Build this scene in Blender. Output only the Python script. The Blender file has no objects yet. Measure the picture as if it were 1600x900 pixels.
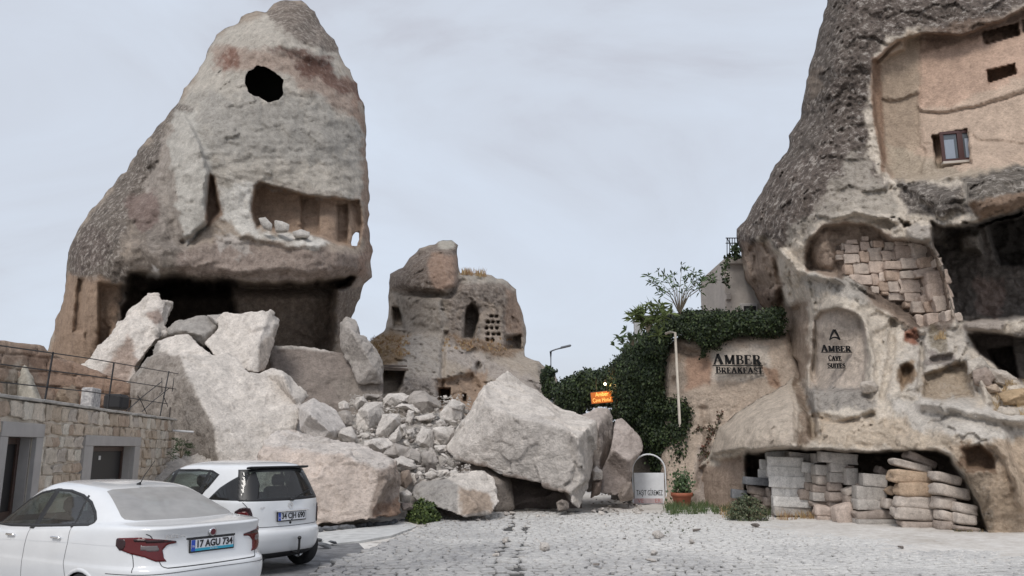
import bpy, bmesh, math, random
import numpy as np
from mathutils import Vector, Matrix
from mathutils.bvhtree import BVHTree
random.seed(7)
rng = np.random.default_rng(7)
S = bpy.context.scene
COL = S.collection
# ------------------------------------------------------------------ camera
FPX, HZ, EYE = 1256.0, 700.0, 1.86
PITCH = math.atan((HZ - 450) / FPX)
cd = bpy.data.cameras.new('camera'); cam = bpy.data.objects.new('camera', cd); COL.objects.link(cam)
cd.sensor_fit = 'HORIZONTAL'; cd.sensor_width = 36.0; cd.lens = 36.0 * FPX / 1600.0
cd.clip_start = 0.05; cd.clip_end = 5000
cam.location = (0, 0, EYE); cam.rotation_euler = (math.pi / 2 + PITCH, 0, 0)
S.camera = cam
# ------------------------------------------------------------------ light
SUN_EL, SUN_AZ = math.radians(50), math.radians(200)      # azimuth measured clockwise from +Y
w = bpy.data.worlds.new('World'); S.world = w; w.use_nodes = True
nt = w.node_tree; nt.nodes.clear()
def N(nt, t, **k):
    n = nt.nodes.new(t)
    for a, b in k.items():
        if a == 'inp':
            for i, v in b.items(): n.inputs[i].default_value = v
        else: setattr(n, a, b)
    return n
out = N(nt, 'ShaderNodeOutputWorld'); bg = N(nt, 'ShaderNodeBackground'); bg.inputs[1].default_value = 0.12
sky = N(nt, 'ShaderNodeTexSky', sky_type='NISHITA', sun_disc=False)
sky.sun_elevation = SUN_EL; sky.sun_rotation = SUN_AZ; sky.air_density = 1.0; sky.dust_density = 3.0
tc = N(nt, 'ShaderNodeTexCoord'); mp = N(nt, 'ShaderNodeMapping'); mp.inputs['Scale'].default_value = (1, 1, 2.2)
n1 = N(nt, 'ShaderNodeTexNoise', inp={'Scale': 1.7, 'Detail': 7.0, 'Roughness': 0.56, 'Distortion': 0.8})
cr = N(nt, 'ShaderNodeValToRGB')
cr.color_ramp.elements[0].position = 0.35; cr.color_ramp.elements[0].color = (3.75, 3.8, 4.2, 1)
cr.color_ramp.elements[1].position = 0.66; cr.color_ramp.elements[1].color = (4.8, 5.25, 5.95, 1)
e = cr.color_ramp.elements.new(0.5); e.color = (4.45, 4.75, 5.3, 1)
mx = N(nt, 'ShaderNodeMix', data_type='RGBA'); mx.inputs[0].default_value = 0.9
nt.links.new(tc.outputs['Generated'], mp.inputs[0]); nt.links.new(mp.outputs[0], n1.inputs['Vector'])
nt.links.new(n1.outputs[0], cr.inputs[0]); nt.links.new(sky.outputs[0], mx.inputs[6]); nt.links.new(cr.outputs[0], mx.inputs[7])
nt.links.new(mx.outputs[2], bg.inputs[0]); nt.links.new(bg.outputs[0], out.inputs[0])
sd_ = bpy.data.lights.new('sun', 'SUN'); sun = bpy.data.objects.new('sun', sd_); COL.objects.link(sun)
sd_.energy = 1.5; sd_.angle = math.radians(20); sd_.color = (1.0, 0.96, 0.91)
_d = Vector((math.sin(SUN_AZ) * math.cos(SUN_EL), math.cos(SUN_AZ) * math.cos(SUN_EL), math.sin(SUN_EL)))
sun.rotation_euler = _d.to_track_quat('Z', 'Y').to_euler()
S.view_settings.view_transform = 'Standard'; S.view_settings.look = 'None'
S.view_settings.exposure = 0.32; S.view_settings.gamma = 1.0
S.render.engine = 'CYCLES'
S.cycles.max_bounces = 6; S.cycles.transparent_max_bounces = 12
# ------------------------------------------------------------------ projection
CP, SP = math.cos(PITCH), math.sin(PITCH)
def at(px, py, Y):
    """world point seen at photo pixel (px,py) that lies Y metres ahead"""
    px = np.asarray(px, float); py = np.asarray(py, float); Y = np.asarray(Y, float)
    a = (px - 800) / FPX; b = (450 - py) / FPX
    dy = CP - b * SP; dz = SP + b * CP
    t = Y / dy
    return np.stack(np.broadcast_arrays(a * t, Y + 0 * a, EYE + dz * t), -1)
def at_z(px, py, z):
    b = (450 - py) / FPX
    return at(px, py, (z - EYE) * (CP - b * SP) / (SP + b * CP))
def pix(P):
    P = np.asarray(P, float); X = P[..., 0]; Y = P[..., 1]; Z = P[..., 2] - EYE
    d = Y * CP + Z * SP; u = -Y * SP + Z * CP
    return 800 + FPX * X / d, 450 - FPX * u / d
# ------------------------------------------------------------------ noise
def _h(i, j, k, s):
    with np.errstate(over='ignore'):
        n = (i.astype(np.uint32) * np.uint32(374761393) + j.astype(np.uint32) * np.uint32(668265263)
             + k.astype(np.uint32) * np.uint32(2147483647) + np.uint32(s * 974711 + 13))
        n = (n ^ (n >> np.uint32(13))) * np.uint32(1274126177)
        n = n ^ (n >> np.uint32(16)); n = n * np.uint32(2246822519); n = n ^ (n >> np.uint32(15))
    return n
def noise3(P, s=0):
    P = np.asarray(P, float); f = np.floor(P); r = P - f; I = f.astype(np.int64); u = r * r * r * (r * (r * 6 - 15) + 10)
    tot = 0
    for dx in (0, 1):
        for dy in (0, 1):
            for dz in (0, 1):
                h = _h(I[:, 0] + dx, I[:, 1] + dy, I[:, 2] + dz, s)
                gx = (h & 1023) / 511.5 - 1; gy = ((h >> np.uint32(10)) & 1023) / 511.5 - 1; gz = ((h >> np.uint32(20)) & 1023) / 511.5 - 1
                g = gx * (r[:, 0] - dx) + gy * (r[:, 1] - dy) + gz * (r[:, 2] - dz)
                wt = (u[:, 0] if dx else 1 - u[:, 0]) * (u[:, 1] if dy else 1 - u[:, 1]) * (u[:, 2] if dz else 1 - u[:, 2])
                tot = tot + g * wt
    return tot * 1.2
def fbm(P, f=1.0, o=4, s=0, g=0.5):
    P = np.asarray(P, float); a = 1.0; t = 0
    for i in range(o): t = t + a * noise3(P * f, s + i * 17); a *= g; f *= 2.03
    return t
def ridged(P, f=1.0, o=4, s=0, g=0.5):
    a = 1.0; t = 0
    for i in range(o): t = t + a * (1 - 2.2 * np.abs(noise3(P * f, s + i * 17))); a *= g; f *= 2.03
    return t
def cells(P, f, s=0):
    """flat-faced chips: planes of random tilt per voronoi cell"""
    Q = P * f; I0 = np.floor(Q).astype(np.int64); best = np.full(len(P), 9.0); val = np.zeros(len(P))
    for dx in (-1, 0, 1):
        for dy in (-1, 0, 1):
            for dz in (-1, 0, 1):
                I = I0 + np.array([dx, dy, dz]); h = _h(I[:, 0], I[:, 1], I[:, 2], s)
                c = np.stack([(h & 1023) / 1023., ((h >> np.uint32(10)) & 1023) / 1023., ((h >> np.uint32(20)) & 1023) / 1023.], 1)
                dlt = Q - I - c; d = (dlt ** 2).sum(1)
                h2 = _h(I[:, 1], I[:, 2], I[:, 0], s + 5)
                t = np.stack([(h2 & 1023) / 511.5 - 1, ((h2 >> np.uint32(10)) & 1023) / 511.5 - 1, ((h2 >> np.uint32(20)) & 1023) / 511.5 - 1], 1)
                v = (dlt * t).sum(1) + ((h2 & 255) / 255. - .5) * .6
                m = d < best; best[m] = d[m]; val[m] = v[m]
    return val
def sstep(x): x = np.clip(x, 0, 1); return x * x * (3 - 2 * x)
# ------------------------------------------------------------------ polygons
def sdist(poly, x, y):
    """signed distance (inside > 0) and the closest boundary point"""
    x = np.asarray(x, float); y = np.asarray(y, float)
    loops = poly if isinstance(poly[0][0], (list, tuple, np.ndarray)) else [poly]
    d = np.full(x.shape, 1e18); cx = x.copy(); cy = y.copy(); ins = np.zeros(x.shape, bool)
    for L in loops:
        L = np.asarray(L, float)
        for a, b in zip(L, np.roll(L, -1, 0)):
            e = b - a; l2 = e @ e + 1e-12
            t = np.clip(((x - a[0]) * e[0] + (y - a[1]) * e[1]) / l2, 0, 1)
            qx = a[0] + t * e[0]; qy = a[1] + t * e[1]; dd = (x - qx) ** 2 + (y - qy) ** 2
            m = dd < d; d[m] = dd[m]; cx[m] = qx[m]; cy[m] = qy[m]
            if a[1] != b[1]:
                c = (a[1] > y) != (b[1] > y)
                ins ^= c & (x < (b[0] - a[0]) * (y - a[1]) / (b[1] - a[1]) + a[0])
    d = np.sqrt(d)
    return np.where(ins, d, -d), cx, cy
def fdist(poly, x, y, reach):
    """signed distance evaluated only near the polygon's box"""
    P = np.asarray(poly, float)
    m = (x > P[:, 0].min() - reach) & (x < P[:, 0].max() + reach) & (y > P[:, 1].min() - reach) & (y < P[:, 1].max() + reach)
    r = np.full(x.shape, -1e6)
    if m.any(): r[m] = sdist(poly, x[m], y[m])[0]
    return r
def rough(L, amp, seg=6, f=0.05, s=0):
    o = []
    L = np.asarray(L, float)
    for a, b in zip(L, np.roll(L, -1, 0)):
        n = max(1, int(np.hypot(*(b - a)) / seg)); nrm = np.array([b[1] - a[1], a[0] - b[0]]); nrm /= np.hypot(*nrm) + 1e-9
        for i in range(n):
            p = a + (b - a) * i / n
            k = fbm(np.array([[p[0] * f, p[1] * f, s]]), 1, 4, s)[0]
            o.append(tuple(p + nrm * amp * k))
    return o
def tps(pts, x, y):
    P = np.array(pts, float); n = len(P); sc = 300.
    def K(r2): return np.where(r2 > 0, 0.5 * r2 * np.log(r2 + 1e-12), 0)
    A = P[:, :2] / sc; r2 = ((A[:, None] - A[None]) ** 2).sum(-1)
    M = np.zeros((n + 3, n + 3)); M[:n, :n] = K(r2) + 1e-4 * np.eye(n); M[:n, n] = 1; M[:n, n + 1:] = A; M[n, :n] = 1; M[n + 1:, :n] = A.T
    c = np.linalg.solve(M, np.r_[P[:, 2], 0, 0, 0])
    o = c[n] + c[n + 1] * x / sc + c[n + 2] * y / sc
    for i in range(n): o = o + c[i] * K((x / sc - A[i, 0]) ** 2 + (y / sc - A[i, 1]) ** 2)
    return o
# ------------------------------------------------------------------ objects
def tag(o, label=None, cat=None, group=None, kind=None):
    if label: o['label'] = label
    if cat: o['category'] = cat
    if group: o['group'] = group
    if kind: o['kind'] = kind
    return o
def mesh(name, verts, faces, mat=None, parent=None, smooth=True, col=None, mott=None, link=True):
    me = bpy.data.meshes.new(name)
    if isinstance(faces, np.ndarray) and faces.ndim == 2:
        V = np.asarray(verts, np.float32); n, k = faces.shape
        me.vertices.add(len(V)); me.vertices.foreach_set('co', V.ravel())
        me.loops.add(n * k); me.loops.foreach_set('vertex_index', faces.ravel().astype(np.int32))
        me.polygons.add(n); me.polygons.foreach_set('loop_start', (np.arange(n) * k).astype(np.int32))
        me.update(calc_edges=True); me.validate()
    else:
        me.from_pydata([tuple(v) for v in verts], [], [tuple(f) for f in faces]); me.update()
    if smooth: me.polygons.foreach_set('use_smooth', np.ones(len(me.polygons), bool))
    if mat: me.materials.append(mat)
    if col is not None: setcol(me, col, mott)
    if not link: return me
    o = bpy.data.objects.new(name, me); COL.objects.link(o)
    if parent: o.parent = parent
    return o
def setcol(me, col, mott=None):
    n = len(me.vertices)
    c = np.ones((n, 4), np.float32); c[:, :3] = col
    a = me.attributes.new('col', 'FLOAT_COLOR', 'POINT'); a.data.foreach_set('color', c.ravel())
    a = me.attributes.new('mott', 'FLOAT', 'POINT'); a.data.foreach_set('value', (np.zeros(n) + (0 if mott is None else mott)).astype(np.float32))
def inst(name, me, loc=(0, 0, 0), rot=(0, 0, 0), scl=(1, 1, 1), parent=None):
    o = bpy.data.objects.new(name, me); COL.objects.link(o)
    o.location = loc; o.rotation_euler = rot; o.scale = scl
    if parent: o.parent = parent
    return o
def empty(name, loc=(0, 0, 0), rotz=0.0, parent=None):
    o = bpy.data.objects.new(name, None); COL.objects.link(o); o.location = loc; o.rotation_euler = (0, 0, rotz)
    o.empty_display_size = 0.2
    if parent: o.parent = parent
    return o
class MB:
    """collects shapes into one mesh"""
    def __init__(s): s.v = []; s.f = []
    def add(s, V, F):
        n = len(s.v); s.v += [tuple(p) for p in V]; s.f += [tuple(i + n for i in f) for f in F]; return s
    def box(s, c, d, R=None, bev=0.0):
        x, y, z = [k / 2 for k in d]; b = min(bev, x * .9, y * .9, z * .9)
        if b <= 0:
            V = [(i * x, j * y, k * z) for k in (-1, 1) for j in (-1, 1) for i in (-1, 1)]
            F = [(0, 2, 3, 1), (4, 5, 7, 6), (0, 1, 5, 4), (2, 6, 7, 3), (0, 4, 6, 2), (1, 3, 7, 5)]
        else:
            bm = bmesh.new(); bmesh.ops.create_cube(bm, size=1.0)
            for v in bm.verts: v.co = (v.co.x * 2 * x, v.co.y * 2 * y, v.co.z * 2 * z)
            bmesh.ops.bevel(bm, geom=bm.edges[:], offset=b, segments=1, affect='EDGES')
            bm.verts.index_update(); V = [tuple(v.co) for v in bm.verts]; F = [[v.index for v in f.verts] for f in bm.faces]; bm.free()
        V = [Vector(v) for v in V]
        if R is not None: V = [R @ v for v in V]
        c = Vector(c); return s.add([v + c for v in V], F)
    def tube(s, pts, r, n=8, cap=True):
        pts = [Vector(p) for p in pts]; rs = r if isinstance(r, (list, tuple)) else [r] * len(pts)
        V = []; F = []
        for i, p in enumerate(pts):
            t = (pts[min(i + 1, len(pts) - 1)] - pts[max(i - 1, 0)]).normalized()
            u = t.cross(Vector((0, 0, 1)));
            if u.length < 1e-3: u = t.cross(Vector((0, 1, 0)))
            u.normalize(); w_ = t.cross(u)
            for k in range(n):
                a = 2 * math.pi * k / n; V.append(p + (u * math.cos(a) + w_ * math.sin(a)) * rs[i])
        for i in range(len(pts) - 1):
            for k in range(n): F.append((i * n + k, i * n + (k + 1) % n, (i + 1) * n + (k + 1) % n, (i + 1) * n + k))
        if cap: F.append(tuple(range(n))); F.append(tuple(range(len(pts) * n - 1, (len(pts) - 1) * n - 1, -1)))
        return s.add(V, F)
    def lathe(s, prof, n=20, R=None, c=(0, 0, 0)):
        V = []; F = []
        for r, z in prof:
            for k in range(n):
                a = 2 * math.pi * k / n; V.append(Vector((r * math.cos(a), r * math.sin(a), z)))
        for i in range(len(prof) - 1):
            for k in range(n): F.append((i * n + k, i * n + (k + 1) % n, (i + 1) * n + (k + 1) % n, (i + 1) * n + k))
        if R is not None: V = [R @ v for v in V]
        return s.add([v + Vector(c) for v in V], F)
    def build(s, name, mat, parent=None, smooth=False): return mesh(name, s.v, s.f, mat, parent, smooth)
# ------------------------------------------------------------------ materials
MATS = {}
def pmat(name, col, rough=0.7, metal=0.0, noise=0.0, nscale=6.0, bump=0.0, bscale=20.0, emis=None, estr=1.0, col2=None, coat=0.0):
    if name in MATS: return MATS[name]
    m = bpy.data.materials.new(name); m.use_nodes = True; nt = m.node_tree; b = nt.nodes['Principled BSDF']
    b.inputs['Base Color'].default_value = (*col, 1); b.inputs['Roughness'].default_value = rough; b.inputs['Metallic'].default_value = metal
    if coat: b.inputs['Coat Weight'].default_value = coat; b.inputs['Coat Roughness'].default_value = .05
    if noise or col2:
        g = N(nt, 'ShaderNodeNewGeometry'); n = N(nt, 'ShaderNodeTexNoise', inp={'Scale': nscale, 'Detail': 6.0, 'Roughness': .6})
        r = N(nt, 'ShaderNodeValToRGB'); r.color_ramp.elements[0].position = .33; r.color_ramp.elements[1].position = .67
        c2 = col2 or tuple(min(1, c * (1 + noise)) for c in col); c1 = col if col2 else tuple(c * (1 - noise) for c in col)
        r.color_ramp.elements[0].color = (*c1, 1); r.color_ramp.elements[1].color = (*c2, 1)
        nt.links.new(g.outputs['Position'], n.inputs['Vector']); nt.links.new(n.outputs[0], r.inputs[0]); nt.links.new(r.outputs[0], b.inputs['Base Color'])
    if bump:
        g = N(nt, 'ShaderNodeNewGeometry'); n = N(nt, 'ShaderNodeTexNoise', inp={'Scale': bscale, 'Detail': 5.0, 'Roughness': .65})
        bu = N(nt, 'ShaderNodeBump', inp={'Strength': 1.0, 'Distance': bump})
        nt.links.new(g.outputs['Position'], n.inputs['Vector']); nt.links.new(n.outputs[0], bu.inputs['Height']); nt.links.new(bu.outputs[0], b.inputs['Normal'])
    if emis: b.inputs['Emission Color'].default_value = (*emis, 1); b.inputs['Emission Strength'].default_value = estr
    MATS[name] = m; return m
def rockmat(name='tuff_rock', sc=1.0, bump=1.0, speck=(0.42, 0.38, 0.34)):
    m = bpy.data.materials.new(name); m.use_nodes = True; nt = m.node_tree; b = nt.nodes['Principled BSDF']
    b.inputs['Roughness'].default_value = 0.95; b.inputs['Specular IOR Level'].default_value = 0.15
    L = nt.links.new; g = N(nt, 'ShaderNodeNewGeometry'); P = g.outputs['Position']
    ac = N(nt, 'ShaderNodeAttribute', attribute_name='col'); am = N(nt, 'ShaderNodeAttribute', attribute_name='mott')
    na = N(nt, 'ShaderNodeTexNoise', inp={'Scale': 0.9 * sc, 'Detail': 11.0, 'Roughness': .66, 'Distortion': .3})
    nb = N(nt, 'ShaderNodeTexNoise', inp={'Scale': 15.0 * sc, 'Detail': 4.0, 'Roughness': .7})
    nc = N(nt, 'ShaderNodeTexNoise', inp={'Scale': 4.2 * sc, 'Detail': 7.0, 'Roughness': .75})
    for n in (na, nb, nc): L(P, n.inputs['Vector'])
    def mr(s, a, b_, c, d):
        k = N(nt, 'ShaderNodeMapRange', inp={1: a, 2: b_, 3: c, 4: d}); L(s, k.inputs[0]); return k.outputs[0]
    def mul(x, y, op='MULTIPLY'):
        k = N(nt, 'ShaderNodeMath', operation=op)
        for i, q in enumerate((x, y)):
            if isinstance(q, (int, float)): k.inputs[i].default_value = q
            else: L(q, k.inputs[i])
        return k.outputs[0]
    v = mul(mul(mr(na.outputs[0], .3, .7, .87, 1.12), mr(nc.outputs[0], .32, .68, .80, 1.16)), mr(nb.outputs[0], .3, .7, .80, 1.16))
    ms = N(nt, 'ShaderNodeMapping'); ms.inputs['Scale'].default_value = (2.6, 2.6, .45); L(P, ms.inputs[0]); nd = N(nt, 'ShaderNodeTexNoise', inp={'Scale': 1.0 * sc, 'Detail': 7.0, 'Roughness': .62}); L(ms.outputs[0], nd.inputs['Vector'])
    vo = N(nt, 'ShaderNodeTexVoronoi', inp={'Scale': 5.0 * sc}); L(P, vo.inputs['Vector'])
    v = mul(v, mul(mr(nd.outputs[0], .34, .66, .87, 1.10), mr(vo.outputs[0], .04, .15, .74, 1.0)))
    vm = N(nt, 'ShaderNodeVectorMath', operation='SCALE'); L(ac.outputs['Color'], vm.inputs[0]); L(v, vm.inputs[3])
    # lichen: pale flecks and dark patches, weighted by the mott attribute
    m1 = N(nt, 'ShaderNodeMix', data_type='RGBA'); m1.inputs[7].default_value = (*speck, 1); L(vm.outputs[0], m1.inputs[6])
    L(mul(mr(nc.outputs[0], .53, .60, 0, .9), am.outputs['Fac']), m1.inputs[0])
    m2 = N(nt, 'ShaderNodeMix', data_type='RGBA'); m2.inputs[7].default_value = (.035, .03, .028, 1); L(m1.outputs[2], m2.inputs[6])
    L(mul(mr(nc.outputs[0], .47, .36, 0, .75), am.outputs['Fac']), m2.inputs[0])
    L(m2.outputs[2], b.inputs['Base Color'])
    mb_ = mul(mul(na.outputs[0], .5), mul(mul(nc.outputs[0], 1.0), mul(nb.outputs[0], .55), 'ADD'), 'ADD')
    bu = N(nt, 'ShaderNodeBump', inp={'Strength': 0.85, 'Distance': 0.125 * bump}); L(mb_, bu.inputs['Height']); L(bu.outputs[0], b.inputs['Normal'])
    MATS[name] = m; return m
ROCK = rockmat(); 
FRESH = (0.72, 0.66, 0.60); TAN = (0.36, 0.30, 0.245); CRUST = (0.165, 0.14, 0.12); PINK = (0.44, 0.315, 0.235); GREYR = (0.33, 0.31, 0.285)
# ------------------------------------------------------------------ relief: a solid whose visible side is a depth field
class Field:
    def __init__(s, px, py, Y):
        s.px, s.py, s.Y = px, py, Y; P = np.stack([px * .03, py * .03, 0 * px], 1)
        s.wx = fbm(P, 1, 4, 3); s.wy = fbm(P, 1, 4, 9); s.warp = 3.0
        s.P = P
    def w(s, poly, soft, warp=None):
        k = s.warp if warp is None else warp
        return sstep(fdist(poly, s.px + s.wx * k, s.py + s.wy * k, soft + k + 2) / soft + .0)
    def push(s, poly, d, soft=6, warp=None): s.Y = s.Y + d * s.w(poly, soft, warp); return s
    def tilt(s, poly, ax, ay, x0, y0, soft=6): s.Y = s.Y + s.w(poly, soft) * (ax * (s.px - x0) + ay * (s.py - y0)); return s
    def line(s, pts, width, d, warp=None):
        k = s.warp if warp is None else warp; x = s.px + s.wx * k; y = s.py + s.wy * k; m = np.full(x.shape, 1e9)
        for a, b in zip(pts[:-1], pts[1:]):
            a = np.array(a, float); b = np.array(b, float); e = b - a; t = np.clip(((x - a[0]) * e[0] + (y - a[1]) * e[1]) / (e @ e), 0, 1)
            m = np.minimum(m, np.hypot(x - a[0] - t * e[0], y - a[1] - t * e[1]))
        s.Y = s.Y + d * sstep(1 - m / width); return s
def paint(px, py, base, zones, wob=1.0, P=None):
    Pn = np.stack([px * .035, py * .035, 0 * px], 1); a = fbm(Pn, 1, 5, 31, .62); b = fbm(Pn, 1, 5, 57, .62)
    c = np.zeros((len(px), 3)) + base; mo = np.zeros(len(px))
    for z in zones:
        poly, col, soft = z[:3]; mt = z[3] if len(z) > 3 else 0.0; st = z[4] if len(z) > 4 else 1.0; wb = (z[5] if len(z) > 5 else 12.0) * wob
        wt = st * sstep(.5 + fdist(poly, px + a * wb, py + b * wb, soft + wb + 2) / soft)
        c = c * (1 - wt[:, None]) + np.array(col) * wt[:, None]; mo = mo * (1 - wt) + mt * wt
    return c, mo
def relief(name, outline, depth, colr, step=3.0, R=2.0, D=80, T=6.0, DT=150, amp=.25, nf=.5, chips=0.0, parent=None, mat=None, seed=0, ra=5.0, holes=(), mask=None):
    L0 = rough(outline, ra, 7, .05, seed); loops = [L0] + [rough(h, ra * .5, 4, .12, seed + 3) for h in holes]
    A = np.array(L0); x0, y0 = A.min(0) - step; x1, y1 = A.max(0) + step
    gx = np.arange(x0, x1 + step, step); gy = np.arange(y0, y1 + step, step); X, Y_ = np.meshgrid(gx, gy); sh = X.shape; x = X.ravel(); y = Y_.ravel()
    sd, cx, cy = sdist(loops, x, y)
    ins = (sd > 0).reshape(sh)
    keep = ins[:-1, :-1] | ins[1:, :-1] | ins[:-1, 1:] | ins[1:, 1:]
    idx = np.arange(len(x)).reshape(sh)
    q = np.stack([idx[:-1, :-1], idx[1:, :-1], idx[1:, 1:], idx[:-1, 1:]], -1)[keep]
    used = np.zeros(len(x), bool); used[q] = True
    outv = used & (sd <= 0); x[outv] = cx[outv]; y[outv] = cy[outv]; sd = np.maximum(sd, 0)
    x = x[used]; y = y[used]; sd = sd[used]; rim = outv[used]; mp_ = np.full(len(used), -1); mp_[used] = np.arange(used.sum()); q = mp_[q]
    so = np.maximum(sdist(outline, x, y)[0], 0) if holes else sd
    def prof(d, DD): t = np.clip(d / DD, 0, 1); return np.sqrt(1 - (1 - t) ** 2)
    fld = depth(x, y); Yf = fld.Y + R * (1 - prof(so, D))
    base0 = at(x, y, Yf)
    fade = 1 - 0 * sd if mask is None else mask(x, y)
    if amp: Yf = Yf + amp * fbm(base0, nf, 7, seed, .6) * fade
    if chips: B1 = base0 + fbm(base0, .9, 4, 5)[:, None] * .35; Yf = Yf + fade * chips * (cells(B1 * np.array([1, 1, 1.5]), .8, seed) + .5 * cells(B1 * np.array([1, 1, 1.8]), 2.3, seed + 1) + .22 * cells(B1, 6.0, seed + 2))
    Pf = at(x, y, Yf)
    Yb = Yf.copy(); inn = ~rim; so_i = np.maximum(so[inn], 1e-3)
    Yb_all = tps_mean(x, y, fld, R) + T * prof(so, DT)
    sdi = sd[inn]
    wgt = sstep(sdi / 10.0)
    Yb = np.maximum(Yb_all[inn], Yf[inn] + 0.4) * wgt + (Yf[inn] + .05) * (1 - wgt)
    Pb = at(x[inn], y[inn], Yb)
    bi = np.arange(len(x)); bi[inn] = len(x) + np.arange(inn.sum())
    V = np.concatenate([Pf, Pb]); F = np.concatenate([q, bi[q][:, ::-1]])
    c, mo = colr(x, y)
    c = np.concatenate([c, c[inn]]); mo = np.concatenate([mo, mo[inn]])
    return mesh(name, V, F, mat or ROCK, parent, True, c, mo)
def tps_mean(x, y, fld, R): return fld.Y0 + R
def field(pts):
    def f(x, y):
        F = Field(x, y, tps(pts, x, y)); F.Y0 = F.Y.copy(); return F
    return f
# ------------------------------------------------------------------ rocks: faceted front, closed behind, remeshed and worn
DG = None
def remesh(V, F, vox, name='rock'):
    me = bpy.data.meshes.new(name); me.from_pydata([tuple(v) for v in V], [], F); me.update()
    bm = bmesh.new(); bm.from_mesh(me); bmesh.ops.recalc_face_normals(bm, faces=bm.faces[:]); bm.to_mesh(me); bm.free()
    o = bpy.data.objects.new('tmp', me); COL.objects.link(o)
    md = o.modifiers.new('r', 'REMESH'); md.mode = 'VOXEL'; md.voxel_size = vox; md.adaptivity = 0
    dg = bpy.context.evaluated_depsgraph_get(); dg.update()
    r = bpy.data.meshes.new_from_object(o.evaluated_get(dg)); bpy.data.objects.remove(o); bpy.data.meshes.remove(me)
    r.name = name; return r
def getv(me): a = np.empty(len(me.vertices) * 3, np.float32); me.vertices.foreach_get('co', a); return a.reshape(-1, 3).astype(float)
def getn(me): a = np.empty(len(me.vertices) * 3, np.float32); me.vertex_normals.foreach_get('vector', a); return a.reshape(-1, 3).astype(float)
def smoothv(me, V, it=1):
    e = np.empty(len(me.edges) * 2, np.int32); me.edges.foreach_get('vertices', e); e = e.reshape(-1, 2); n = np.bincount(e.ravel(), minlength=len(V)).astype(float)[:, None]
    for _ in range(it):
        s = np.zeros_like(V)
        for k in range(3): s[:, k] = np.bincount(e[:, 0], V[e[:, 1], k], len(V)) + np.bincount(e[:, 1], V[e[:, 0], k], len(V))
        V = V * .4 + .6 * s / np.maximum(n, 1)
    return V
def wear(me, amp, nf, chips, cf, seed, it=2, colr=None, mat=None):
    V = smoothv(me, getv(me), it); me.vertices.foreach_set('co', V.astype(np.float32).ravel()); me.update()
    Nn = getn(me); d = amp * .6 * fbm(V, nf, 5, seed, .5)
    if chips: B1 = V + fbm(V, 1.5, 4, 3)[:, None] * .12; d = d + chips * (cells(B1, cf * .8, seed) + .34 * cells(B1 * np.array([1, 1, 1.6]), cf * 2.4, seed + 1) + .13 * cells(B1, cf * 5.5, seed + 2))
    V2 = V + Nn * d[:, None]; me.vertices.foreach_set('co', V2.astype(np.float32).ravel()); me.update()
    me.polygons.foreach_set('use_smooth', np.ones(len(me.polygons), bool))
    px, py = pix(V2)
    c, mo = colr(px, py) if callable(colr) else (np.zeros((len(V2), 3)) + (colr if colr is not None else FRESH), 0)
    setcol(me, c, mo); me.materials.clear(); me.materials.append(mat or ROCK); return me
def rock(name, label, V, F=None, T=1.5, vox=.05, amp=.05, nf=1.2, chips=.03, cf=2.0, col=FRESH, zones=(), cat='boulder', group=None, seed=None, back=.75, mat=None, it=1, parent=None):
    """V: corners as (photo x, photo y, metres ahead) given where the corner stands; F: visible facets"""
    seed = len(label) * 7 + int(V[0][0]) if seed is None else seed
    n = len(V)
    if F is None:      # plain ring: add a blunt summit
        c = np.mean(V, 0); rq = random.Random(seed); i0 = rq.randrange(n); i1 = (i0 + n // 2) % n; zf = min(v[2] for v in V)
        sm = [tuple(c[:2] + (np.array(V[i][:2]) - c[:2]) * rq.uniform(.35, .6)) + (zf - rq.uniform(.12, .30) * T,) for i in (i0, i1)]
        own = [0 if np.hypot(*(np.array(V[i][:2]) - sm[0][:2])) < np.hypot(*(np.array(V[i][:2]) - sm[1][:2])) else 1 for i in range(n)]
        V = list(V) + sm; F = []
        for i in range(n):
            j = (i + 1) % n; F.append((i, j, n + own[i]))
            if own[i] != own[j]: F.append((j, n + own[j], n + own[i]))
    def area(f): return sum(V[f[i]][0] * V[f[(i + 1) % len(f)]][1] - V[f[(i + 1) % len(f)]][0] * V[f[i]][1] for i in range(len(f)))
    F = [list(f) if area(f) > 0 else list(f)[::-1] for f in F]
    W = [at(*v) for v in V]
    ed = {}
    for f in F:
        for a, b in zip(f, list(f[1:]) + [f[0]]): ed[(a, b)] = 1
    bd = {a: b for (a, b) in ed if (b, a) not in ed}
    st = next(iter(bd)); loop = [st]
    while bd[loop[-1]] != st and len(loop) <= len(bd): loop.append(bd[loop[-1]])
    cw = np.mean([W[i] for i in loop], 0); m = len(W); dr = cw - np.array([0, 0, EYE]); dr[2] = 0; dr /= np.linalg.norm(dr)
    for i in loop:
        p = W[i]; W.append(cw + (p - cw) * back + dr * (T + (p - cw) @ dr * 0))
    W.append(cw + dr * T * 1.25); faces = [tuple(f) for f in F]
    for k, i in enumerate(loop):
        j = (k + 1) % len(loop); faces.append((loop[j], i, m + k, m + j)); faces.append((m + j, m + k, len(W) - 1))
    me = remesh(W, faces, vox, name)
    wear(me, amp, nf, chips, cf, seed, it, (lambda x, y: paint(x, y, col, zones, .6)), mat)
    o = bpy.data.objects.new(name, me); COL.objects.link(o)
    if parent: o.parent = parent
    else: tag(o, label, cat, group)
    return o
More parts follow.
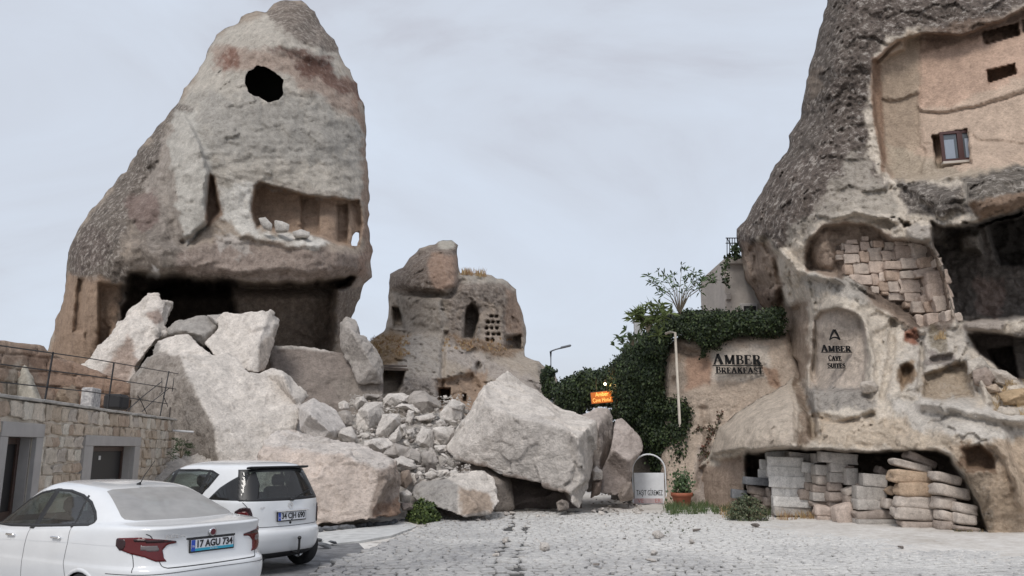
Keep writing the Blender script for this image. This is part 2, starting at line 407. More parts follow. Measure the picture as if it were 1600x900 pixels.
# ================================================================== rock tower
tower_out = [(75,545),(88,500),(98,470),(104,430),(106,395),(112,375),(130,345),(160,308),(190,272),(200,262),(215,235),(240,205),(262,180),(275,165),
 (290,140),(308,112),(330,70),(345,48),(372,35),(385,22),(400,17),(415,19),(428,6),(447,-2),(470,2),(492,18),(500,38),(522,62),(536,95),(552,125),(566,160),
 (571,190),(573,240),(577,290),(575,350),(581,400),(580,432),(570,445),(556,480),(548,500),(546,560),(545,700),(60,700),(66,600)]
tower_pts = [(80,540,36),(105,400,36),(200,270,37),(340,60,39.5),(450,0,40.5),(540,110,39.5),(575,260,38.5),(580,430,37.5),(550,640,38.5),(70,690,35),
 (300,640,36),(420,60,38.2),(440,200,36.6),(440,270,36.2),(440,340,36),(300,240,35.6),(200,380,34.2),(350,330,35.3),(480,400,34.9),(350,420,34.6),(200,430,34.3),(540,400,36),(250,180,37.2),(130,500,34.8),(200,560,35)]
cave_p = [(240,437),(258,431),(300,434),(350,437),(400,439),(440,440),(480,440),(520,434),(545,429),(556,434),(548,450),(528,456),(524,500),(520,700),(180,700),(205,520),(222,470),(222,455)]
cave_dark = [(200,420),(368,436),(372,470),(378,520),(380,700),(150,700)]
niche_up = [(398,290),(405,284),(440,293),(480,303),(520,308),(562,312),(568,350),(562,384),(545,386),(520,380),(490,368),(470,366),(430,362),(408,352),(400,358),(392,330)]
nichL1 = [(120,432),(133,434),(131,520),(112,520)]
nichL2 = [(152,440),(175,438),(203,445),(198,470),(190,500),(178,520),(165,560),(150,560),(150,500)]
def tower_depth(x, y):
    F = field(tower_pts)(x, y); F.warp = 5
    F.push(cave_p, 3.0, 9, 6); F.push(cave_dark, 4.5, 16, 8)
    F.Y += 2.0 * F.w(cave_p, 10, 6) * sstep((470 - y) / 40)            # the ceiling runs back
    F.push(niche_up, 1.9, 5, 3); F.tilt(niche_up, -.006, 0, 400, 0, 5)
    F.push([(468,304),(500,306),(500,372),(470,366)], .5, 4, 2); F.push([(525,318),(545,318),(545,385),(525,380)], .8, 4, 1)
    F.push(nichL1, .6, 5, 2); F.push(nichL2, 1.1, 9, 3)
    # big fresh facets left of the face
    F.line([(283,165),(300,200),(328,265)], 5, -.2, 3); F.tilt([(240,225),(262,195),(283,165),(300,195),(328,268),(323,352),(290,385),(268,330),(252,270)], -.013, 0, 246, 0, 4)
    F.push([(328,268),(334,275),(345,330),(325,352),(320,345)], 1.2, 5, 2)
    F.push([(200,300),(262,220),(290,385),(240,400),(190,380)], .35, 12)
    F.line([(322,352),(300,372),(285,378)], 7, .5, 3)
    # broken belt under the niche, standing proud
    F.push([(215,380),(330,365),(400,352),(500,372),(578,388),(578,430),(480,438),(240,434)], -.6, 18, 9)
    F.push([(330,350),(400,350),(410,362),(520,378),(500,392),(420,384),(350,372)], -.35, 9, 8)
    F.push([(425,55),(470,45),(510,60),(525,110),(480,95),(440,80)], -.35, 14, 9)
    F.push([(342,95),(480,85),(545,135),(540,150),(470,118),(345,112)], .12, 7, 12)
    m = sstep((y - 100) / 60) * sstep((360 - y) / 40); P = np.stack([x * .02, y * .09, 0 * x], 1)
    F.Y += .09 * m * fbm(P, 1, 4, 21)                                 # bedding lines
    F.Y += .5 * ridged(np.stack([x * .012, y * .012, 0 * x + 3], 1), 1, 3, 8) * sstep((300 - x) / 60) * -1 * sstep((450 - y) / 50) * .6
    return F
tz = [([(330,60),(420,20),(500,40),(560,140),(573,230),(575,320),(560,312),(400,284),(345,330),(330,250),(285,165)], (.48,.44,.385), 16, .12),
 ([(330,70),(470,85),(560,150),(560,190),(430,110),(340,110)], (.36,.27,.22), 14, .25, .8),
 ([(340,92),(370,80),(375,100),(345,108)], (.22,.12,.09), 10, .3, .9, 14), ([(400,72),(450,70),(520,90),(515,115),(470,105),(450,85)], (.17,.11,.09), 10, .4, .9, 16),
 ([(480,85),(560,130),(575,165),(520,135),(470,118)], (.16,.09,.07), 9, .3, .9, 14),
 ([(415,20),(447,-10),(500,20),(530,80),(480,70),(440,50)], (.20,.165,.14), 12, .8, .9),
 ([(300,150),(480,150),(560,200),(560,260),(400,250),(320,250)], (.36,.34,.31), 30, .1, .75, 25),
 ([(280,160),(300,165),(335,260),(328,300),(322,352),(290,385),(268,300),(262,200)], (.51,.485,.44), 8, 0, .9), ([(228,245),(262,200),(268,300),(290,390),(240,395),(215,330)], (.36,.32,.285), 12, .2, .85),
 ([(345,290),(400,285),(395,340),(410,362),(520,372),(500,388),(400,372),(345,340)], (.64,.61,.56), 10, 0, .95),
 ([(328,268),(336,280),(348,335),(325,355),(320,345)], (.33,.235,.175), 5, 0, 1, 3),
 ([(100,400),(115,365),(200,262),(275,160),(300,165),(262,190),(240,260),(200,340),(190,400),(230,440),(140,440),(104,440)], CRUST, 12, .85, .95),
 ([(200,330),(240,300),(270,380),(300,400),(280,440),(200,440)], (.21,.18,.155), 22, .4, .8, 22),
 ([(195,310),(240,300),(250,350),(215,360)], (.22,.16,.14), 10, .2, .8),
 ([(275,400),(340,370),(440,385),(520,390),(580,395),(580,440),(480,442),(280,436)], (.31,.25,.215), 14, .3, .9, 14),
 ([(330,372),(380,368),(395,400),(350,395)], (.5,.46,.42), 8, 0, .7, 18), ([(228,440),(240,415),(250,425),(236,448)], (.6,.57,.54), 5, 0, .9, 8),
 ([(75,545),(104,430),(130,432),(210,445),(230,470),(225,560),(240,700),(60,700)], (.33,.235,.17), 12, .05, .95),
 ([(110,380),(140,350),(180,380),(150,420),(110,430)], (.15,.12,.105), 12, .8, .8),
 (niche_up, (.35,.255,.19), 5, 0, 1, 3), (cave_p, (.22,.175,.14), 10, .2, 1, 6), ([(190,431),(365,436),(385,700),(150,700)], (.07,.058,.05), 14, 0, .95),  # depth of the cave painted darker, shade put into the colour
 ([(400,285),(575,305),(575,314),(480,304),(398,292)], (.40,.36,.32), 4, 0, .6),
 ([(540,120),(575,190),(583,400),(565,445),(568,300),(560,200)], (.30,.20,.15), 9, .3, .7),
 ([(525,455),(575,440),(548,505),(546,560),(524,520)], (.2,.165,.14), 6, .5, .9)]
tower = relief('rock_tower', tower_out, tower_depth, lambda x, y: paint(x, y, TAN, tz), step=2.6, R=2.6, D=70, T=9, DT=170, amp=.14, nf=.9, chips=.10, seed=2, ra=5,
    holes=[[(383,122),(388,110),(397,108),(400,103),(413,103),(425,110),(437,119),(444,125),(441,135),(443,146),(436,156),(420,160),(404,152),(388,145),(384,134)],
           [(547,384),(552,365),(561,357),(560,384)]])
tag(tower, 'tall pointed tuff fairy chimney with a round black hole above a dark cave', 'rock tower')
# near-black slab behind the round hole, standing in for the shade inside
MB().box(tuple(at(413,130,41.5)), (2.8, .4, 2.6), None, .3).build('hole_shade_slab', pmat('hole_shade', (.02,.018,.018), .95), tower)
# ================================================================== middle formation
mid_out = [(560,545),(600,518),(603,513),(608,487),(606,463),(609,427),(630,418),(640,403),(655,388),(680,382),(685,376),(706,375),(716,383),(716,404),(719,428),(745,427),(768,430),(793,440),
 (807,452),(811,470),(818,493),(822,520),(820,557),(842,565),(862,577),(873,600),(878,640),(885,760),(540,760),(545,560)]
mid_pts = [(560,560,46),(600,500,52),(640,400,53),(700,380,53),(800,450,53),(820,550,52),(870,640,46),(560,700,40),(860,760,40),(700,600,44),(700,680,42),(640,580,43.5),(640,500,50),(760,500,50.5),(640,450,50.5),(690,430,50),(620,540,46.5),(760,590,46.5),(820,590,46.5)]
def mid_depth(x, y):
    F = field(mid_pts)(x, y); F.warp = 4
    F.push([(610,480),(625,478),(632,495),(637,515),(612,516)], 2.2, 7)
    F.push([(724,492),(728,478),(738,472),(748,480),(749,500),(744,520),(740,532),(724,528)], 2.5, 5)
    F.push([(786,522),(816,520),(820,552),(786,550)], 1.8, 7)
    F.push([(640,404),(680,385),(716,385),(716,430),(718,452),(690,460),(640,455),(612,452),(612,430)], -.8, 10)
    F.line([(612,456),(660,458),(700,462),(725,440)], 8, .7); F.push([(616,457),(690,466),(702,500),(690,520),(640,510),(628,480)], -.5, 12)
    for a in range(5):
        for b in range(3):
            cx = 761 + b * 8 + (a % 2) * 2 - (4 - a) * .4; cy = 494 + a * 9.2
            if a == 0 and b == 0: continue
            if a == 4 and b == 2: continue
            F.push([(cx-3.4,cy+3),(cx-3.2,cy-1),(cx,cy-3.4),(cx+3.2,cy-1),(cx+3.4,cy+3)], 1.0, 1.6, .6)
    F.push([(598,576),(634,576),(630,600),(622,614),(597,618)], 2.4, 3, 1); F.push([(684,606),(704,606),(704,633),(684,635)], 1.8, 2, .5)
    F.push([(676,594),(740,580),(760,600),(760,650),(678,640)], .8, 10); F.push([(722,612),(730,612),(732,628),(722,628)], 1.0, 3)
    F.push([(742,570),(750,560),(756,575),(750,590),(742,588)], .9, 5); F.line([(696,520),(692,560),(690,620)], 6, .5)
    F.push([(540,505),(640,515),(640,525),(575,528),(560,560),(540,560)], .8, 8); F.push([(742,430),(760,430),(760,440),(742,444)], .4, 5)
    return F
mz = [([(600,520),(605,400),(720,370),(725,440),(690,460),(610,455)], (.20,.16,.135), 12, .6, .9), ([(672,395),(695,395),(714,400),(716,450),(680,455),(668,430)], (.36,.25,.19), 8, .1, .85),
 ([(680,372),(716,372),(712,388),(684,386)], (.42,.39,.34), 5), ([(614,458),(690,466),(702,500),(690,522),(630,518)], (.33,.29,.25), 8, .15),
 ([(715,430),(800,438),(822,520),(780,560),(700,540),(700,465)], (.24,.20,.17), 14, .5, .9), ([(718,425),(800,440),(795,448),(740,442),(718,440)], (.42,.38,.33), 6, .1, .9),
 ([(750,470),(785,480),(782,545),(752,540)], (.40,.33,.27), 6), ([(790,450),(812,460),(820,520),(790,520)], (.33,.23,.17), 8, .1, .7),
 ([(570,520),(640,520),(636,560),(600,575),(560,560)], (.30,.20,.11), 8, .5, .9), ([(700,520),(820,545),(800,560),(720,545)], (.24,.16,.10), 8, .5, .8),
 ([(635,522),(690,522),(692,600),(680,640),(630,610),(620,580)], (.40,.36,.32), 10, .3), ([(694,530),(760,560),(850,600),(850,620),(740,585),(694,560)], (.42,.37,.33), 12, .2),
 ([(680,590),(760,580),(764,650),(680,650)], (.36,.26,.19), 10, 0, .9, 30), ([(620,590),(680,590),(682,640),(625,640)], (.24,.21,.19), 14, .6, .8),
 ([(840,565),(868,590),(870,640),(850,640)], (.23,.2,.17), 8, .5)]
mid = relief('carved_rock_outcrop', mid_out, mid_depth, lambda x, y: paint(x, y, (.42,.36,.30), mz, .5), step=1.9, R=1.6, D=26, T=9, DT=80, amp=.22, nf=.7, chips=.20, seed=11, ra=3.5)
tag(mid, 'weathered tuff outcrop with cave openings and a pigeonhole wall, behind the rubble', 'rock outcrop')
# ================================================================== right cliff
cl_out = [(1296,-120),(1292,10),(1277,60),(1264,110),(1256,150),(1250,185),(1234,212),(1230,238),(1212,258),(1198,285),(1180,315),(1165,345),(1151,358),(1153,378),(1158,395),(1160,415),(1167,440),
 (1182,462),(1188,476),(1200,487),(1221,489),(1222,540),(1228,570),(1240,584),(1225,600),(1190,622),(1150,645),(1124,668),(1112,700),(1108,712),(1088,728),(1082,760),(1078,800),(1074,900),(1980,940),(2000,-120)]
cl_pts = [(1296,-100,29),(1600,-100,26.5),(1980,-100,25),(1250,190,27.5),(1152,362,28.6),(1160,420,28.4),(1222,500,27.2),(1240,585,25.4),(1120,690,24.8),(1080,800,26.2),(1200,840,22.4),(1400,860,19.6),(1560,860,18.3),(1980,900,16.5),
 (1320,100,26),(1290,250,25),(1240,360,24.6),(1290,420,23.6),(1400,120,25.4),(1600,100,23.2),(1400,260,24.2),(1600,260,21.6),(1340,330,23.2),(1420,350,22.8),(1560,300,20.6),(1900,300,19),
 (1300,500,22.9),(1400,500,22.3),(1350,620,21.2),(1450,600,20.3),(1560,620,19.4),(1200,650,22.9),(1300,690,20.4),(1400,690,19.7),(1500,680,18.3),(1560,700,17.9),(1560,780,17.8),(1900,650,17.5),(1240,690,21.6)]
facade = [(1362,95),(1372,86),(1400,62),(1440,50),(1500,52),(1560,32),(1600,10),(2000,-60),(2000,250),(1600,262),(1540,268),(1500,276),(1440,282),(1392,280),(1378,250),(1366,190),(1360,140)]
bigcave = [(1452,345),(1475,352),(1500,353),(1530,345),(1600,325),(2000,260),(2000,470),(1600,498),(1540,503),(1495,506),(1484,470),(1470,420),(1455,385)]
alcove = [(1256,400),(1262,372),(1285,352),(1320,345),(1360,348),(1395,370),(1450,380),(1462,400),(1480,440),(1490,500),(1440,518),(1400,500),(1340,460),(1300,432),(1258,425)]
niche_s = [(1262,612),(1268,560),(1270,500),(1282,484),(1310,480),(1340,490),(1352,505),(1356,560),(1350,612)]
under = [(1108,712),(1140,714),(1180,702),(1235,698),(1290,702),(1360,706),(1420,702),(1465,700),(1490,712),(1512,740),(1528,770),(1540,810),(1548,860),(1560,960),(1060,960),(1080,800),(1088,735)]
under_d = [(1165,706),(1235,700),(1290,702),(1360,706),(1420,702),(1465,702),(1484,712),(1502,745),(1518,775),(1526,810),(1530,960),(1150,960),(1160,800)]
lowcave = [(1512,522),(1530,518),(1560,520),(1600,525),(1640,520),(1640,600),(1596,600),(1575,585),(1540,560),(1522,545)]
def cl_depth(x, y):
    F = field(cl_pts)(x, y); F.warp = 5
    F.push(facade, .9, 6, 3)
    F.push([(1533,50),(1590,36),(1594,55),(1537,71)], 1.0, 2, .6); F.push([(1596,32),(1700,4),(1700,26),(1597,52)], 1.0, 2, .6)
    F.push([(1541,110),(1586,99),(1589,116),(1544,131)], 1.2, 2, .6); F.push([(1456,212),(1511,201),(1518,256),(1462,266)], 1.0, 1.8, .6)
    F.line([(1437,60),(1437,140)], 2, .05, 1); F.line([(1388,150),(1398,154),(1412,153),(1422,146),(1438,140)], 2, -.08, 1); F.line([(1436,165),(1442,174),(1470,172),(1520,164),(1570,148),(1640,125)], 3, -.09, 2); F.line([(1436,175),(1470,178),(1530,168),(1600,146)], 3, .12, 2)
    F.line([(1512,205),(1530,222),(1560,221),(1600,226),(1700,222)], 3, .08, 3); F.line([(1437,140),(1438,172),(1440,225),(1455,225)], 2.5, .06, 1)
    F.push([(1375,150),(1395,155),(1436,145),(1438,225),(1450,235),(1440,275),(1385,270)], .12, 3, 4)
    F.push([(1370,95),(1400,62),(1420,50),(1418,80),(1395,90),(1374,100)], -.5, 9, 5)
    F.push(bigcave, 3.4, 8, 5); F.push([(1540,350),(1600,340),(2000,300),(2000,400),(1640,420),(1560,415)], 3, 6); F.push([(1490,365),(1535,358),(1538,400),(1500,395)], -1.2, 10)
    F.push([(1496,350),(1530,343),(1600,320),(1600,335),(1530,356)], 1.5, 5)
    F.push([(1404,282),(1440,285),(1500,290),(1510,330),(1470,345),(1430,320)], -.45, 16, 9); F.push([(1500,278),(1600,265),(1900,250),(1900,290),(1600,318),(1530,338),(1510,320)], -.6, 12, 8)
    F.push(alcove, .9, 9, 4); F.push([(1262,360),(1300,350),(1310,400),(1306,430),(1262,420)], -.35, 12)
    F.push([(1412,352),(1470,350),(1480,362),(1470,376),(1440,384),(1415,372)], -.7, 6, 5); F.push([(1408,348),(1420,345),(1425,355),(1410,360)], .6, 4)
    F.push([(1180,372),(1205,380),(1222,420),(1222,450),(1190,462),(1172,440),(1160,400)], .5, 10); F.line([(1196,375),(1212,402),(1220,440),(1222,480)], 10, .7)
    F.line([(1212,385),(1240,412),(1265,430),(1330,438),(1352,452),(1400,492),(1440,515)], 12, -.5, 6)
    F.line([(1228,440),(1245,470),(1262,500)], 14, .5, 6); F.push([(1222,480),(1255,470),(1262,560),(1240,584),(1226,560)], .5, 12)
    F.push(niche_s, .55, 5, 2); F.line([(1262,612),(1300,614),(1352,612)], 9, -.25, 4)
    F.push([(1110,712),(1122,666),(1188,616),(1238,582),(1250,640),(1248,702),(1180,704)], -.75, 5, 4); F.line([(1242,568),(1248,600),(1262,640),(1275,680)], 12, 1.1, 7); F.line([(1232,590),(1244,640),(1243,690)], 5, .4, 4); F.line([(1240,580),(1190,615),(1124,665)], 8, -.3, 4)
    F.line([(1262,575),(1275,620),(1280,670)], 8, -.45, 5)
    F.push([(1268,615),(1350,612),(1372,640),(1350,660),(1290,650),(1270,650)], -.3, 8, 6)
    F.push([(1403,570),(1418,560),(1432,572),(1428,600),(1410,615),(1400,600)], .7, 12); F.push([(1440,585),(1512,560),(1525,620),(1480,630),(1440,628)], .45, 8)
    F.push([(1450,555),(1490,548),(1492,568),(1455,572)], .3, 6); F.line([(1512,560),(1530,590),(1545,630)], 9, -.4, 5); F.line([(1440,632),(1500,636),(1600,660)], 14, -.5, 6)
    F.push(lowcave, 1.6, 6, 3); F.push([(1540,545),(1582,540),(1592,595),(1560,580)], 1.5, 3, 1); F.push([(1500,498),(1575,502),(1566,520),(1510,518)], -.7, 6, 3)
    F.push(under, .8, 8, 4); F.push(under_d, 2.1, 10, 5)
    F.push([(1500,700),(1530,690),(1556,715),(1556,735),(1510,738)], .6, 8); F.push([(1560,655),(1600,650),(1700,660),(1700,740),(1600,760),(1575,730)], .5, 14)
    F.line([(1596,790),(1590,750),(1575,715),(1550,690)], 10, -.35, 5)
    F.line([(1352,505),(1364,560),(1360,612)], 8, -.3, 4); F.line([(1436,520),(1441,560),(1436,610)], 7, .3, 4); F.line([(1270,652),(1310,660),(1365,648)], 6, .25, 4); F.line([(1395,500),(1392,560),(1380,620)], 10, .25, 6); F.line([(1300,340),(1340,330),(1400,345)], 7, -.35, 4); F.line([(1225,400),(1260,440),(1272,480)], 6, -.3, 5)
    # crusty, knobbly skin on the upper left, fluted rock below
    k = F.w([(1290,-80),(1360,-80),(1360,230),(1290,320),(1200,400),(1140,380)], 30, 9)
    F.Y += -.10 * k * ridged(np.stack([x * .1, y * .1, 0 * x], 1), 1, 3, 5)
    k = F.w([(1222,480),(1700,560),(1700,700),(1120,700)], 20, 9)
    F.Y += -.09 * k * ridged(np.stack([x * .035, y * .02, 0 * x], 1), 1, 4, 15)
    return F
cz = [([(1260,-140),(2000,-140),(2000,-40),(1600,12),(1500,48),(1440,48),(1395,58),(1365,85),(1358,170),(1356,240),(1385,290),(1340,300),(1300,330),(1250,372),(1215,390),(1195,372),(1170,395),(1140,395),(1140,340),(1230,200)], (.15,.122,.105), 12, .9, 1, 14),
 ([(1280,-100),(1330,-100),(1300,150),(1280,230),(1230,260),(1250,180)], (.13,.11,.095), 14, .5, .7, 20), ([(1262,110),(1285,100),(1282,145),(1262,155)], (.3,.24,.19), 8, 0, .6),
 ([(1330,240),(1350,230),(1360,270),(1400,300),(1400,340),(1330,330),(1280,345),(1240,385),(1225,380),(1290,300)], (.42,.375,.32), 12, .4, .85, 16),
 (facade, (.56,.43,.335), 5, .0, 1, 4), ([(1374,98),(1420,50),(1440,55),(1437,140),(1438,225),(1400,275),(1385,270),(1376,150)], (.42,.33,.25), 6, 0, .9, 6), ([(1362,90),(1376,95),(1385,270),(1378,270),(1364,180)], (.27,.175,.12), 5, .1, .9, 4),
 ([(1437,60),(2000,-60),(2000,150),(1600,120),(1470,170),(1437,165)], (.54,.375,.285), 8, .0, .8, 8), ([(1385,225),(1500,265),(2000,235),(2000,262),(1500,280),(1400,285)], (.46,.385,.30), 8, .1, .9, 8),
 ([(1435,50),(1600,15),(1900,-60),(1900,-20),(1600,50),(1540,60),(1440,80)], (.20,.14,.105), 10, .2, .8, 12), ([(1400,282),(1500,292),(1512,330),(1470,345),(1420,330)], (.15,.13,.115), 10, .9, .95, 12),
 ([(1500,276),(1600,262),(2000,240),(2000,275),(1600,300),(1520,322)], (.16,.14,.12), 10, .9, .95, 12), ([(1510,318),(1600,298),(2000,270),(2000,300),(1600,325),(1530,345)], (.27,.185,.13), 7, .0, .95, 6),
 (bigcave, (.22,.195,.175), 8, .1, 1, 4), ([(1500,355),(1540,350),(1535,400),(1500,400)], (.28,.25,.22), 8, .3), ([(1545,340),(2000,280),(2000,400),(1640,420),(1560,420)], (.10,.09,.08), 8, 0, .95), ([(1520,440),(1545,430),(1570,440),(1560,500),(1530,495)], (.42,.32,.28), 12, .1, .8, 14),  # deepest part of the big cave coloured near black for its shade
 (alcove, (.37,.285,.225), 8, .05, 1, 6), ([(1306,385),(1455,372),(1466,420),(1482,470),(1490,520),(1440,518),(1380,475),(1308,440)], (.20,.155,.125), 5, .1, .9, 4), ([(1258,430),(1330,436),(1352,450),(1350,470),(1290,460),(1250,440)], (.50,.46,.41), 9, .3, .9, 12),
 ([(1415,350),(1482,350),(1480,385),(1415,380)], (.46,.41,.36), 5), ([(1222,480),(1262,470),(1270,560),(1250,600),(1228,560)], (.42,.33,.26), 12, .1), ([(1156,380),(1200,380),(1222,450),(1222,490),(1190,490),(1160,430)], (.33,.245,.19), 9, .2, .9),
 ([(1170,450),(1222,450),(1222,490),(1185,490)], (.22,.16,.125), 7, .2, .8), (niche_s, (.54,.46,.39), 6, 0, 1, 4),
 ([(1440,518),(1520,510),(1530,640),(1440,640),(1400,560)], (.60,.545,.48), 12, .15, .8, 18), ([(1440,585),(1510,565),(1525,620),(1440,625)], (.42,.33,.24), 8, .3, .9), ([(1412,512),(1432,510),(1434,540),(1412,535)], (.3,.12,.07), 4, .1, .9, 6),
 ([(1400,575),(1428,560),(1430,590),(1405,610)], (.34,.235,.15), 6, 0, .9, 8), ([(1450,500),(1480,520),(1480,545),(1455,545)], (.19,.155,.10), 7, .6, .7), ([(1445,550),(1490,552),(1490,572),(1448,570)], (.25,.21,.19), 6, .5, .8),
 (lowcave, (.24,.20,.175), 6, 0, 1, 4), ([(1582,520),(1640,518),(1640,600),(1596,600),(1584,545)], (.36,.32,.285), 3, 0, 1, 1), ([(1500,498),(1575,500),(1566,520),(1508,518)], (.42,.36,.31), 4, .3),  # low cave darkened in colour, imitating the shade inside
 ([(1110,712),(1124,665),(1240,580),(1262,640),(1275,690),(1180,702)], (.56,.475,.39), 8, .1, .95, 8), ([(1240,575),(1252,590),(1272,650),(1278,690),(1245,700),(1250,640)], (.25,.18,.13), 8, .3, .8, 10),
 ([(1260,605),(1350,608),(1372,632),(1350,640),(1300,635),(1268,650)], (.33,.30,.27), 8, .7, .9, 12), ([(1270,650),(1380,655),(1470,660),(1500,700),(1300,705),(1270,690)], (.58,.48,.375), 12, .05, .9, 16),
 ([(1380,620),(1600,640),(1900,660),(1900,690),(1600,680),(1540,690),(1430,672)], (.64,.59,.53), 10, .1, .9, 10), ([(1480,690),(1560,690),(1700,670),(1700,900),(1540,900),(1530,790)], (.50,.39,.29), 12, .05, .95, 14),
 ([(1505,695),(1530,690),(1556,712),(1556,738),(1505,738)], (.2,.125,.08), 6, 0, .8), ([(1500,740),(1545,740),(1552,830),(1530,830)], (.25,.20,.15), 8, .5, .8),
 (under_d, (.20,.165,.135), 8, .0, 1, 4), ([(1080,730),(1165,710),(1160,820),(1075,830)], (.40,.30,.235), 8, .05, .9)]  # recess under the overhang coloured dark, carrying painted shade
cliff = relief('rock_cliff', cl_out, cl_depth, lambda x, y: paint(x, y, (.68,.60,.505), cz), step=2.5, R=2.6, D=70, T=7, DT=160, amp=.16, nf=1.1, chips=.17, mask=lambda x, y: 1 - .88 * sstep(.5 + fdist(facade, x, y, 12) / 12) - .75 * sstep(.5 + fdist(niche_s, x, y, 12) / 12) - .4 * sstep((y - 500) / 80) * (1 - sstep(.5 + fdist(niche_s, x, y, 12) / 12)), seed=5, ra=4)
tag(cliff, 'huge weathered tuff cliff on the right with carved rooms, caves and an overhang', 'rock cliff')
# ================================================================== ground
def G(px, py, z=0.0): return at_z(px, py, z)
def hill(X, Y):
    X = np.asarray(X, float); Y = np.asarray(Y, float)
    z = np.interp(Y, [0, 22.3, 23.5, 25, 28, 32, 34, 45, 60, 90, 400], [0, 0, .5, 1.1, 2.0, 3.1, 3.2, 3.0, 3.0, 3, 3])
    left = sstep((X + 16) / 4); right = sstep((-.1 + (Y - 24) * .06 - X) / 2.4)
    return z * right * left
def ground_mat():
    m = bpy.data.materials.new('dusty_ground'); m.use_nodes = True; nt = m.node_tree; b = nt.nodes['Principled BSDF']; b.inputs['Roughness'].default_value = .95
    g = N(nt, 'ShaderNodeNewGeometry'); L = nt.links.new
    n1 = N(nt, 'ShaderNodeTexNoise', inp={'Scale': .5, 'Detail': 8.0, 'Roughness': .65}); n2 = N(nt, 'ShaderNodeTexNoise', inp={'Scale': 7.0, 'Detail': 6.0, 'Roughness': .7})
    for n in (n1, n2): L(g.outputs['Position'], n.inputs['Vector'])
    r = N(nt, 'ShaderNodeValToRGB'); E = r.color_ramp.elements; E[0].position = .33; E[0].color = (.40, .36, .315, 1); E[1].position = .60; E[1].color = (.68, .655, .62, 1)
    ad = N(nt, 'ShaderNodeMath', operation='MULTIPLY_ADD', inp={1: .45}); L(n2.outputs[0], ad.inputs[0]); 
    m5 = N(nt, 'ShaderNodeMath', operation='MULTIPLY', inp={1: .55}); L(n1.outputs[0], m5.inputs[0]); L(m5.outputs[0], ad.inputs[2])
    L(ad.outputs[0], r.inputs[0]); L(r.outputs[0], b.inputs['Base Color'])
    bu = N(nt, 'ShaderNodeBump', inp={'Strength': .8, 'Distance': .03}); L(n2.outputs[0], bu.inputs['Height']); L(bu.outputs[0], b.inputs['Normal'])
    return m
DUST = ground_mat()
gx = np.r_[-600, -200, -80, np.arange(-40, 40.1, 1.0), 80, 200, 600]; gy = np.r_[-30, 0, np.arange(5, 70.1, 1.0), 100, 200, 500, 1400]
X, Y = np.meshgrid(gx, gy); Z = -.03 + 0 * X
n = len(gx); I = np.arange(X.size).reshape(X.shape); q = np.stack([I[:-1, :-1], I[:-1, 1:], I[1:, 1:], I[1:, :-1]], -1).reshape(-1, 4)
tag(mesh('ground', np.stack([X, Y, Z], -1).reshape(-1, 3), q, DUST), kind='structure')
# debris-covered slope below the outcrop
hx = np.arange(-17, 5, .16); hy = np.arange(21.5, 62, .16); X, Y = np.meshgrid(hx, hy); P = np.stack([X, Y, 0 * X], -1).reshape(-1, 3)
Z = hill(X, Y).ravel(); am = sstep(Z / .6)
Z = Z - .12 + am * (.22 * fbm(P, .8, 3, 4) + .16 * cells(P, 1.6, 3) + .07 * cells(P, 4.0, 8)); P[:, 2] = Z
I = np.arange(X.size).reshape(X.shape); q = np.stack([I[:-1, :-1], I[:-1, 1:], I[1:, 1:], I[1:, :-1]], -1).reshape(-1, 4)
tag(mesh('rubble_slope', P, q, ROCK, None, False, (.62, .575, .53), 0), kind='structure')
# ------------------------------------------------------------------ cobbled road
def cob_mat():
    m = bpy.data.materials.new('dusty_cobble'); m.use_nodes = True; nt = m.node_tree; b = nt.nodes['Principled BSDF']; b.inputs['Roughness'].default_value = .9
    g = N(nt, 'ShaderNodeNewGeometry'); L = nt.links.new; oi = N(nt, 'ShaderNodeObjectInfo')
    n1 = N(nt, 'ShaderNodeTexNoise', inp={'Scale': .55, 'Detail': 6.0, 'Roughness': .6}); n2 = N(nt, 'ShaderNodeTexNoise', inp={'Scale': 26.0, 'Detail': 4.0, 'Roughness': .7}); n3 = N(nt, 'ShaderNodeTexNoise', inp={'Scale': 5.0, 'Detail': 3.0})
    for n in (n1, n2, n3): L(g.outputs['Position'], n.inputs['Vector'])
    sp = N(nt, 'ShaderNodeSeparateXYZ'); L(g.outputs['Position'], sp.inputs[0])
    gr = N(nt, 'ShaderNodeMapRange', inp={1: -4.0, 2: 4.0, 3: 0.0, 4: .42}); L(sp.outputs[0], gr.inputs[0])
    gy = N(nt, 'ShaderNodeMapRange', inp={1: 12.0, 2: 19.0, 3: 0.0, 4: .25}); L(sp.outputs[1], gy.inputs[0])
    def M(op, a, c, d=None):
        k = N(nt, 'ShaderNodeMath', operation=op)
        for i, q in enumerate((a, c, d)):
            if q is None: continue
            if isinstance(q, (int, float)): k.inputs[i].default_value = q
            else: L(q, k.inputs[i])
        return k.outputs[0]
    f = M('ADD', M('ADD', gr.outputs[0], gy.outputs[0]), M('MULTIPLY_ADD', n1.outputs[0], .9, M('MULTIPLY_ADD', n3.outputs[0], .5, -.35)))
    r = N(nt, 'ShaderNodeValToRGB'); E = r.color_ramp.elements; E[0].position = .15; E[0].color = (.13, .13, .142, 1); E[1].position = .95; E[1].color = (.58, .565, .54, 1)
    L(f, r.inputs[0]); sc = N(nt, 'ShaderNodeVectorMath', operation='SCALE'); mr = N(nt, 'ShaderNodeMapRange', inp={1: .3, 2: .7, 3: .72, 4: 1.2}); L(n2.outputs[0], mr.inputs[0])
    L(r.outputs[0], sc.inputs[0]); L(mr.outputs[0], sc.inputs[3]); L(sc.outputs[0], b.inputs['Base Color'])
    bu = N(nt, 'ShaderNodeBump', inp={'Strength': .6, 'Distance': .012}); L(n2.outputs[0], bu.inputs['Height']); L(bu.outputs[0], b.inputs['Normal'])
    return m
COB = cob_mat()
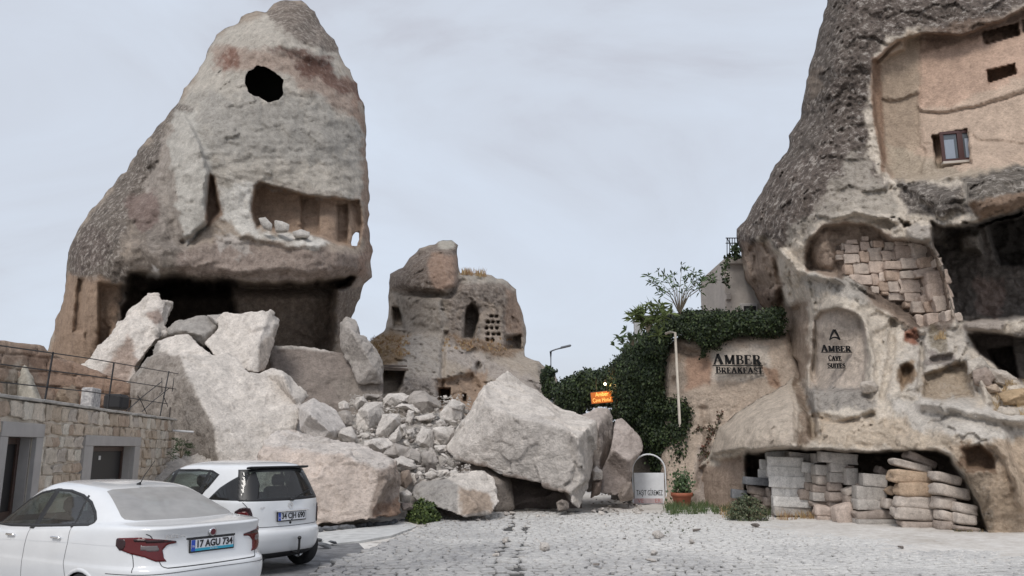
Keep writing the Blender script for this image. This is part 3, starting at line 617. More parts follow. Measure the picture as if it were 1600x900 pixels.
EDGE = [G(*p)[:2] for p in ((478, 905), (500, 882), (575, 858), (612, 842), (655, 826), (690, 806), (790, 796), (930, 790), (1010, 786), (1090, 792))]
road_poly = [tuple(EDGE[0] + np.array([-1.2, -4.5]))] + [tuple(p) for p in EDGE] + [(12.5, 24.2), (17, 19), (17, 5), (-2.5, 5)]
road = mesh('cobbled_road', [(p[0], p[1], -.012) for p in road_poly], [tuple(range(len(road_poly)))[::-1]], pmat('joint_soil', (.06, .058, .056), .95, noise=.25, nscale=9))
tag(road, kind='structure')
def cob_verts(cx, cy, w_, d_, r, seed):
    rr = random.Random(seed); hw, hd = w_ / 2, d_ / 2; h = .036 + rr.uniform(-.006, .008)
    base = [(-hw, -hd), (hw, -hd), (hw, hd), (-hw, hd)]
    base = [(x + rr.uniform(-.2, .2) * w_, y + rr.uniform(-.2, .2) * d_) for x, y in base]
    tx, ty = rr.uniform(-.05, .05), rr.uniform(-.06, .06); V = []
    for k, z in ((1, -.02), (.97, h * .72), (.80, h)):
        for x, y in base: V.append((x * k, y * k, z + x * tx + y * ty))
    c, s = math.cos(r), math.sin(r)
    return [(cx + x * c - y * s, cy + x * s + y * c, z - .012) for x, y, z in V]
CF = [(0, 1, 5, 4), (1, 2, 6, 5), (2, 3, 7, 6), (3, 0, 4, 7), (4, 5, 9, 8), (5, 6, 10, 9), (6, 7, 11, 10), (7, 4, 8, 11), (8, 9, 10, 11)]
cand = []; y = 7.0; rowi = 0
rr = random.Random(3)
while y < 24.3:
    d_ = rr.uniform(.13, .20); x = -6 + rr.uniform(0, .2)
    while x < 16.5:
        w_ = rr.uniform(.15, .28)
        yy = y + .35 * math.sin((x + 1) * .9) + .07 * math.sin(x * 2.7 + y) + rr.uniform(-.02, .02)
        cand.append((x + w_ / 2, yy, w_ * .88, d_ * .84, .32 * math.cos((x + 1) * .9) * .9 + rr.uniform(-.13, .13))); x += w_
    y += d_
cx = np.array([c[0] for c in cand]); cy = np.array([c[1] for c in cand])
ok = sdist(road_poly, cx, cy)[0] > .04
px_, py_ = pix(np.stack([cx, cy, 0 * cx], 1))
# two narrow drain lines run down the middle of the lane
for a, b in ((G(806, 800), G(768, 905)), (G(828, 798), G(806, 905))):
    t = (cy - a[1]) / (b[1] - a[1]); lx = a[0] + t * (b[0] - a[0]); ok &= ~((np.abs(cx - lx) < .055) & (cy < 23.5))
cand = [c for c, o in zip(cand, ok) if o]; px_ = px_[ok]; py_ = py_[ok]
vis = [(i, c) for i, c in enumerate(cand) if 470 < px_[i] < 1590 and py_[i] < 899]
vis.sort(key=lambda t: t[1][1]); near = set(i for i, c in vis[:300])
variants = [mesh('cobblestone', cob_verts(0, 0, .16, .1, 0, 100 + k), CF, COB, None, False, link=False) for k in range(10)]
V = []; F = []
for i, c in enumerate(cand):
    if i in near:
        o = inst('cobblestone', variants[i % 10], (c[0], c[1], 0), (0, 0, c[4]), (c[2] / .16, c[3] / .1, 1), road)
    else:
        n0 = len(V); V += cob_verts(*c, i); F += [tuple(k + n0 for k in f) for f in CF]
o = mesh('cobblestones', V, np.array(F), COB, road, False); o['kind'] = 'stuff'
# dust and dirt lying over the stones to the right
gx = np.arange(-6, 19, .09); gy = np.arange(9, 27.5, .09); X, Y = np.meshgrid(gx, gy); P = np.stack([X, Y, 0 * X], -1).reshape(-1, 3)
PX, PY = pix(P + 0.0)
s_ = sdist([(1010, 782), (1050, 806), (1130, 824), (1230, 846), (1420, 872), (1620, 892), (2400, 980), (2400, 700), (1000, 700)], PX, PY)[0]
Z = -.035 + .055 * sstep(s_ / 26 + .5) + .022 * fbm(P, .8, 4, 6) + .012 * fbm(P, 4, 3, 9) + .05 * sstep((s_ - 10) / 40)
s2 = sdist([(620, 828), (660, 812), (700, 804), (800, 800), (930, 796), (985, 800), (1060, 800), (1090, 700), (600, 700)], PX, PY)[0]; Z = np.maximum(Z, -.03 + .06 * sstep(s2 / 12 + .5) + .03 * fbm(P, 2, 4, 16))
P[:, 2] = Z; I = np.arange(X.size).reshape(X.shape); q = np.stack([I[:-1, :-1], I[:-1, 1:], I[1:, 1:], I[1:, :-1]], -1).reshape(-1, 4)
q = q[(Z[q] > -.02).any(1) & (PX[q].min(1) > 560)]
u = np.unique(q); mpp = np.full(len(P), -1); mpp[u] = np.arange(len(u))
tag(mesh('dirt_verge', P[u], mpp[q], DUST), kind='structure')
# asphalt by the cars and the pale concrete gutter
asph = [G(*p) for p in ((478, 906), (500, 884), (572, 860), (560, 848), (470, 856), (300, 850), (-900, 870), (-1400, 1200), (300, 1300))]
tag(mesh('asphalt_road', [(p[0], p[1], -.006) for p in asph], [tuple(range(len(asph)))], pmat('asphalt', (.17, .17, .175), .9, noise=.35, nscale=4, bump=.012, bscale=60)), kind='structure')
gut = [G(*p) for p in ((470, 857), (560, 847), (612, 838), (650, 824), (640, 818), (500, 833), (440, 838), (400, 850))]
mb = MB(); mb.add([(p[0], p[1], .02) for p in gut] + [(p[0], p[1], -.03) for p in gut], [tuple(range(8))[::-1]] + [(i, (i + 1) % 8, 8 + (i + 1) % 8, 8 + i) for i in range(8)])
tag(mb.build('concrete_gutter', pmat('concrete_pale', (.50, .50, .49), .9, noise=.18, nscale=4, bump=.008, bscale=30)), kind='structure')
# kerb of dark broken stones
def chunk_mesh(name, seed, n=14, mat=None, sx=1, sy=1, sz=1, col=FRESH, sub=True):
    rr = random.Random(seed); bm = bmesh.new()
    for _ in range(n):
        v = Vector((rr.gauss(0, 1), rr.gauss(0, 1), rr.gauss(0, 1))).normalized() * rr.uniform(.82, 1.0); bm.verts.new((v.x * sx * .5, v.y * sy * .5, v.z * sz * .5))
    r = bmesh.ops.convex_hull(bm, input=bm.verts[:]); bmesh.ops.delete(bm, geom=[v for v in bm.verts if not v.link_faces], context='VERTS')
    if sub: bmesh.ops.bevel(bm, geom=bm.edges[:], offset=.035, segments=1, affect='EDGES')
    bmesh.ops.recalc_face_normals(bm, faces=bm.faces[:])
    me = bpy.data.meshes.new(name); bm.to_mesh(me); bm.free(); me.materials.append(mat or ROCK); setcol(me, col, .1); return me
kerb = empty('kerb', G(560, 826)); tag(kerb, 'broken low kerb of dark stones in front of the flat pinkish boulder', 'kerb')
dk = pmat('dark_basalt', (.12, .125, .135), .85, noise=.3, nscale=8, bump=.02, bscale=14)
kv = [chunk_mesh('kerb_stone', 40 + k, 16, dk, 1, .6, .6) for k in range(4)]
for k, t in enumerate(np.linspace(0, 1, 15)):
    p = G(500 + 138 * t + rr.uniform(-3, 3), 829 - 13 * t + rr.uniform(-1, 1)); s = rr.uniform(.22, .42)
    o = inst('kerb_stone', kv[k % 4], (p[0], p[1], .03), (rr.uniform(-.2, .2), rr.uniform(-.2, .2), rr.uniform(-.5, .5)), (s, .3, .28), None)
    o.parent = kerb; o.location = Vector(o.location) - kerb.location
for k, (pp, s) in enumerate((((506, 857), .4), ((520, 852), .3), ((498, 848), .35))):
    p = G(*pp); o = inst('loose_stone', kv[k], (p[0], p[1], .06), (.1, .2, k), (s, s * .8, s * .4)); tag(o, ['dark flat stone lying nearest the tyre of the rear car', 'small dark stone beside the asphalt edge', 'dark stone chip by the concrete gutter'][k], 'stone')
# ================================================================== named boulders
def zx(X, Y, x0, y0, s): return (x0 + X / s, y0 + Y / s)
SLABZ = [([(190, 560), (236, 550), (280, 553), (293, 592), (332, 662), (347, 760), (180, 760)], (.34, .30, .265), 5, .3, .95, 8), ([(205, 575), (236, 535), (250, 545), (240, 560), (212, 590)], (.36, .33, .30), 4)]
rock('fallen_slab', 'gigantic fallen slab behind the white cars, pale top and dark left side',
 [(236.7,539.6,30),(243,530,30.6),(292.7,522.5,31),(310,539.6,30.5),(336,553.6,29.9),(358,549,30),(389,581.6,29.3),(404.7,584.7,29.6),(426.5,575.4,30.3),(448,584.7,30.3),(481,619,29.5),(467,639,28.8),(466,676.5,28.2),
  (455,740,27.4),(350,770,26.0),(331.6,662.5,26.4),(280,553.6,28.8),(292.7,592.5,27.6),(236.7,556,29.9),(186,614,30.2),(186,770,29.0),(376.7,654.7,27.4)],
 [[0,1,2,3,4,16,18],[18,16,17,15,14,20,19],[16,4,5,6,21,15,17],[6,7,8,9,10,11,21],[15,21,13,14],[21,11,12,13]], T=4, vox=.07, amp=.07, nf=.8, chips=.11, cf=.9, zones=SLABZ)
rock('ramp_rock', 'tall pale jagged rock sloping down left behind the terrace railing',
 [(90,645,31.0),(103,605,31.2),(150,548,32),(190,501,33),(199,483.5,33.5),(218,469.6,33.6),(230.5,457,33.7),(249,455.6,33.7),(255,468,33.5),(270,469.6,34),(263,502,33.6),(257,514.7,33.4),(264.7,522.5,33),(243,532,32),
  (212,572,31.2),(205,660,30.6),(190,533,31.6),(236,498,32.8)], [[0,1,2,16,14,15],[2,3,4,5,17,16],[5,6,7,8,11,17],[8,9,10,11],[11,12,13,17],[17,13,14,16]], T=2.6, vox=.06, amp=.10, chips=.14, cf=1.1,
 zones=[([(150,600),(200,520),(215,560),(200,600),(160,650)], (.42,.31,.25), 8, .1, .8), ([(228,490),(246,480),(255,500),(240,508)], (.43,.32,.27), 5, 0, .8)])
rock('square_block', 'big flat-topped pale block leaning in front of the dark cave mouth',
 [(348.7,488,32),(376.7,490,32),(422,483.6,32.4),(438,499,33),(431,524,32.4),(418.7,567.6,31.3),(412.5,578.5,31),(404.7,583,30.5),(389,580,30.3),(336,556,30.4),(319,536.5,31),(341,511.6,31.8),(339,499,32),(404.7,536.5,31.0)],
 [[0,1,2,13,7,8,9,10,11,12],[2,3,4,5,6,7,13]], T=2.4, vox=.06, amp=.07, chips=.06, cf=1.5, zones=[([(404,540),(440,500),(418,580),(404,585)], (.42,.36,.31), 5, .2, .8)])
rock('rounded_slab', 'grey rounded slab lying left of the big flat-topped block',
 [(258,516,33.2),(274,502,33),(320.7,491,33.2),(334.7,505,32.9),(341,511,32.6),(327,530,32),(320.7,541,31.6),(296,526,31.8),(262,524,32.6)], None, T=2, vox=.07, amp=.06, chips=.06, col=(.42,.39,.36))
rock('wedge_rock', 'small cracked wedge stuck between the rounded slab and flat-topped block', [(322,492,33.2),(349,490,33.1),(342,511,32.6),(333,505,32.8)], None, T=1, vox=.05, amp=.03, chips=.03, col=(.5,.465,.43))
rock('tower_foot_wall', 'brownish broken rock wall at the foot of the tower, right side',
 [(420,540,34.8),(455,539,34.8),(487,541,34.8),(522,549,34.6),(560,552,34.6),(599,563,34.8),(599,680,33.4),(420,680,32.6),(505,600,34.2)], [[0,1,2,8],[2,3,4,8],[4,5,6,8],[6,7,8],[7,0,8]], T=2, vox=.08, amp=.12, chips=.10, cf=.9, col=(.31,.265,.235),
 zones=[([(430,536),(530,545),(530,550),(430,544)], (.55,.51,.47), 3, 0, .9, 3), ([(520,600),(597,560),(597,660),(540,660)], (.33,.29,.255), 14, .1, .8)])
rock('leaning_slab', 'pale slab leaning at the right foot of the tower, sloping to a doorway',
 [(533,546,34.4),(530,503,35),(541,497,35),(559.5,507,35),(561,522,34.6),(573,525,34.4),(597,559,34.2),(599,600,34.0),(560,600,33.7)], None, T=1.2, vox=.06, amp=.07, chips=.06, col=(.45,.41,.375))
rock('knob_rock', 'small rounded rock perched at the tower right corner', [(535,500,35.4),(541,494,35.5),(556,500,35.6),(561,510,35.4),(548,516,35.2),(536,512,35.2)], None, T=.8, vox=.05, amp=.04, col=(.46,.42,.38))
rock('right_hip_rock', 'pale rounded rock resting against right shoulder of gigantic slab', [(467,641,29.0),(479,619,29.4),(455,588,30),(440,577,30.4),(428,577,30.2),(420,586,29.8),(440,610,29.3)], None, T=1.3, vox=.06, amp=.06, chips=.05)
rock('white_wedge', 'smooth whitish wedge between the gigantic slab and the rubble', [(466,636,28.4),(490,621,28.8),(524,641,28.6),(543,669,27.8),(526,686,27.0),(500,690,26.4),(468,672,27)], None, T=1.4, vox=.05, amp=.04, chips=.04, col=(.62,.575,.54))
rock('flat_pink_boulder', 'large flat-topped pinkish boulder beside the rear car, behind the kerb',
 [(404,712,20.6),(412,690,21.4),(433,674,22.2),(462,677,22.4),(503,684,22.4),(555,694,22.4),(600,712,22.0),(620,722,21.6),(626,747,21.2),(628,803,20.4),(577,812,19.6),(503,820,19.6),(420,824,19.6),(395,800,19.8),(440,705,20.6),(540,712,20.2),(590,733,19.9),(606,752,19.9)],
 [[0,1,2,14],[2,3,4,5,15,14],[5,6,7,16,15],[7,8,17,16],[8,9,10,17],[0,14,15,16,17,10,11,12,13]], T=2.4, vox=.045, amp=.05, nf=1.6, chips=.09, cf=2.2, col=(.64,.545,.48),
 zones=[([(400,690),(433,668),(560,690),(622,718),(600,735),(540,712),(440,700)], (.68,.62,.57), 6), ([(590,740),(632,720),(632,812),(576,812)], (.32,.26,.22), 5, .3, .9, 6), ([(590,790),(632,770),(632,815),(580,815)], (.25,.15,.10), 6, .3, .7)])  # darker colour of the right facet stands in for its shade
rock('egg_boulder', 'medium pale boulder with tan right flank lying below the biggest boulder',
 [(643,764,22.6),(649,757,22.6),(667,747,23),(711,739,23.2),(758,734,23.2),(772,747,23),(780,784,22.2),(767,803,21.6),(727,808,21.2),(699,800,21.2),(664,785,21.7),(644,779,22.2),(714,756,21.9),(745,790,21.3)],
 [[0,1,2,12,10,11],[2,3,4,12],[4,5,6,12],[12,6,7,13],[13,7,8],[12,13,8,9,10]], T=1.6, vox=.04, amp=.04, chips=.04, cf=2.4, zones=[([(643,755),(700,748),(716,757),(714,800),(640,790)], (.40,.375,.35), 5, .3, .95, 5), ([(716,760),(762,770),(772,800),(720,808)], (.42,.32,.245), 7, .1, .85)])
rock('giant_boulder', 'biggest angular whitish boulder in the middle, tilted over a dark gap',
 [(794,579,28.0),(769.5,596,27.0),(756.5,600,26.0),(697,701.5,25.6),(709,717,24.7),(804,652,23.5),(827,648,23.8),(886.5,671,23.2),(902,684,22.8),(930,658,25.2),(908,649,26.2),(865,632,27.6),(833,606,28.2),(929,681,25.0),
  (925.5,748,24.9),(905,796,23.6),(895,788,23.3),(891,771,23.4),(853,759,23.7),(790,743,24.1),(764,730,24.3),(912,752,23.3),(757,630,24.3)],
 [[12,0,1,2,22,5,6],[2,3,4,22],[22,4,20,19,18,17,21,8,7,6,5],[11,12,6,7],[10,11,7,8],[9,10,8,13],[13,8,21,14],[14,21,17,16,15]], T=3.6, vox=.05, amp=.09, nf=.9, chips=.075, cf=1.2, back=.8,
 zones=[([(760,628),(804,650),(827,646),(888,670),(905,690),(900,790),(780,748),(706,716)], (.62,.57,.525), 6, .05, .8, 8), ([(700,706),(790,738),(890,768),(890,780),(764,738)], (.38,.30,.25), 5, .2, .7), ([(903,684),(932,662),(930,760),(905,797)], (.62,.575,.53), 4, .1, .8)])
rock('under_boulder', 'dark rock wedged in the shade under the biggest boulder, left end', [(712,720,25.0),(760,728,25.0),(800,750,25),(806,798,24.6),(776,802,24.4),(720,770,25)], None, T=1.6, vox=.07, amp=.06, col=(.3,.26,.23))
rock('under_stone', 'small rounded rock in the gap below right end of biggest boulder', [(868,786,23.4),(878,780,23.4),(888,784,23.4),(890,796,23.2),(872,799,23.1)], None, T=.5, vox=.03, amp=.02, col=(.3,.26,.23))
rock('gap_backing_rock', 'dark rock mass deep in the gap under the biggest boulder', [(770,738,26.4),(905,755,26.4),(912,798,26.0),(770,808,25.6)], None, T=2, vox=.1, amp=.08, col=(.25,.21,.19))  # rock added behind the gap, coloured dark so the gap reads as shade
rock('rear_block', 'tall pale block behind the right end of the biggest boulder, under the arch', [(904,650,28.6),(934,636.5,29),(951.5,638,29),(957,655,28.6),(957,690,28.2),(946,730,27.6),(933,770,27),(916,770,27),(915,690,28)], None, T=1.6, vox=.06, amp=.07, chips=.05, col=(.5,.44,.40))
rock('two_tone_slab', 'upright pointed slab left of the sign, pale above and brownish below',
 [(962,655,26.9),(972,652,27),(990.6,670,26.8),(1003.5,690,26.8),(1004,703,26.6),(990,727,26.2),(985,755,26),(963,775,25.5),(938,773,25.8),(934,748,26.2),(947,722,26.4),(955,700,26.2),(962,704,25.9),(981,720,25.8)],
 [[0,1,2,3,4,5,13,12,11],[11,12,13,5,6,7,8,9,10]], T=1.3, vox=.04, amp=.04, chips=.035, cf=2.2, col=(.52,.45,.41), zones=[([(960,704),(984,722),(988,760),(963,780),(930,775),(932,745)], (.28,.235,.21), 3, .15, .95, 3)])
rock('small_white_block', 'small whitish block squeezed left of the two-coloured upright slab', [(925,734,25.8),(932,727,25.9),(942,736,25.8),(941,750,25.6),(926,751,25.6)], None, T=.5, vox=.03, amp=.02, chips=.02)
rock('brown_foot_rock', 'brown rock low between biggest boulder and upright slab', [(924,752,25.9),(941,750,25.9),(938,772,25.4),(922,780,25.2)], None, T=.6, vox=.04, amp=.03, col=(.33,.26,.22))
rock('sign_rock', 'low brownish rock touching the left leg of the no-entry sign', [(964,772,25.8),(972,760,26),(987,751,26),(990,780,25.6),(968,784,25.3)], None, T=.6, vox=.03, amp=.03, col=(.38,.32,.28))
# ------------------------------------------------------------------ rubble one can tell apart
def RY(y): return 23.2 + (735 - y) * .083
RB = [('upright rubble block with a flat pale face left of centre of the slope', [(115,260),(170,215),(200,190),(370,180),(375,320),(300,440),(230,530),(100,470)], .9),
 ('thin flat slab lying on top of rubble, near the brown wall', [(175,125),(200,100),(340,95),(362,120),(330,148),(200,152)], .9),
 ('rounded whitish rubble block left of the upright one', [(75,210),(105,130),(180,120),(220,190),(115,265)], .8),
 ('wide pale block below the dark doorway of the outcrop', [(370,150),(430,100),(560,90),(645,112),(640,185),(490,215),(380,205)], 1.2),
 ('big rounded grey block at the top right of the rubble', [(640,120),(700,70),(800,75),(920,150),(972,240),(800,300),(690,290),(620,190)], 1.2),
 ('thin tilted slab bridging two blocks near the top of the rubble', [(488,235),(560,190),(680,205),(748,270),(730,292),(600,252)], .5),
 ('pointed white block at right of rubble beside the biggest boulder', [(945,290),(1070,145),(1208,205),(1165,350),(1080,420),(950,350)], 1.0),
 ('leaning pale slab right of the upright block', [(310,470),(370,300),(540,300),(550,400),(430,540),(310,520)], .7),
 ('shaded angular block under the leaning pale slab', [(425,548),(545,408),(565,540),(500,592)], .7),
 ('broad pale block in the lower left of rubble', [(180,570),(420,548),(492,602),(360,704),(176,630)], .9),
 ('grey-sided block at the foot of the broad pale one', [(358,704),(492,600),(655,636),(595,745),(500,748)], .7),
 ('angular brownish block low in the rubble, shaded right face', [(578,742),(655,640),(752,680),(762,805),(718,842)], .6),
 ('layered pale block low in the rubble right of the brownish one', [(752,690),(870,636),(952,782),(870,832),(758,812)], .6),
 ('upright pale slab with a shaded crack in the centre right of rubble', [(700,560),(760,420),(862,448),(882,640),(850,652),(740,620)], .6),
 ('broad smooth block right of the cracked slab', [(872,440),(1000,425),(1095,440),(1082,565),(1000,622),(900,615)], .8),
 ('small tan block under the broad smooth block', [(880,620),(1010,616),(1014,682),(930,684)], .5),
 ('pale chunk resting against the foot of biggest boulder', [(958,702),(1020,684),(1066,752),(970,824)], .5),
 ('low grey block at the far left of rubble under whitish block', [(-70,290),(20,265),(80,330),(70,420),(-20,440),(-80,400)], .7),
 ('small rounded stone on the left rim of the rubble', [(-75,190),(-20,170),(35,195),(38,250),(-20,275),(-70,250)], .5),
 ('pale low slab at the left bottom of the rubble', [(-110,470),(60,440),(110,540),(60,590),(-100,560)], .8),
 ('flat pale stone near the top right of the slope', [(700,330),(840,305),(900,330),(860,365),(730,372)], .5),
 ('round stone poking out of the right side of slope', [(900,380),(960,340),(1010,380),(1000,430),(930,440)], .5),
 ('narrow pointed stone in the heart of the slope', [(600,380),(630,265),(690,270),(690,340),(640,430)], .4),
 ('tilted stone beside the narrow pointed one', [(545,420),(600,400),(610,520),(565,535)], .4),
 ('pale jagged stone under the tilted stones', [(610,480),(690,420),(700,500),(650,560),(600,540)], .4),
 ('long pale block behind the flat pinkish boulder right end', [(470,770),(560,720),(700,770),(700,850),(560,880),(480,850)], .9)]
for k, (lab, pts, T) in enumerate(RB):
    V = [(540 + a / 6.43, 600 + b / 6.43) for a, b in pts]; my = np.mean([v[1] for v in V]); yb = RY(my); 
    rock('rubble_block', lab, [(x, y_, yb - .5 + (my - y_) * .012 * 2) for x, y_ in V], None, T=T, vox=.03, it=0, amp=.02, chips=.05, cf=2.0, col=(.68, .63, .58) if 'grey' not in lab and 'brown' not in lab else (.43, .39, .355), cat='rock', seed=k)
for lab, V, c in (('brown broken stone right of the flat pinkish boulder', [(626,737,22.6),(640,733,22.7),(645,752,22.4),(634,764,22.2),(624,758,22.3)], (.34,.27,.22)),
   ('small white stone standing above the green bush', [(624,770,21.9),(636,764,22),(644,772,21.9),(640,786,21.7),(625,784,21.6)], FRESH), ('small dark stone under the white one by the bush', [(624,786,21.4),(645,786,21.5),(650,797,21.2),(628,800,21)], (.25,.21,.19)),
   ('pale stone between the flat pinkish boulder and rubble', [(640,738,23.2),(662,742,23.2),(664,756,23),(646,760,22.8)], FRESH), ('pale pebble block in front of the stump', [(678,735,23.4),(700,733,23.5),(706,741,23.4),(690,746,23.2)], FRESH)):
    rock('stone', lab, V, None, T=.4, vox=.03, amp=.02, chips=.02, col=c, cat='stone')
st = MB(); p = at(673, 738, 23.3); st.tube([p + np.array([0, 0, -.4]), p + np.array([0, 0, .02]), p + np.array([.01, 0, .18])], [.17, .165, .15], 12)
tag(st.build('broken_post', pmat('old_wood', (.10, .085, .075), .9, noise=.3, nscale=20, bump=.02), None), 'stump of a broken dark post among the stones above the bush', 'post')
# small debris: counted pieces on the slope and road
sv = [chunk_mesh('rubble_stone', 200 + k, 13, None, 1, rr.uniform(.6, 1), rr.uniform(.45, .8), (.66, .61, .56)) for k in range(9)] + [chunk_mesh('rubble_stone', 300 + k, 12, None, 1, .7, .45, (.3, .265, .24)) for k in range(3)]
cnt = 0
for k in range(900):
    if cnt >= 170: break
    px = rr.uniform(548, 735); py = rr.uniform(618, 742); Yd = RY(py) + .1
    P = at(px, py, Yd); x_, y_ = P[0], P[1]
    s = rr.choice([.16, .2, .25, .32, .42]) * rr.uniform(.8, 1.2)
    o = inst('rubble_stone', sv[rr.randrange(12)], (x_, y_, P[2] - .05), (rr.uniform(-.6, .6), rr.uniform(-.6, .6), rr.uniform(0, 6)), (s * 1.2, s, s)); tag(o, 'small broken pale stone lying loose in the rubble heap', 'stone', 'small stones of the rubble heap'); cnt += 1
cnt = 0
for k in range(60):
    px = rr.uniform(925, 1005); py = rr.uniform(764, 800) if k % 3 else rr.uniform(790, 806); P = G(px, py)
    s = rr.uniform(.08, .24); o = inst('rubble_stone', sv[rr.randrange(12)], (P[0], P[1], .03 + s * .15 + max(0, (785 - py)) * .008), (rr.uniform(-.4, .4), rr.uniform(-.4, .4), rr.uniform(0, 6)), (s * 1.3, s, s * .8)); tag(o, 'small stone in the scatter between the biggest boulder and the sign', 'stone', 'stones scattered left of the sign')
for k in range(56):
    px = rr.uniform(640, 910); py = 797 + abs(rr.gauss(0, 7)); P = G(px, py); s = rr.uniform(.05, .17)
    o = inst('rubble_stone', sv[rr.randrange(12)], (P[0], P[1], .02 + s * .15), (rr.uniform(-.4, .4), 0, rr.uniform(0, 6)), (s * 1.3, s, s * .8)); tag(o, 'small stone strewn on the cobbles along the foot of the boulders', 'stone', 'stones along the boulder foot')
for lab, px, py, s, c in (('pinkish stone alone on dusty road in front of the sign', 1028, 843, .30, 4), ('white stone on cobbles left of the drain lines', 790, 849, .22, 0), ('pale stone on cobbles below the biggest boulder', 850, 862, .28, 1), ('flat pale stone right of the pinkish stone', 1082, 852, .22, 2),
   ('dark pebble on cobbles near the middle of road', 976, 845, .10, 10), ('brownish pebble low on cobbles, right of centre', 932, 888, .15, 9), ('small pale stone on the dusty road below the pinkish stone', 1022, 870, .16, 5), ('dark stone alone on the pale road at right', 1408, 860, .16, 11),
   ('small dark stone near the grass patch on road', 1090, 833, .2, 11), ('dark slate piece in the dust below the grass', 1182, 826, .3, 10), ('pale stone near the lower edge under the pinkish one', 1018, 881, .15, 6), ('white stone near the boulder gap', 790, 806, .2, 7), ('white lump lying left of drain lines by the boulders', 800, 806, .24, 8), ('pale chip on cobbles near the two drain lines', 776, 872, .12, 3)):
    P = G(px, py); o = inst('loose_stone', sv[c], (P[0], P[1], .03 + s * .2), (.1, .1, px), (s * 1.5, s, s)); tag(o, lab, 'stone')
# fine grit everywhere
V = []; F = []
def grit(n, fx, smin, smax):
    for _ in range(n):
        p = fx(); s = rr.uniform(smin, smax); b0 = len(V); a = rr.uniform(0, 6)
        for kx, ky, kz in ((1, 0, 0), (-.4, .8, 0), (-.5, -.7, 0), (.1, 0, .7)): V.append((p[0] + s * (kx * math.cos(a) - ky * math.sin(a)), p[1] + s * (kx * math.sin(a) + ky * math.cos(a)), p[2] + s * kz))
        F.extend([(b0, b0 + 1, b0 + 3), (b0 + 1, b0 + 2, b0 + 3), (b0 + 2, b0, b0 + 3)])
def g1():
    p = G(rr.uniform(620, 1600), 796 + abs(rr.gauss(0, 22))); return (p[0], p[1], .015)
def g2():
    py = rr.uniform(615, 745); p = at(rr.uniform(545, 735), py, RY(py) + .25); return (p[0], p[1], p[2] - .05)
grit(3500, g1, .012, .04); grit(2500, g2, .03, .09)
o = mesh('stone_grit', V, np.array(F), ROCK, None, False, (.5, .46, .42), 0); tag(o, 'fine grit and chips strewn over rubble and road', 'gravel', kind='stuff')
# ================================================================== surface lookup on finished rock
def bvh(o):
    me = o.data; return BVHTree.FromPolygons([v.co[:] for v in me.vertices], [p.vertices[:] for p in me.polygons])
CAM = Vector((0, 0, EYE))
def surf(tree, px, py, off=0.0):
    d = Vector(at(px, py, 20.0)) - CAM; d.normalize(); h = tree.ray_cast(CAM, d)
    return None if h[0] is None else h[0] - d * off
BC, BT, BM_ = bvh(cliff), bvh(tower), bvh(mid)
STONE = rockmat('dressed_stone', 2.2, .22)
# ================================================================== terrace building, far left
TZ = 2.79; T0 = Vector(at_z(0, 615, TZ)); T1 = Vector(at_z(275, 655, TZ)); TU = (T1 - T0); TL = TU.length; TU.normalize(); TN = Vector((TU.y, -TU.x, 0))
if TN.dot(CAM - T0) < 0: TN = -TN
def wallpt(px, py, off=0.0):
    k = Vector(at(px, py, 1.0)) - CAM; Yw = (T0 + TN * off - CAM).dot(TN) / k.dot(TN); return Vector(at(px, py, Yw))
def wsz(px, py): p = wallpt(px, py); return (p - T0).dot(TU), p.z
def wp(s, z, off=0.0): return T0 + TU * s + TN * off + Vector((0, 0, z - TZ))
RW = Matrix((TU, -TN, Vector((0, 0, 1)))).transposed()
terr = empty('terrace_building', T0 - Vector((0, 0, TZ))); tag(terr, 'low stone terrace building with two recessed doorways behind the white cars', 'building')
def keep(o, par):   # parent without moving
    o.parent = par; o.matrix_parent_inverse = par.matrix_world.inverted() if False else Matrix.Translation(-par.location); return o
d1 = wsz(54, 687); d1o = wsz(66, 675); w1 = wsz(143.6, 694.5); w2 = wsz(208.8, 699); w1o = wsz(131, 686); w2o = wsz(218, 688)
op = [(d1[0] - 1.25, d1[0], 2.06), (w1[0], w2[0], (w1[1] + w2[1]) / 2)]
fr = [(d1[0] - 1.55, d1o[0], 2.32), (w1o[0], w2o[0], (wsz(141, 679)[1] + wsz(211, 684)[1]) / 2)]
S0, S1 = -4.0, TL
mort = pmat('lime_mortar', (.60, .54, .46), .95, noise=.16, nscale=3, bump=.03, bscale=14)
mb = MB(); segs = [(S0, op[0][0]), (op[0][1], op[1][0]), (op[1][1], S1)]
for a, b in segs: mb.box(wp((a + b) / 2, 1.36, -.335), (b - a, .6, 2.72), RW)
for a, b, h in op: mb.box(wp((a + b) / 2, (2.72 + h) / 2, -.35), (b - a, .6, 2.72 - h), RW)
mb.box(wp((S0 + S1) / 2, 1.35, -3.2), (S1 - S0, 5.1, 2.7), RW)
keep(mb.build('wall', mort), terr)
mb = MB(); 
for k in range(26):
    a = S0 + (S1 - S0) * k / 26; b = S0 + (S1 - S0) * (k + 1) / 26
    mb.box(wp((a + b) / 2, TZ - .025 + rr.uniform(-.012, .012), -.33 + rr.uniform(-.02, .02)), (b - a - .01, .74, .06), RW, .01)
keep(mb.build('coping', pmat('weathered_concrete', (.42, .40, .37), .95, noise=.3, nscale=3, bump=.02, bscale=25)), terr)
grey = pmat('grey_render', (.37, .35, .335), .85, noise=.1, nscale=2, bump=.004, bscale=40); dkw = pmat('dark_wood', (.055, .03, .022), .5, noise=.3, nscale=10)
dglass = pmat('dark_window_glass', (.008, .008, .009), .55)
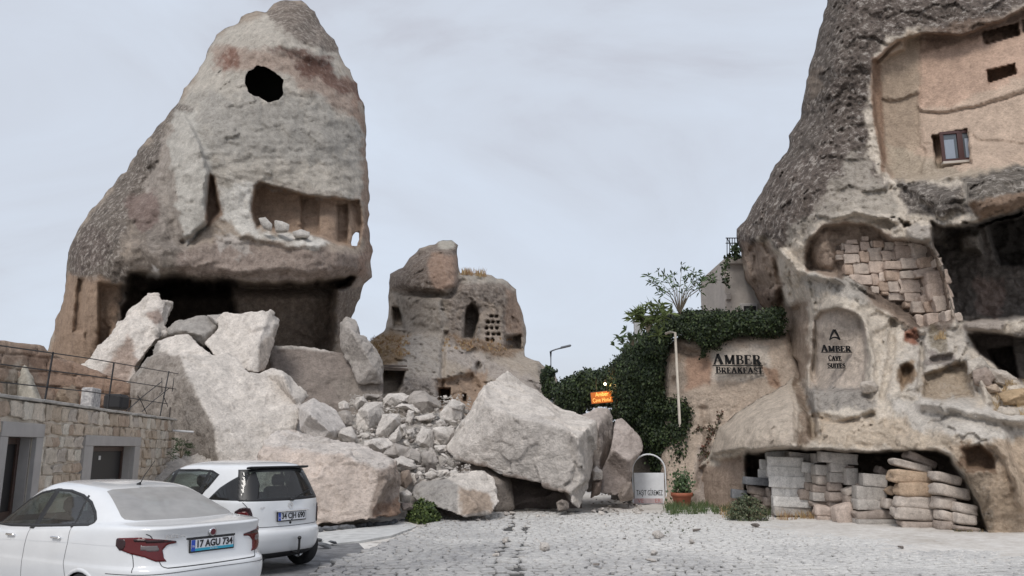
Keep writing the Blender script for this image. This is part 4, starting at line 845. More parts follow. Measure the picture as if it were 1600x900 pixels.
for (a, b, h), (fa, fb, fh) in zip(op, fr):
    keep(MB().box(wp((fa + fb) / 2, (h + fh) / 2, -.02), (fb - fa, .14, fh - h), RW, .008).build('lintel', grey), terr)
    for p, q in ((fa, a), (b, fb)): keep(MB().box(wp((p + q) / 2, h / 2, -.022), (q - p, .13, h), RW, .008).build('jamb', grey), terr)
    for s_, e_ in ((a, .03), (b, -.03)): keep(MB().box(wp(s_ + e_ / 2 * .9, h / 2 - .002, -.19), (.03, .24, h - .006), RW).build('reveal', grey), terr)
    dr = MB(); 
    for q in (a + .09, b - .09): dr.box(wp(q, h / 2, -.27), (.10, .07, h - .02), RW, .005)
    dr.box(wp((a + b) / 2, h - .07, -.27), (b - a - .30, .068, .12), RW, .005); dr.box(wp((a + b) / 2, .35, -.27), (b - a - .3, .06, .7), RW, .005)
    do = keep(dr.build('door', dkw), terr)
    g = MB().box(wp((a + b) / 2, (h + .6) / 2, -.285), (b - a - .28, .02, h - .8), RW).build('pane', dglass); g.parent = do
    k = MB().box(wp(a + .16, 1.05, -.225), (.03, .05, .16), RW, .008).build('handle', pmat('steel', (.5, .5, .5), .35, 1)); k.parent = do
    n_ = MB().box(wp(a + (b - a) * .45, 1.62, -.27), (.16, .006, .10), RW).build('paper_notice', pmat('paper', (.6, .6, .6), .9)); n_.parent = do
def block_mesh(name, seed, rg=.1, sub=2, col=(.4, .35, .3), mat=None, bev=.12):
    bm = bmesh.new(); bmesh.ops.create_cube(bm, size=1.0)
    bmesh.ops.bevel(bm, geom=bm.edges[:], offset=bev, segments=1 if sub < 2 else 2, affect='EDGES', profile=.6)
    if sub: bmesh.ops.subdivide_edges(bm, edges=[e for e in bm.edges if e.calc_length() > .3], cuts=sub, use_grid_fill=True)
    P = np.array([v.co[:] for v in bm.verts]); d = rg * fbm(P + seed * 3.1, 1.7, 4, seed)
    for v, k in zip(bm.verts, d): v.co += v.normal * float(k)
    me = bpy.data.meshes.new(name); bm.to_mesh(me); bm.free(); me.polygons.foreach_set('use_smooth', np.ones(len(me.polygons), bool)); me.materials.append(mat or STONE); setcol(me, col, .12); return me
TC = [(.56, .48, .39), (.50, .41, .32), (.61, .54, .455), (.56, .47, .38), (.46, .36, .28), (.63, .58, .50), (.52, .46, .40)]
bv = [block_mesh('stone', k, .20, 2, TC[k % 7], None, .07) for k in range(14)]
z = 0.02; rs = random.Random(12); nst = 0
while z < 2.70:
    h = 2.71 - z if z > 2.3 else rs.uniform(.22, .32); s = S0 + .02
    while s < S1 - .05:
        L_ = rs.uniform(.26, .62); L_ = min(L_, S1 - s); 
        a, b = s, s + L_
        for fa, fb, fh in fr:
            if z + h * .4 < fh and b > fa and a < fb:
                if a < fa - .12: b = fa
                elif b > fb + .12: a = fb
                else: a = b
        if b - a > .1 and (z > .9 or s < -1 or rs.random() < .6):
            o = inst('stone', bv[rs.randrange(14)], wp((a + b) / 2, z + h / 2, -.088 + rs.uniform(-.02, .02)), RW.to_euler(), (b - a - rs.uniform(.01, .06), .2, h - rs.uniform(.005, .07))); keep(o, terr); nst += 1
        s += L_
    z += h
# pipe and scrap on the terrace
pp = wallpt(271, 673); mb = MB(); mb.tube([pp + TU * -.1, pp + Vector((.62, .1, -.04))], .035, 10); tag(mb.build('drain_pipe', pmat('white_plastic', (.6, .6, .6), .5)), 'short whitish drain pipe sticking out of the terrace wall corner', 'pipe')
def rail_bar(*pts, r=.013, off=-.12): return [wallpt(x, y, off) for x, y in pts], r
rl = empty('railing', wallpt(140, 634, -.12)); tag(rl, 'thin black metal railing along the terrace edge, bent and broken at its right end', 'railing')
blk = pmat('black_iron', (.018, .018, .02), .55, .3)
for pts in (((83, 550), (70, 626)), ((178, 567), (168, 638)), ((264, 580), (250, 650))): a, r = rail_bar(*pts, r=.02); keep(MB().tube(a, r, 6).build('post', blk), rl)
for pts in (((-260, 497), (0, 540), (140, 560), (278, 584)), ((-260, 530), (0, 569), (140, 587), (275, 608)), ((-260, 562), (0, 597), (140, 612), (262, 631))): a, r = rail_bar(*pts); keep(MB().tube(a, r, 6).build('rail', blk), rl)
for pts in (((253, 590), (253, 612), (249, 616)), ((272, 590), (269, 612)), ((253, 596), (225, 618), (198, 642)), ((264, 607), (240, 626), (222, 643)), ((215, 618), (222, 630), (229, 646)), ((255, 618), (262, 635)), ((266, 636), (265, 652))): a, r = rail_bar(*pts); keep(MB().tube(a, r, 6).build('bent_bar', blk), rl)
# wall and scraps standing behind the railing
def uw(x, y):
    F = field([(-300, 560, 22), (0, 560, 26), (80, 560, 28.5), (205, 620, 29.5), (205, 680, 29.3), (-300, 680, 21.5)])(x, y)
    for r0 in (552, 574, 596, 620): F.line([(-300, r0 - 50), (0, r0), (210, r0 + 22)], 2.2, .12, 4)
    q = random.Random(5)
    for r0 in (530, 552, 574, 596, 620):
        xx = -290 + q.uniform(0, 30)
        while xx < 200: yy = r0 + xx * (.167 if xx < 0 else .105); F.line([(xx, yy + 1), (xx - 2, yy + 21)], 2.0, .11, 3); xx += q.uniform(26, 48)
    return F
uwall = relief('upper_stone_wall', [(-300, 484), (-150, 508), (0, 531), (70, 540), (78, 552), (100, 560), (205, 600), (206, 680), (-300, 690)], uw,
    lambda x, y: paint(x, y, (.37, .28, .22), [([(30, 540), (205, 590), (205, 640), (100, 640)], (.34, .235, .175), 8, .1), ([(5, 600), (30, 560), (30, 640), (5, 640)], (.42, .36, .30), 6, .1)], .5), step=2.4, R=.2, D=10, T=.8, DT=20, amp=.12, nf=1.2, chips=.03, ra=3)
tag(uwall, 'coursed tan stone wall behind the railing at far left', 'wall')
rock('pointed_slab', 'pale pointed slab leaning on stone wall behind railing', [(24,640,26.5),(26,590,26.8),(38,568,27),(52,590,26.8),(66,625,26.4),(66,645,26.2)], None, T=.6, vox=.05, amp=.04, chips=.03, col=(.47,.44,.38))
rock('brown_lump', 'knobbly brown rock on the terrace below the pale ramp', [(86,628,27.2),(95,606,27.6),(112,600,27.6),(124,612,27.4),(126,640,26.8),(88,640,27)], None, T=1, vox=.06, amp=.10, chips=.08, col=(.30,.235,.18))
p = wallpt(142, 623, -.9); tag(MB().box(p, (.62, .3, .55), RW, .03).build('pebbled_block', pmat('pebble_concrete', (.22, .21, .22), .9, col2=(.6, .58, .56), nscale=11, bump=.03, bscale=18)), 'pebble-faced concrete block standing behind the terrace railing', 'concrete block')
p = wallpt(182, 628, -.9); tag(MB().box(p, (.75, .5, .42), RW, .06).build('black_trough', pmat('black_rubber', (.02, .02, .022), .8)), 'black trough on the terrace beside the pebble-faced block', 'trough')
# ================================================================== plaster wall with the breakfast sign
def aw(x, y):
    F = field([(1030, 560, 28.6), (1230, 520, 27.4), (1240, 620, 27.0), (1120, 790, 26.7), (1035, 790, 27.6), (1080, 640, 27.9)])(x, y)
    F.line([(1195, 570), (1205, 590), (1215, 605)], 3, .1); F.push([(1034, 545), (1060, 530), (1085, 545), (1110, 552), (1085, 560), (1050, 556)], .22, 6, 6); F.push([(1048, 588), (1058, 586), (1056, 604), (1047, 606)], .2, 4)
    for r0 in (618, 640, 664): F.line([(1040, r0), (1200, r0 - 6)], 2.5, .035, 4)
    F.line([(1100, 640), (1108, 700), (1090, 760)], 10, .25, 6); return F
awall = relief('plastered_rock_wall', [(1032, 562), (1040, 544), (1062, 524), (1150, 522), (1232, 519), (1260, 600), (1240, 800), (1180, 830), (1028, 830), (1031, 700)], aw,
  lambda x, y: paint(x, y, (.55, .45, .365), [([(1108, 540), (1200, 540), (1205, 592), (1108, 596)], (.60, .53, .46), 8), ([(1070, 560), (1112, 555), (1110, 600), (1070, 610)], (.45, .30, .22), 10), ([(1190, 570), (1215, 580), (1222, 612), (1200, 600)], (.36, .23, .16), 6, .1, .8),
   ([(1032, 540), (1110, 540), (1080, 560), (1035, 570)], (.33, .25, .19), 6, .2, .8), ([(1090, 700), (1200, 690), (1200, 830), (1080, 830)], (.46, .39, .34), 12)], .5), step=2.4, R=.8, D=16, T=1.5, DT=60, amp=.10, nf=.9, chips=.02, seed=9, ra=3)
tag(awall, 'pinkish plastered rock wall carrying the two-line breakfast lettering', 'wall')
BA = bvh(awall)
# ------------------------------------------------------------------ serif lettering cut from plate
def ribbon(pts, ws):
    L_ = []; R_ = []
    for i, p in enumerate(pts):
        a = pts[max(i - 1, 0)]; b = pts[min(i + 1, len(pts) - 1)]; t = np.array([b[0] - a[0], b[1] - a[1]], float); t /= np.hypot(*t) + 1e-9
        w_ = ws[i] if isinstance(ws, (list, tuple)) else ws; nn = np.array([-t[1], t[0]]) * w_ / 2; L_.append(np.array(p) + nn); R_.append(np.array(p) - nn)
    return [([L_[i], L_[i + 1], R_[i + 1], R_[i]]) for i in range(len(pts) - 1)]
def arc(cx, cy, rx, ry, a0, a1, n=9): return [(cx + rx * math.cos(math.radians(a0 + (a1 - a0) * i / n)), cy + ry * math.sin(math.radians(a0 + (a1 - a0) * i / n))) for i in range(n + 1)]
TK, TH = .27, .16
def glyph(c):
    s = []; bar = lambda x0, x1, y: s.extend(ribbon([(x0, y), (x1, y)], .05)); st = lambda p, q, w_: s.extend(ribbon([p, q], w_))
    if c == 'A': st((.08, 0), (.44, 1), TH); st((.42, 1), (.82, 0), TK); st((.2, .33), (.68, .33), .06); bar(-.02, .2, .025); bar(.68, .98, .025); return s, 1.0
    if c == 'M': st((.14, 0), (.14, 1), TH); st((.14, 1), (.52, .05), TK); st((.52, .05), (.9, 1), TH); st((.92, 0), (.92, 1), TK); bar(0, .3, .025); bar(.76, 1.1, .025); bar(0, .2, .975); bar(.86, 1.1, .975); return s, 1.14
    if c == 'B': st((.18, 0), (.18, 1), TK); s.extend(ribbon([(.18, .96)] + arc(.42, .75, .22, .21, 90, -90) + [(.18, .54)], [.06] * 2 + [.08, .12, .16, .17, .17, .16, .12, .08] + [.06] * 2)); s.extend(ribbon([(.18, .52)] + arc(.44, .28, .27, .24, 90, -90) + [(.18, .04)], [.06] * 2 + [.08, .12, .17, .18, .18, .17, .12, .08] + [.06] * 2)); bar(0, .2, .025); bar(0, .2, .975); return s, .8
    if c in 'EF':
        st((.18, 0), (.18, 1), TK); st((.18, .96), (.68, .96), .07); st((.66, .99), (.68, .76), .05); st((.18, .52), (.52, .52), .07); st((.52, .64), (.52, .4), .05)
        if c == 'E': st((.18, .04), (.7, .04), .07); st((.69, .01), (.74, .27), .05); bar(0, .2, .025)
        else: bar(0, .36, .025)
        bar(0, .2, .975); return s, .8
    if c == 'R': st((.18, 0), (.18, 1), TK); s.extend(ribbon([(.18, .96)] + arc(.44, .73, .24, .23, 90, -90) + [(.18, .5)], [.06] * 2 + [.08, .12, .16, .17, .17, .16, .12, .08] + [.06] * 2)); st((.42, .5), (.78, .02), TK); bar(0, .36, .025); bar(.7, .92, .025); bar(0, .2, .975); return s, .92
    if c == 'K': st((.18, 0), (.18, 1), TK); st((.24, .42), (.76, .98), TH); st((.38, .58), (.8, .02), TK); bar(0, .36, .025); bar(0, .36, .975); bar(.62, .92, .975); bar(.68, .96, .025); return s, .96
    if c == 'S': s.extend(ribbon([(.56, .78)] + arc(.34, .74, .22, .22, 20, 200) + arc(.36, .27, .25, .24, 100, -160, 12) + [(.08, .28)], [.05] + [.07, .07, .07, .08, .1, .12, .14, .16, .16, .17] + [.17, .17, .17, .16, .14, .12, .1, .08, .07, .07, .07, .06, .06] + [.05])); return s, .7
    if c == 'T': st((.4, 0), (.4, 1), TK); st((.02, .96), (.78, .96), .07); st((.02, 1), (.02, .76), .05); st((.78, 1), (.78, .76), .05); bar(.22, .58, .025); return s, .84
    if c == 'C': s.extend(ribbon(arc(.46, .5, .38, .48, 42, 318, 16), [.06, .07, .08, .1, .12, .14, .16, .17, .17, .17, .16, .14, .12, .1, .08, .07, .06])); st((.76, .98), (.76, .7), .05); return s, .86
    if c == 'V': st((.1, 1), (.44, 0), TK); st((.44, 0), (.8, 1), TH); bar(-.04, .28, .975); bar(.64, .94, .975); return s, .92
    if c == 'U': s.extend(ribbon([(.18, 1), (.18, .3)] + arc(.46, .28, .28, .25, 180, 360) + [(.74, 1)], [TK] * 4 + [.13, .1, .08] + [TH] * 6)); bar(0, .36, .975); bar(.6, .9, .975); return s, .92
    if c == 'I': st((.18, 0), (.18, 1), TK); bar(0, .36, .025); bar(0, .36, .975); return s, .4
    return s, .35
LET = pmat('black_plate', (.006, .006, .007), .9)
def serif(name, label, word, pxs, tree, parent=None, big=1.25, underline=True, smallcaps=True):
    """pxs: photo points of the baseline start and end, and cap height in photo pixels"""
    (x0, y0), (x1, y1), hp = pxs; A_ = surf(tree, x0, y0, .09); B_ = surf(tree, x1, y1, .09); 
    yy = min(h.y for h in (surf(tree, x0 + (x1 - x0) * i / 8, y0 - dy, .07) for i in range(9) for dy in (-1, hp / 2, hp * 1.1)) if h is not None); A_ = Vector(at(x0, y0, yy)); B_ = Vector(at(x1, y1, yy)); U = B_ - A_; W_ = U.length; U.normalize(); Vv = Vector((0, 0, 1)); Nn = U.cross(Vv).normalized()
    if Nn.y > 0: Nn = -Nn
    Hm = hp / FPX * A_.y * 1.02; adv = []; tot = 0
    for i, c in enumerate(word): g, a = glyph(c); k = big if (i == 0 and smallcaps) else 1.0; adv.append((g, a * k, k)); tot += a * k + .1
    sx = W_ / (tot - .1); x = 0; root = empty(name, A_); tag(root, label, 'lettering')
    for g, a, k in adv:
        mb = MB(); 
        for quad in g:
            f = [A_ + U * ((x + q[0] * k) * sx) + Vv * (q[1] * Hm * k) for q in quad]; b = [p - Nn * -.035 for p in f]
            V_ = [p + Nn * .02 for p in f] + [p - Nn * .03 for p in f]; mb.add(V_, [(0, 1, 2, 3), (7, 6, 5, 4), (0, 4, 5, 1), (1, 5, 6, 2), (2, 6, 7, 3), (3, 7, 4, 0)])
        if g: keep(mb.build('letter', LET), root)
        x += a + .1
    if underline: keep(MB().box(A_ + U * (W_ * .5) - Vv * (Hm * .12) + Nn * -.002, (W_ * 1.04, .05, Hm * .1), Matrix((U, -Nn, Vv)).transposed()).build('backing_rail', LET), root)
    return root
serif('wall_lettering', 'large black serif letters AMBER on the plastered wall', 'AMBER', ((1115, 569.5), (1190, 569.5), 14.5), BA, big=1.12)
serif('wall_lettering', 'smaller black serif letters BREAKFAST below, on the plastered wall', 'BREAKFAST', ((1119, 583), (1192, 583), 8.6), BA, big=1.15)
serif('niche_lettering', 'black serif letters AMBER in the arched niche of the cliff', 'AMBER', ((1284, 549.5), (1330, 549.5), 9), BC, big=1.15)
serif('niche_lettering', 'small black letters CAVE in the middle line of the niche sign', 'CAVE', ((1295, 563), (1315, 563), 6.6), BC, big=1.15)
serif('niche_lettering', 'small black letters SUITES in the lowest line of the niche sign', 'SUITES', ((1293.5, 574.5), (1321, 574.5), 6.6), BC, big=1.15)
def lg():
    A_ = Vector(at(1305, 531, min(surf(BC, 1305 + i, 531 - j, .06).y for i in (-8, 0, 8) for j in (0, 8, 16)))); s = .3; mb = MB(); 
    for quad in ribbon([(-.5, 0), (-.28, .5), (0, 1.0)], [.05, .16, .2]) + ribbon([(.02, 1.0), (.28, .5), (.5, 0)], [.2, .16, .05]) + ribbon([(-.5, .0), (-.2, .22), (0, .26), (.2, .22), (.5, 0)], [.05, .12, .13, .12, .05]):
        f = [A_ + Vector((q[0] * s, 0, q[1] * s)) for q in quad]; mb.add(f + [p + Vector((0, .05, 0)) for p in f], [(0, 1, 2, 3), (7, 6, 5, 4), (0, 4, 5, 1), (1, 5, 6, 2), (2, 6, 7, 3), (3, 7, 4, 0)])
    tag(mb.build('logo_emblem', LET), 'black pointed letter A emblem at the top of the niche sign', 'emblem')
lg()
# ------------------------------------------------------------------ masonry filling in the cliff
masn = empty('masonry_infill', Vector(at(1390, 450, 23.2))); tag(masn, 'patch of roughly squared pinkish masonry filling the cliff alcove', 'masonry')
ML = [(285,62,337,102),(160,88,245,128),(120,120,160,175),(78,180,135,215),(75,215,140,255),(150,130,262,200),(275,104,352,182),(356,100,378,150),(382,95,466,156),(470,108,550,180),(562,95,696,138),(545,150,567,190),(142,205,268,285),(272,188,342,278),(342,158,452,266),(455,182,560,264),(568,136,706,252),(704,85,885,248),(145,290,215,380),(218,282,346,375),(348,268,470,364),(478,262,605,335),(610,238,752,328),(755,232,898,320),(890,245,945,305),(200,378,365,460),(368,368,424,468),(426,358,490,436),(486,335,605,430),(608,345,722,410),(722,325,890,388),(820,340,995,462),(366,472,426,530),(428,440,503,515),(505,435,604,520),(606,415,795,525),(830,445,1018,580),(795,470,850,560),(450,515,505,545),(505,525,640,590),(640,530,760,600),(765,540,845,600),(885,545,1035,675),(805,600,888,690),(700,600,800,690),(735,710,825,840),(828,690,970,825),(970,670,1050,780),(640,600,700,650),(1050,690,1105,760)]
mc = [(.54, .44, .37), (.50, .40, .335), (.57, .48, .41), (.47, .36, .285), (.53, .45, .385)]
mv = [block_mesh('stone', 60 + k, .16, 2, mc[k % 5], None, .07) for k in range(10)]
for k, (a, b, c, d) in enumerate(ML):
    x0, x1 = 1290 + a / 5.295, 1290 + c / 5.295; y0, y1 = 360 + b / 5.295, 360 + d / 5.295; cx_, cy_ = (x0 + x1) / 2, (y0 + y1) / 2
    hs = [h.y for h in (surf(BC, cx_ + i, cy_ + j) for i in (-5, 0, 5) for j in (-5, 0, 5)) if h is not None]; Yc = float(np.median(hs)) + .06; P = Vector(at(cx_, cy_, Yc)); kx = Yc / FPX * 1.0
    keep(inst('stone', mv[k % 10], P, (0, rs.uniform(-.05, .05) + (.16 if cx_ > 1440 else 0) * -1, -.15), ((x1 - x0) * kx * 1.0, .45, (y1 - y0) * kx * 1.03)), masn)
# ------------------------------------------------------------------ window in the carved facade
P = surf(BC, 1487, 234, 0.0); P = Vector(at(1487, 234, min(surf(BC, x_, y_).y for x_ in (1468, 1487, 1503) for y_ in (218, 234, 252)) + .26)); kx = P.y / FPX; wn = empty('carved_window', P); tag(wn, 'wooden casement window with pale curtains set in the carved cliff facade', 'window')
RT = Matrix.Rotation(math.radians(-13), 3, 'Z') @ Matrix.Rotation(math.radians(0), 3, 'Y'); C0 = P + Vector((.05, -.34, 0)); W_, H_ = 54 * kx, 52 * kx
def wb(x, z, w_, h_, y=0, d=.06): return MB().box(C0 + RT @ Vector((x, y, z)), (w_, d, h_), RT, .004)
fmm = MB(); 
for x in (-W_ / 2 + .05, 0.04, W_ / 2 - .03): fmm.box(C0 + RT @ Vector((x, 0, 0)), (.10 if x != .04 else .16, .07, H_ - .16), RT, .005)
for z_ in (-H_ / 2 + .04, H_ / 2 - .05): fmm.box(C0 + RT @ Vector((0, -.001, z_)), (W_, .08, .09), RT, .005)
keep(fmm.build('frame', pmat('brown_wood', (.06, .022, .02), .5)), wn)
for x in (-.28, .33): 
    keep(wb(x, 0, .46, H_ - .2, .01, .012).build('pane', pmat('window_glass', (.10, .115, .13), .06)), wn)
    cu = MB(); n_ = 16
    for i in range(n_): cu.add([C0 + RT @ Vector((x - .16 + .30 * j / n_, .0 - .012 + .01 * (j % 2) - .01, zz)) for j in (i, i + 1) for zz in (-H_ / 2 + .1, H_ / 2 - .28)], [(0, 2, 3, 1)])
    keep(cu.build('curtain', pmat('curtain_cloth', (.30, .34, .40), .9)), wn)
keep(wb(0, -H_ / 2 - .06, W_ * 1.05, .08, -.05, .22).build('sill', pmat('pale_plaster', (.50, .46, .41), .9)), wn)
# ================================================================== stored building stones under the overhang
SC = {'g': (.68, .655, .62), 'm': (.47, .435, .40), 'd': (.20, .205, .215), 'b': (.36, .30, .26), 'r': (.52, .455, .40), 'o': (.47, .35, .25), 'p': (.54, .445, .385)}
CN = {'g': 'pale grey sawn block', 'm': 'mid grey squared block', 'd': 'dark grey thin block', 'b': 'brownish block', 'r': 'rough rounded stone', 'o': 'orange-brown rough stone', 'p': 'pinkish rough stone'}
SL = [(3,*t) for t in ((370,95,580,175,'g',-2,.5),(580,105,838,215,'m',6,.45),(390,152,720,265,'g',2,0),(305,180,395,275,'g',0,.25),(395,250,755,362,'g',2,0),(290,278,395,362,'g',0,.25),(152,355,392,440,'d',4,-.05),(410,345,748,462,'g',2,-.03),(435,450,688,556,'g',2,0),(445,550,790,655,'g',2,-.05),(450,645,795,735,'m',0,0),(720,205,838,315,'g',8,.2),(755,312,838,410,'m',6,.2),(748,405,825,495,'b',3,.2),(690,480,822,585,'b',2,.15),
 (178,435,362,548,'b',12,.1),(368,465,435,555,'b',0,.15),(20,480,165,575,'d',6,.05),(222,525,342,608,'b',12,.15),(345,558,440,645,'b',0,.1),(240,630,410,740,'p',2,.1),
 (840,120,915,212,'m',0,.25),(910,105,1255,228,'m',5,.1),(845,232,1000,338,'m',3,0),(1000,215,1160,308,'m',3,.1),(1160,240,1230,266,'b',2,.2),(1155,270,1258,430,'m',0,.15),(848,335,982,432,'r',3,.03),(985,310,1137,410,'m',3,.1),(825,432,968,515,'b',2,.03),(975,404,1112,498,'b',2,.1),(825,510,970,594,'m',2,.03),(973,500,1125,600,'b',2,.05),(1118,440,1258,555,'r',-25,.05),(1143,535,1270,622,'b',0,.1),(820,598,970,652,'b',0,.1),(985,590,1110,655,'b',2,.15),(855,640,1050,750,'p',3,0),(865,742,1060,838,'p',3,0),(1025,612,1245,855,'p',-14,-.25))] + \
 [(4,*t) for t in ((550,95,850,250,'b',24,.35),(430,160,795,295,'r',14,.05),(265,215,425,355,'b',35,.5),(160,300,365,420,'m',4,.1),(425,265,820,400,'o',4,0),(362,392,490,528,'o',50,.1),(98,415,355,545,'m',2,.05),(495,382,815,515,'o',2,-.02),(808,280,1080,415,'r',14,.1),(820,388,1140,545,'r',12,.05),(98,540,350,632,'m',0,.03),(355,532,470,635,'r',8,.05),(485,507,822,628,'r',3,-.02),(835,515,1010,637,'r',6,.03),(1020,565,1215,692,'r',14,.1),(105,640,470,730,'b',-2,.03),(472,618,855,740,'r',3,-.03),(857,642,1025,752,'r',10,.03),(1025,665,1205,780,'r',8,.08),(118,728,475,826,'m',0,0),(520,740,822,830,'b',2,-.02),(857,738,1015,838,'b',4,.02),(1020,785,1210,842,'b',6,.05),(95,392,165,440,'b',0,.2))]
def colname(x):
    for lim, n_ in ((1177, 'low dark heap at left end'), (1201, 'narrow column left of the tall white pile'), (1252, 'tall white-grey pile'), (1270, 'column tucked behind the white pile'), (1293, 'first column right of the white pile'), (1318, 'second column right of the white pile'), (1337, 'narrow column at the middle gap'),
                    (1378, 'column left of the orange-brown stones'), (1402, 'thin column beside the orange-brown stones'), (1459, 'column with the orange-brown stones'), (1490, 'column next to right end'), (1600, 'last column at right end')):
        if x < lim: return n_
ordw = ['topmost', 'second', 'third', 'fourth', 'fifth', 'sixth', 'seventh', 'eighth', 'ninth', 'tenth', 'eleventh']
items = []
for zf_, a, b, c, d, t, ang, dd in SL:
    if zf_ == 3: x0, x1, y0, y1 = 1140 + a / 6.43, 1140 + c / 6.43, 690 + b / 6.43, 690 + d / 6.43
    else: x0, x1, y0, y1 = 1320 + a / 6, 1320 + c / 6, 690 + b / 6, 690 + d / 6
    items.append([x0, x1, y0, y1, t, ang, dd])
cols = {}
for it in items: cols.setdefault(colname((it[0] + it[1]) / 2), []).append(it)
for cn, L_ in cols.items():
    L_.sort(key=lambda i: i[2])
    for j, (x0, x1, y0, y1, t, ang, dd) in enumerate(L_):
        cxp, cyp = (x0 + x1) / 2, (y0 + y1) / 2; Yb = G(cxp, 806 + (cxp - 1190) * .088)[1] - .05 + dd; kx = Yb / FPX; an = math.radians(ang)
        sawn = t in 'gmd'; hh = (y1 - y0); ww = (x1 - x0); wc = abs(math.cos(an)); sc_ = abs(math.sin(an))
        w_ = (ww - hh * sc_ * .7) * kx; h_ = max((hh - ww * sc_ * .75), hh * .5) * kx
        me = block_mesh('stored_stone', int(x0 + y0), .035 if sawn else .13, 2, tuple(c_ * rs.uniform(.9, 1.1) for c_ in [1.0])[0:1] * 0 or tuple(c_ * k_ for c_, k_ in zip(SC[t], [rs.uniform(.92, 1.1)] * 3)), None, .03 if sawn else .19)
        o = inst('stored_stone', me, Vector(at(cxp, cyp, Yb)), (0, an, math.radians(rs.uniform(-4, 4) - (14 if t == 'g' else 5))), (w_ * 1.03, .45, h_ * 1.0))
        tag(o, '%s, %s from top, %s' % (CN[t].replace(' block', '').replace('rough rounded', 'rough'), ordw[j], cn) if j else '%s on top of the %s' % (CN[t], cn), 'stone block', 'building stones stored under the overhang')

for k, (lab, V2, c) in enumerate((('pale round rock at the mouth of the low dark cave, right edge', [(1510, 562), (1533, 557), (1548, 575), (1532, 592), (1511, 586)], (.58, .52, .45)), ('grey-pink rock wedged below low dark cave', [(1520, 580), (1540, 572), (1556, 590), (1544, 606), (1522, 602)], (.42, .34, .29)),
   ('pale flat rock on the ledge right of the wedged one', [(1545, 572), (1572, 577), (1592, 594), (1565, 602), (1548, 592)], (.60, .53, .46)), ('small tan rock low on the ledge', [(1536, 602), (1556, 600), (1566, 614), (1540, 618)], (.50, .40, .31)),
   ('long ochre rock at the frame edge on the ledge', [(1556, 613), (1600, 604), (1640, 618), (1620, 640), (1566, 632)], (.52, .38, .24)), ('pale low rock under the ochre one', [(1560, 634), (1600, 637), (1612, 652), (1570, 655), (1556, 645)], (.60, .53, .45)), ('knobbly pale lump on the niche sill', [(1345, 598), (1362, 594), (1374, 602), (1370, 612), (1348, 612)], (.62, .55, .48)))):
    h = surf(BC, min(1600, np.mean([v[0] for v in V2])), np.mean([v[1] for v in V2]), .2); rock('ledge_rock', lab, [(x, y, h.y) for x, y in V2], None, T=.7, vox=.035, amp=.03, chips=.05, cf=2.5, col=c, cat='rock')
# ================================================================== greenery
def leafmat():
    m = bpy.data.materials.new('leaf'); m.use_nodes = True; nt = m.node_tree; b = nt.nodes['Principled BSDF']; b.inputs['Roughness'].default_value = .55; b.inputs['Specular IOR Level'].default_value = .3
    a = N(nt, 'ShaderNodeAttribute', attribute_name='col'); nt.links.new(a.outputs['Color'], b.inputs['Base Color']); return m
LEAF = leafmat(); rl_ = np.random.default_rng(4)
def leaves(name, C, Nrm, size, cols, parent=None, jit=.7, aspect=1.0, kind='stuff'):
    """one small folded leaf per point"""
    n = len(C); C = np.asarray(C); d = np.asarray(Nrm) + rl_.normal(0, jit, (n, 3)); d /= np.linalg.norm(d, axis=1)[:, None]
    up = np.tile([0, 0, -1.0], (n, 1)) + rl_.normal(0, .45, (n, 3)); u = up - d * (up * d).sum(1)[:, None]; u /= np.linalg.norm(u, axis=1)[:, None] + 1e-9; v = np.cross(d, u)
    s = size * rl_.uniform(.6, 1.3, n)[:, None]
    V = np.stack([C - u * s * .5 * aspect, C + v * s * .42 - d * s * .1, C + u * s * .55 * aspect, C - v * s * .42 - d * s * .1, C + d * s * .06], 1).reshape(-1, 3)
    b = (np.arange(n) * 5)[:, None]; F = np.concatenate([b + np.array([[0, 1, 4]]), b + np.array([[1, 2, 4]]), b + np.array([[2, 3, 4]]), b + np.array([[3, 0, 4]])])
    cols = np.array(cols); k = rl_.integers(0, len(cols), n); c = cols[k] * rl_.uniform(.65, 1.35, n)[:, None]; c = np.repeat(c, 5, 0)
    o = mesh(name, V, F, LEAF, parent, False, c, 0); o['kind'] = kind; return o
GR = [(.05, .075, .025), (.020, .034, .014), (.014, .025, .011), (.030, .046, .018), (.018, .028, .014), (.045, .06, .024)]
def ivy(name, label, cat, outline, pts, n, size, lump=.3, step=3.2, cols=GR, R=.6, D=20, T=.9, extra=None, seed=3):
    root = empty(name, Vector(at(*np.mean(outline, 0), pts[0][2]))); tag(root, label, cat)
    base = relief('stem_mass', outline, field(pts), lambda x, y: paint(x, y, (.02, .03, .014), []), step=step, R=R, D=D, T=T, DT=40, amp=lump, nf=1.5, ra=7, mat=LEAF, seed=seed)
    base['kind'] = 'stuff'; keep(base, root)
    me = base.data; V = getv(me); Nn = getn(me); F = np.array([p.vertices[:] for p in me.polygons]); cen = V[F].mean(1); nn = Nn[F].mean(1); tocam = np.array([0, 0, EYE]) - cen; tocam /= np.linalg.norm(tocam, axis=1)[:, None]
    fr_ = (nn * tocam).sum(1); w_ = np.where(fr_ > -.2, 1.0, .35); w_ /= w_.sum(); k = rl_.choice(len(F), n, p=w_); C = cen[k] + nn[k] * (np.abs(rl_.normal(.02, .10, n)))[:, None] + rl_.normal(0, .03, (n, 3))
    keep(leaves('foliage', C, nn[k] + np.array([0, -.2, .1]), size, cols), root); return root
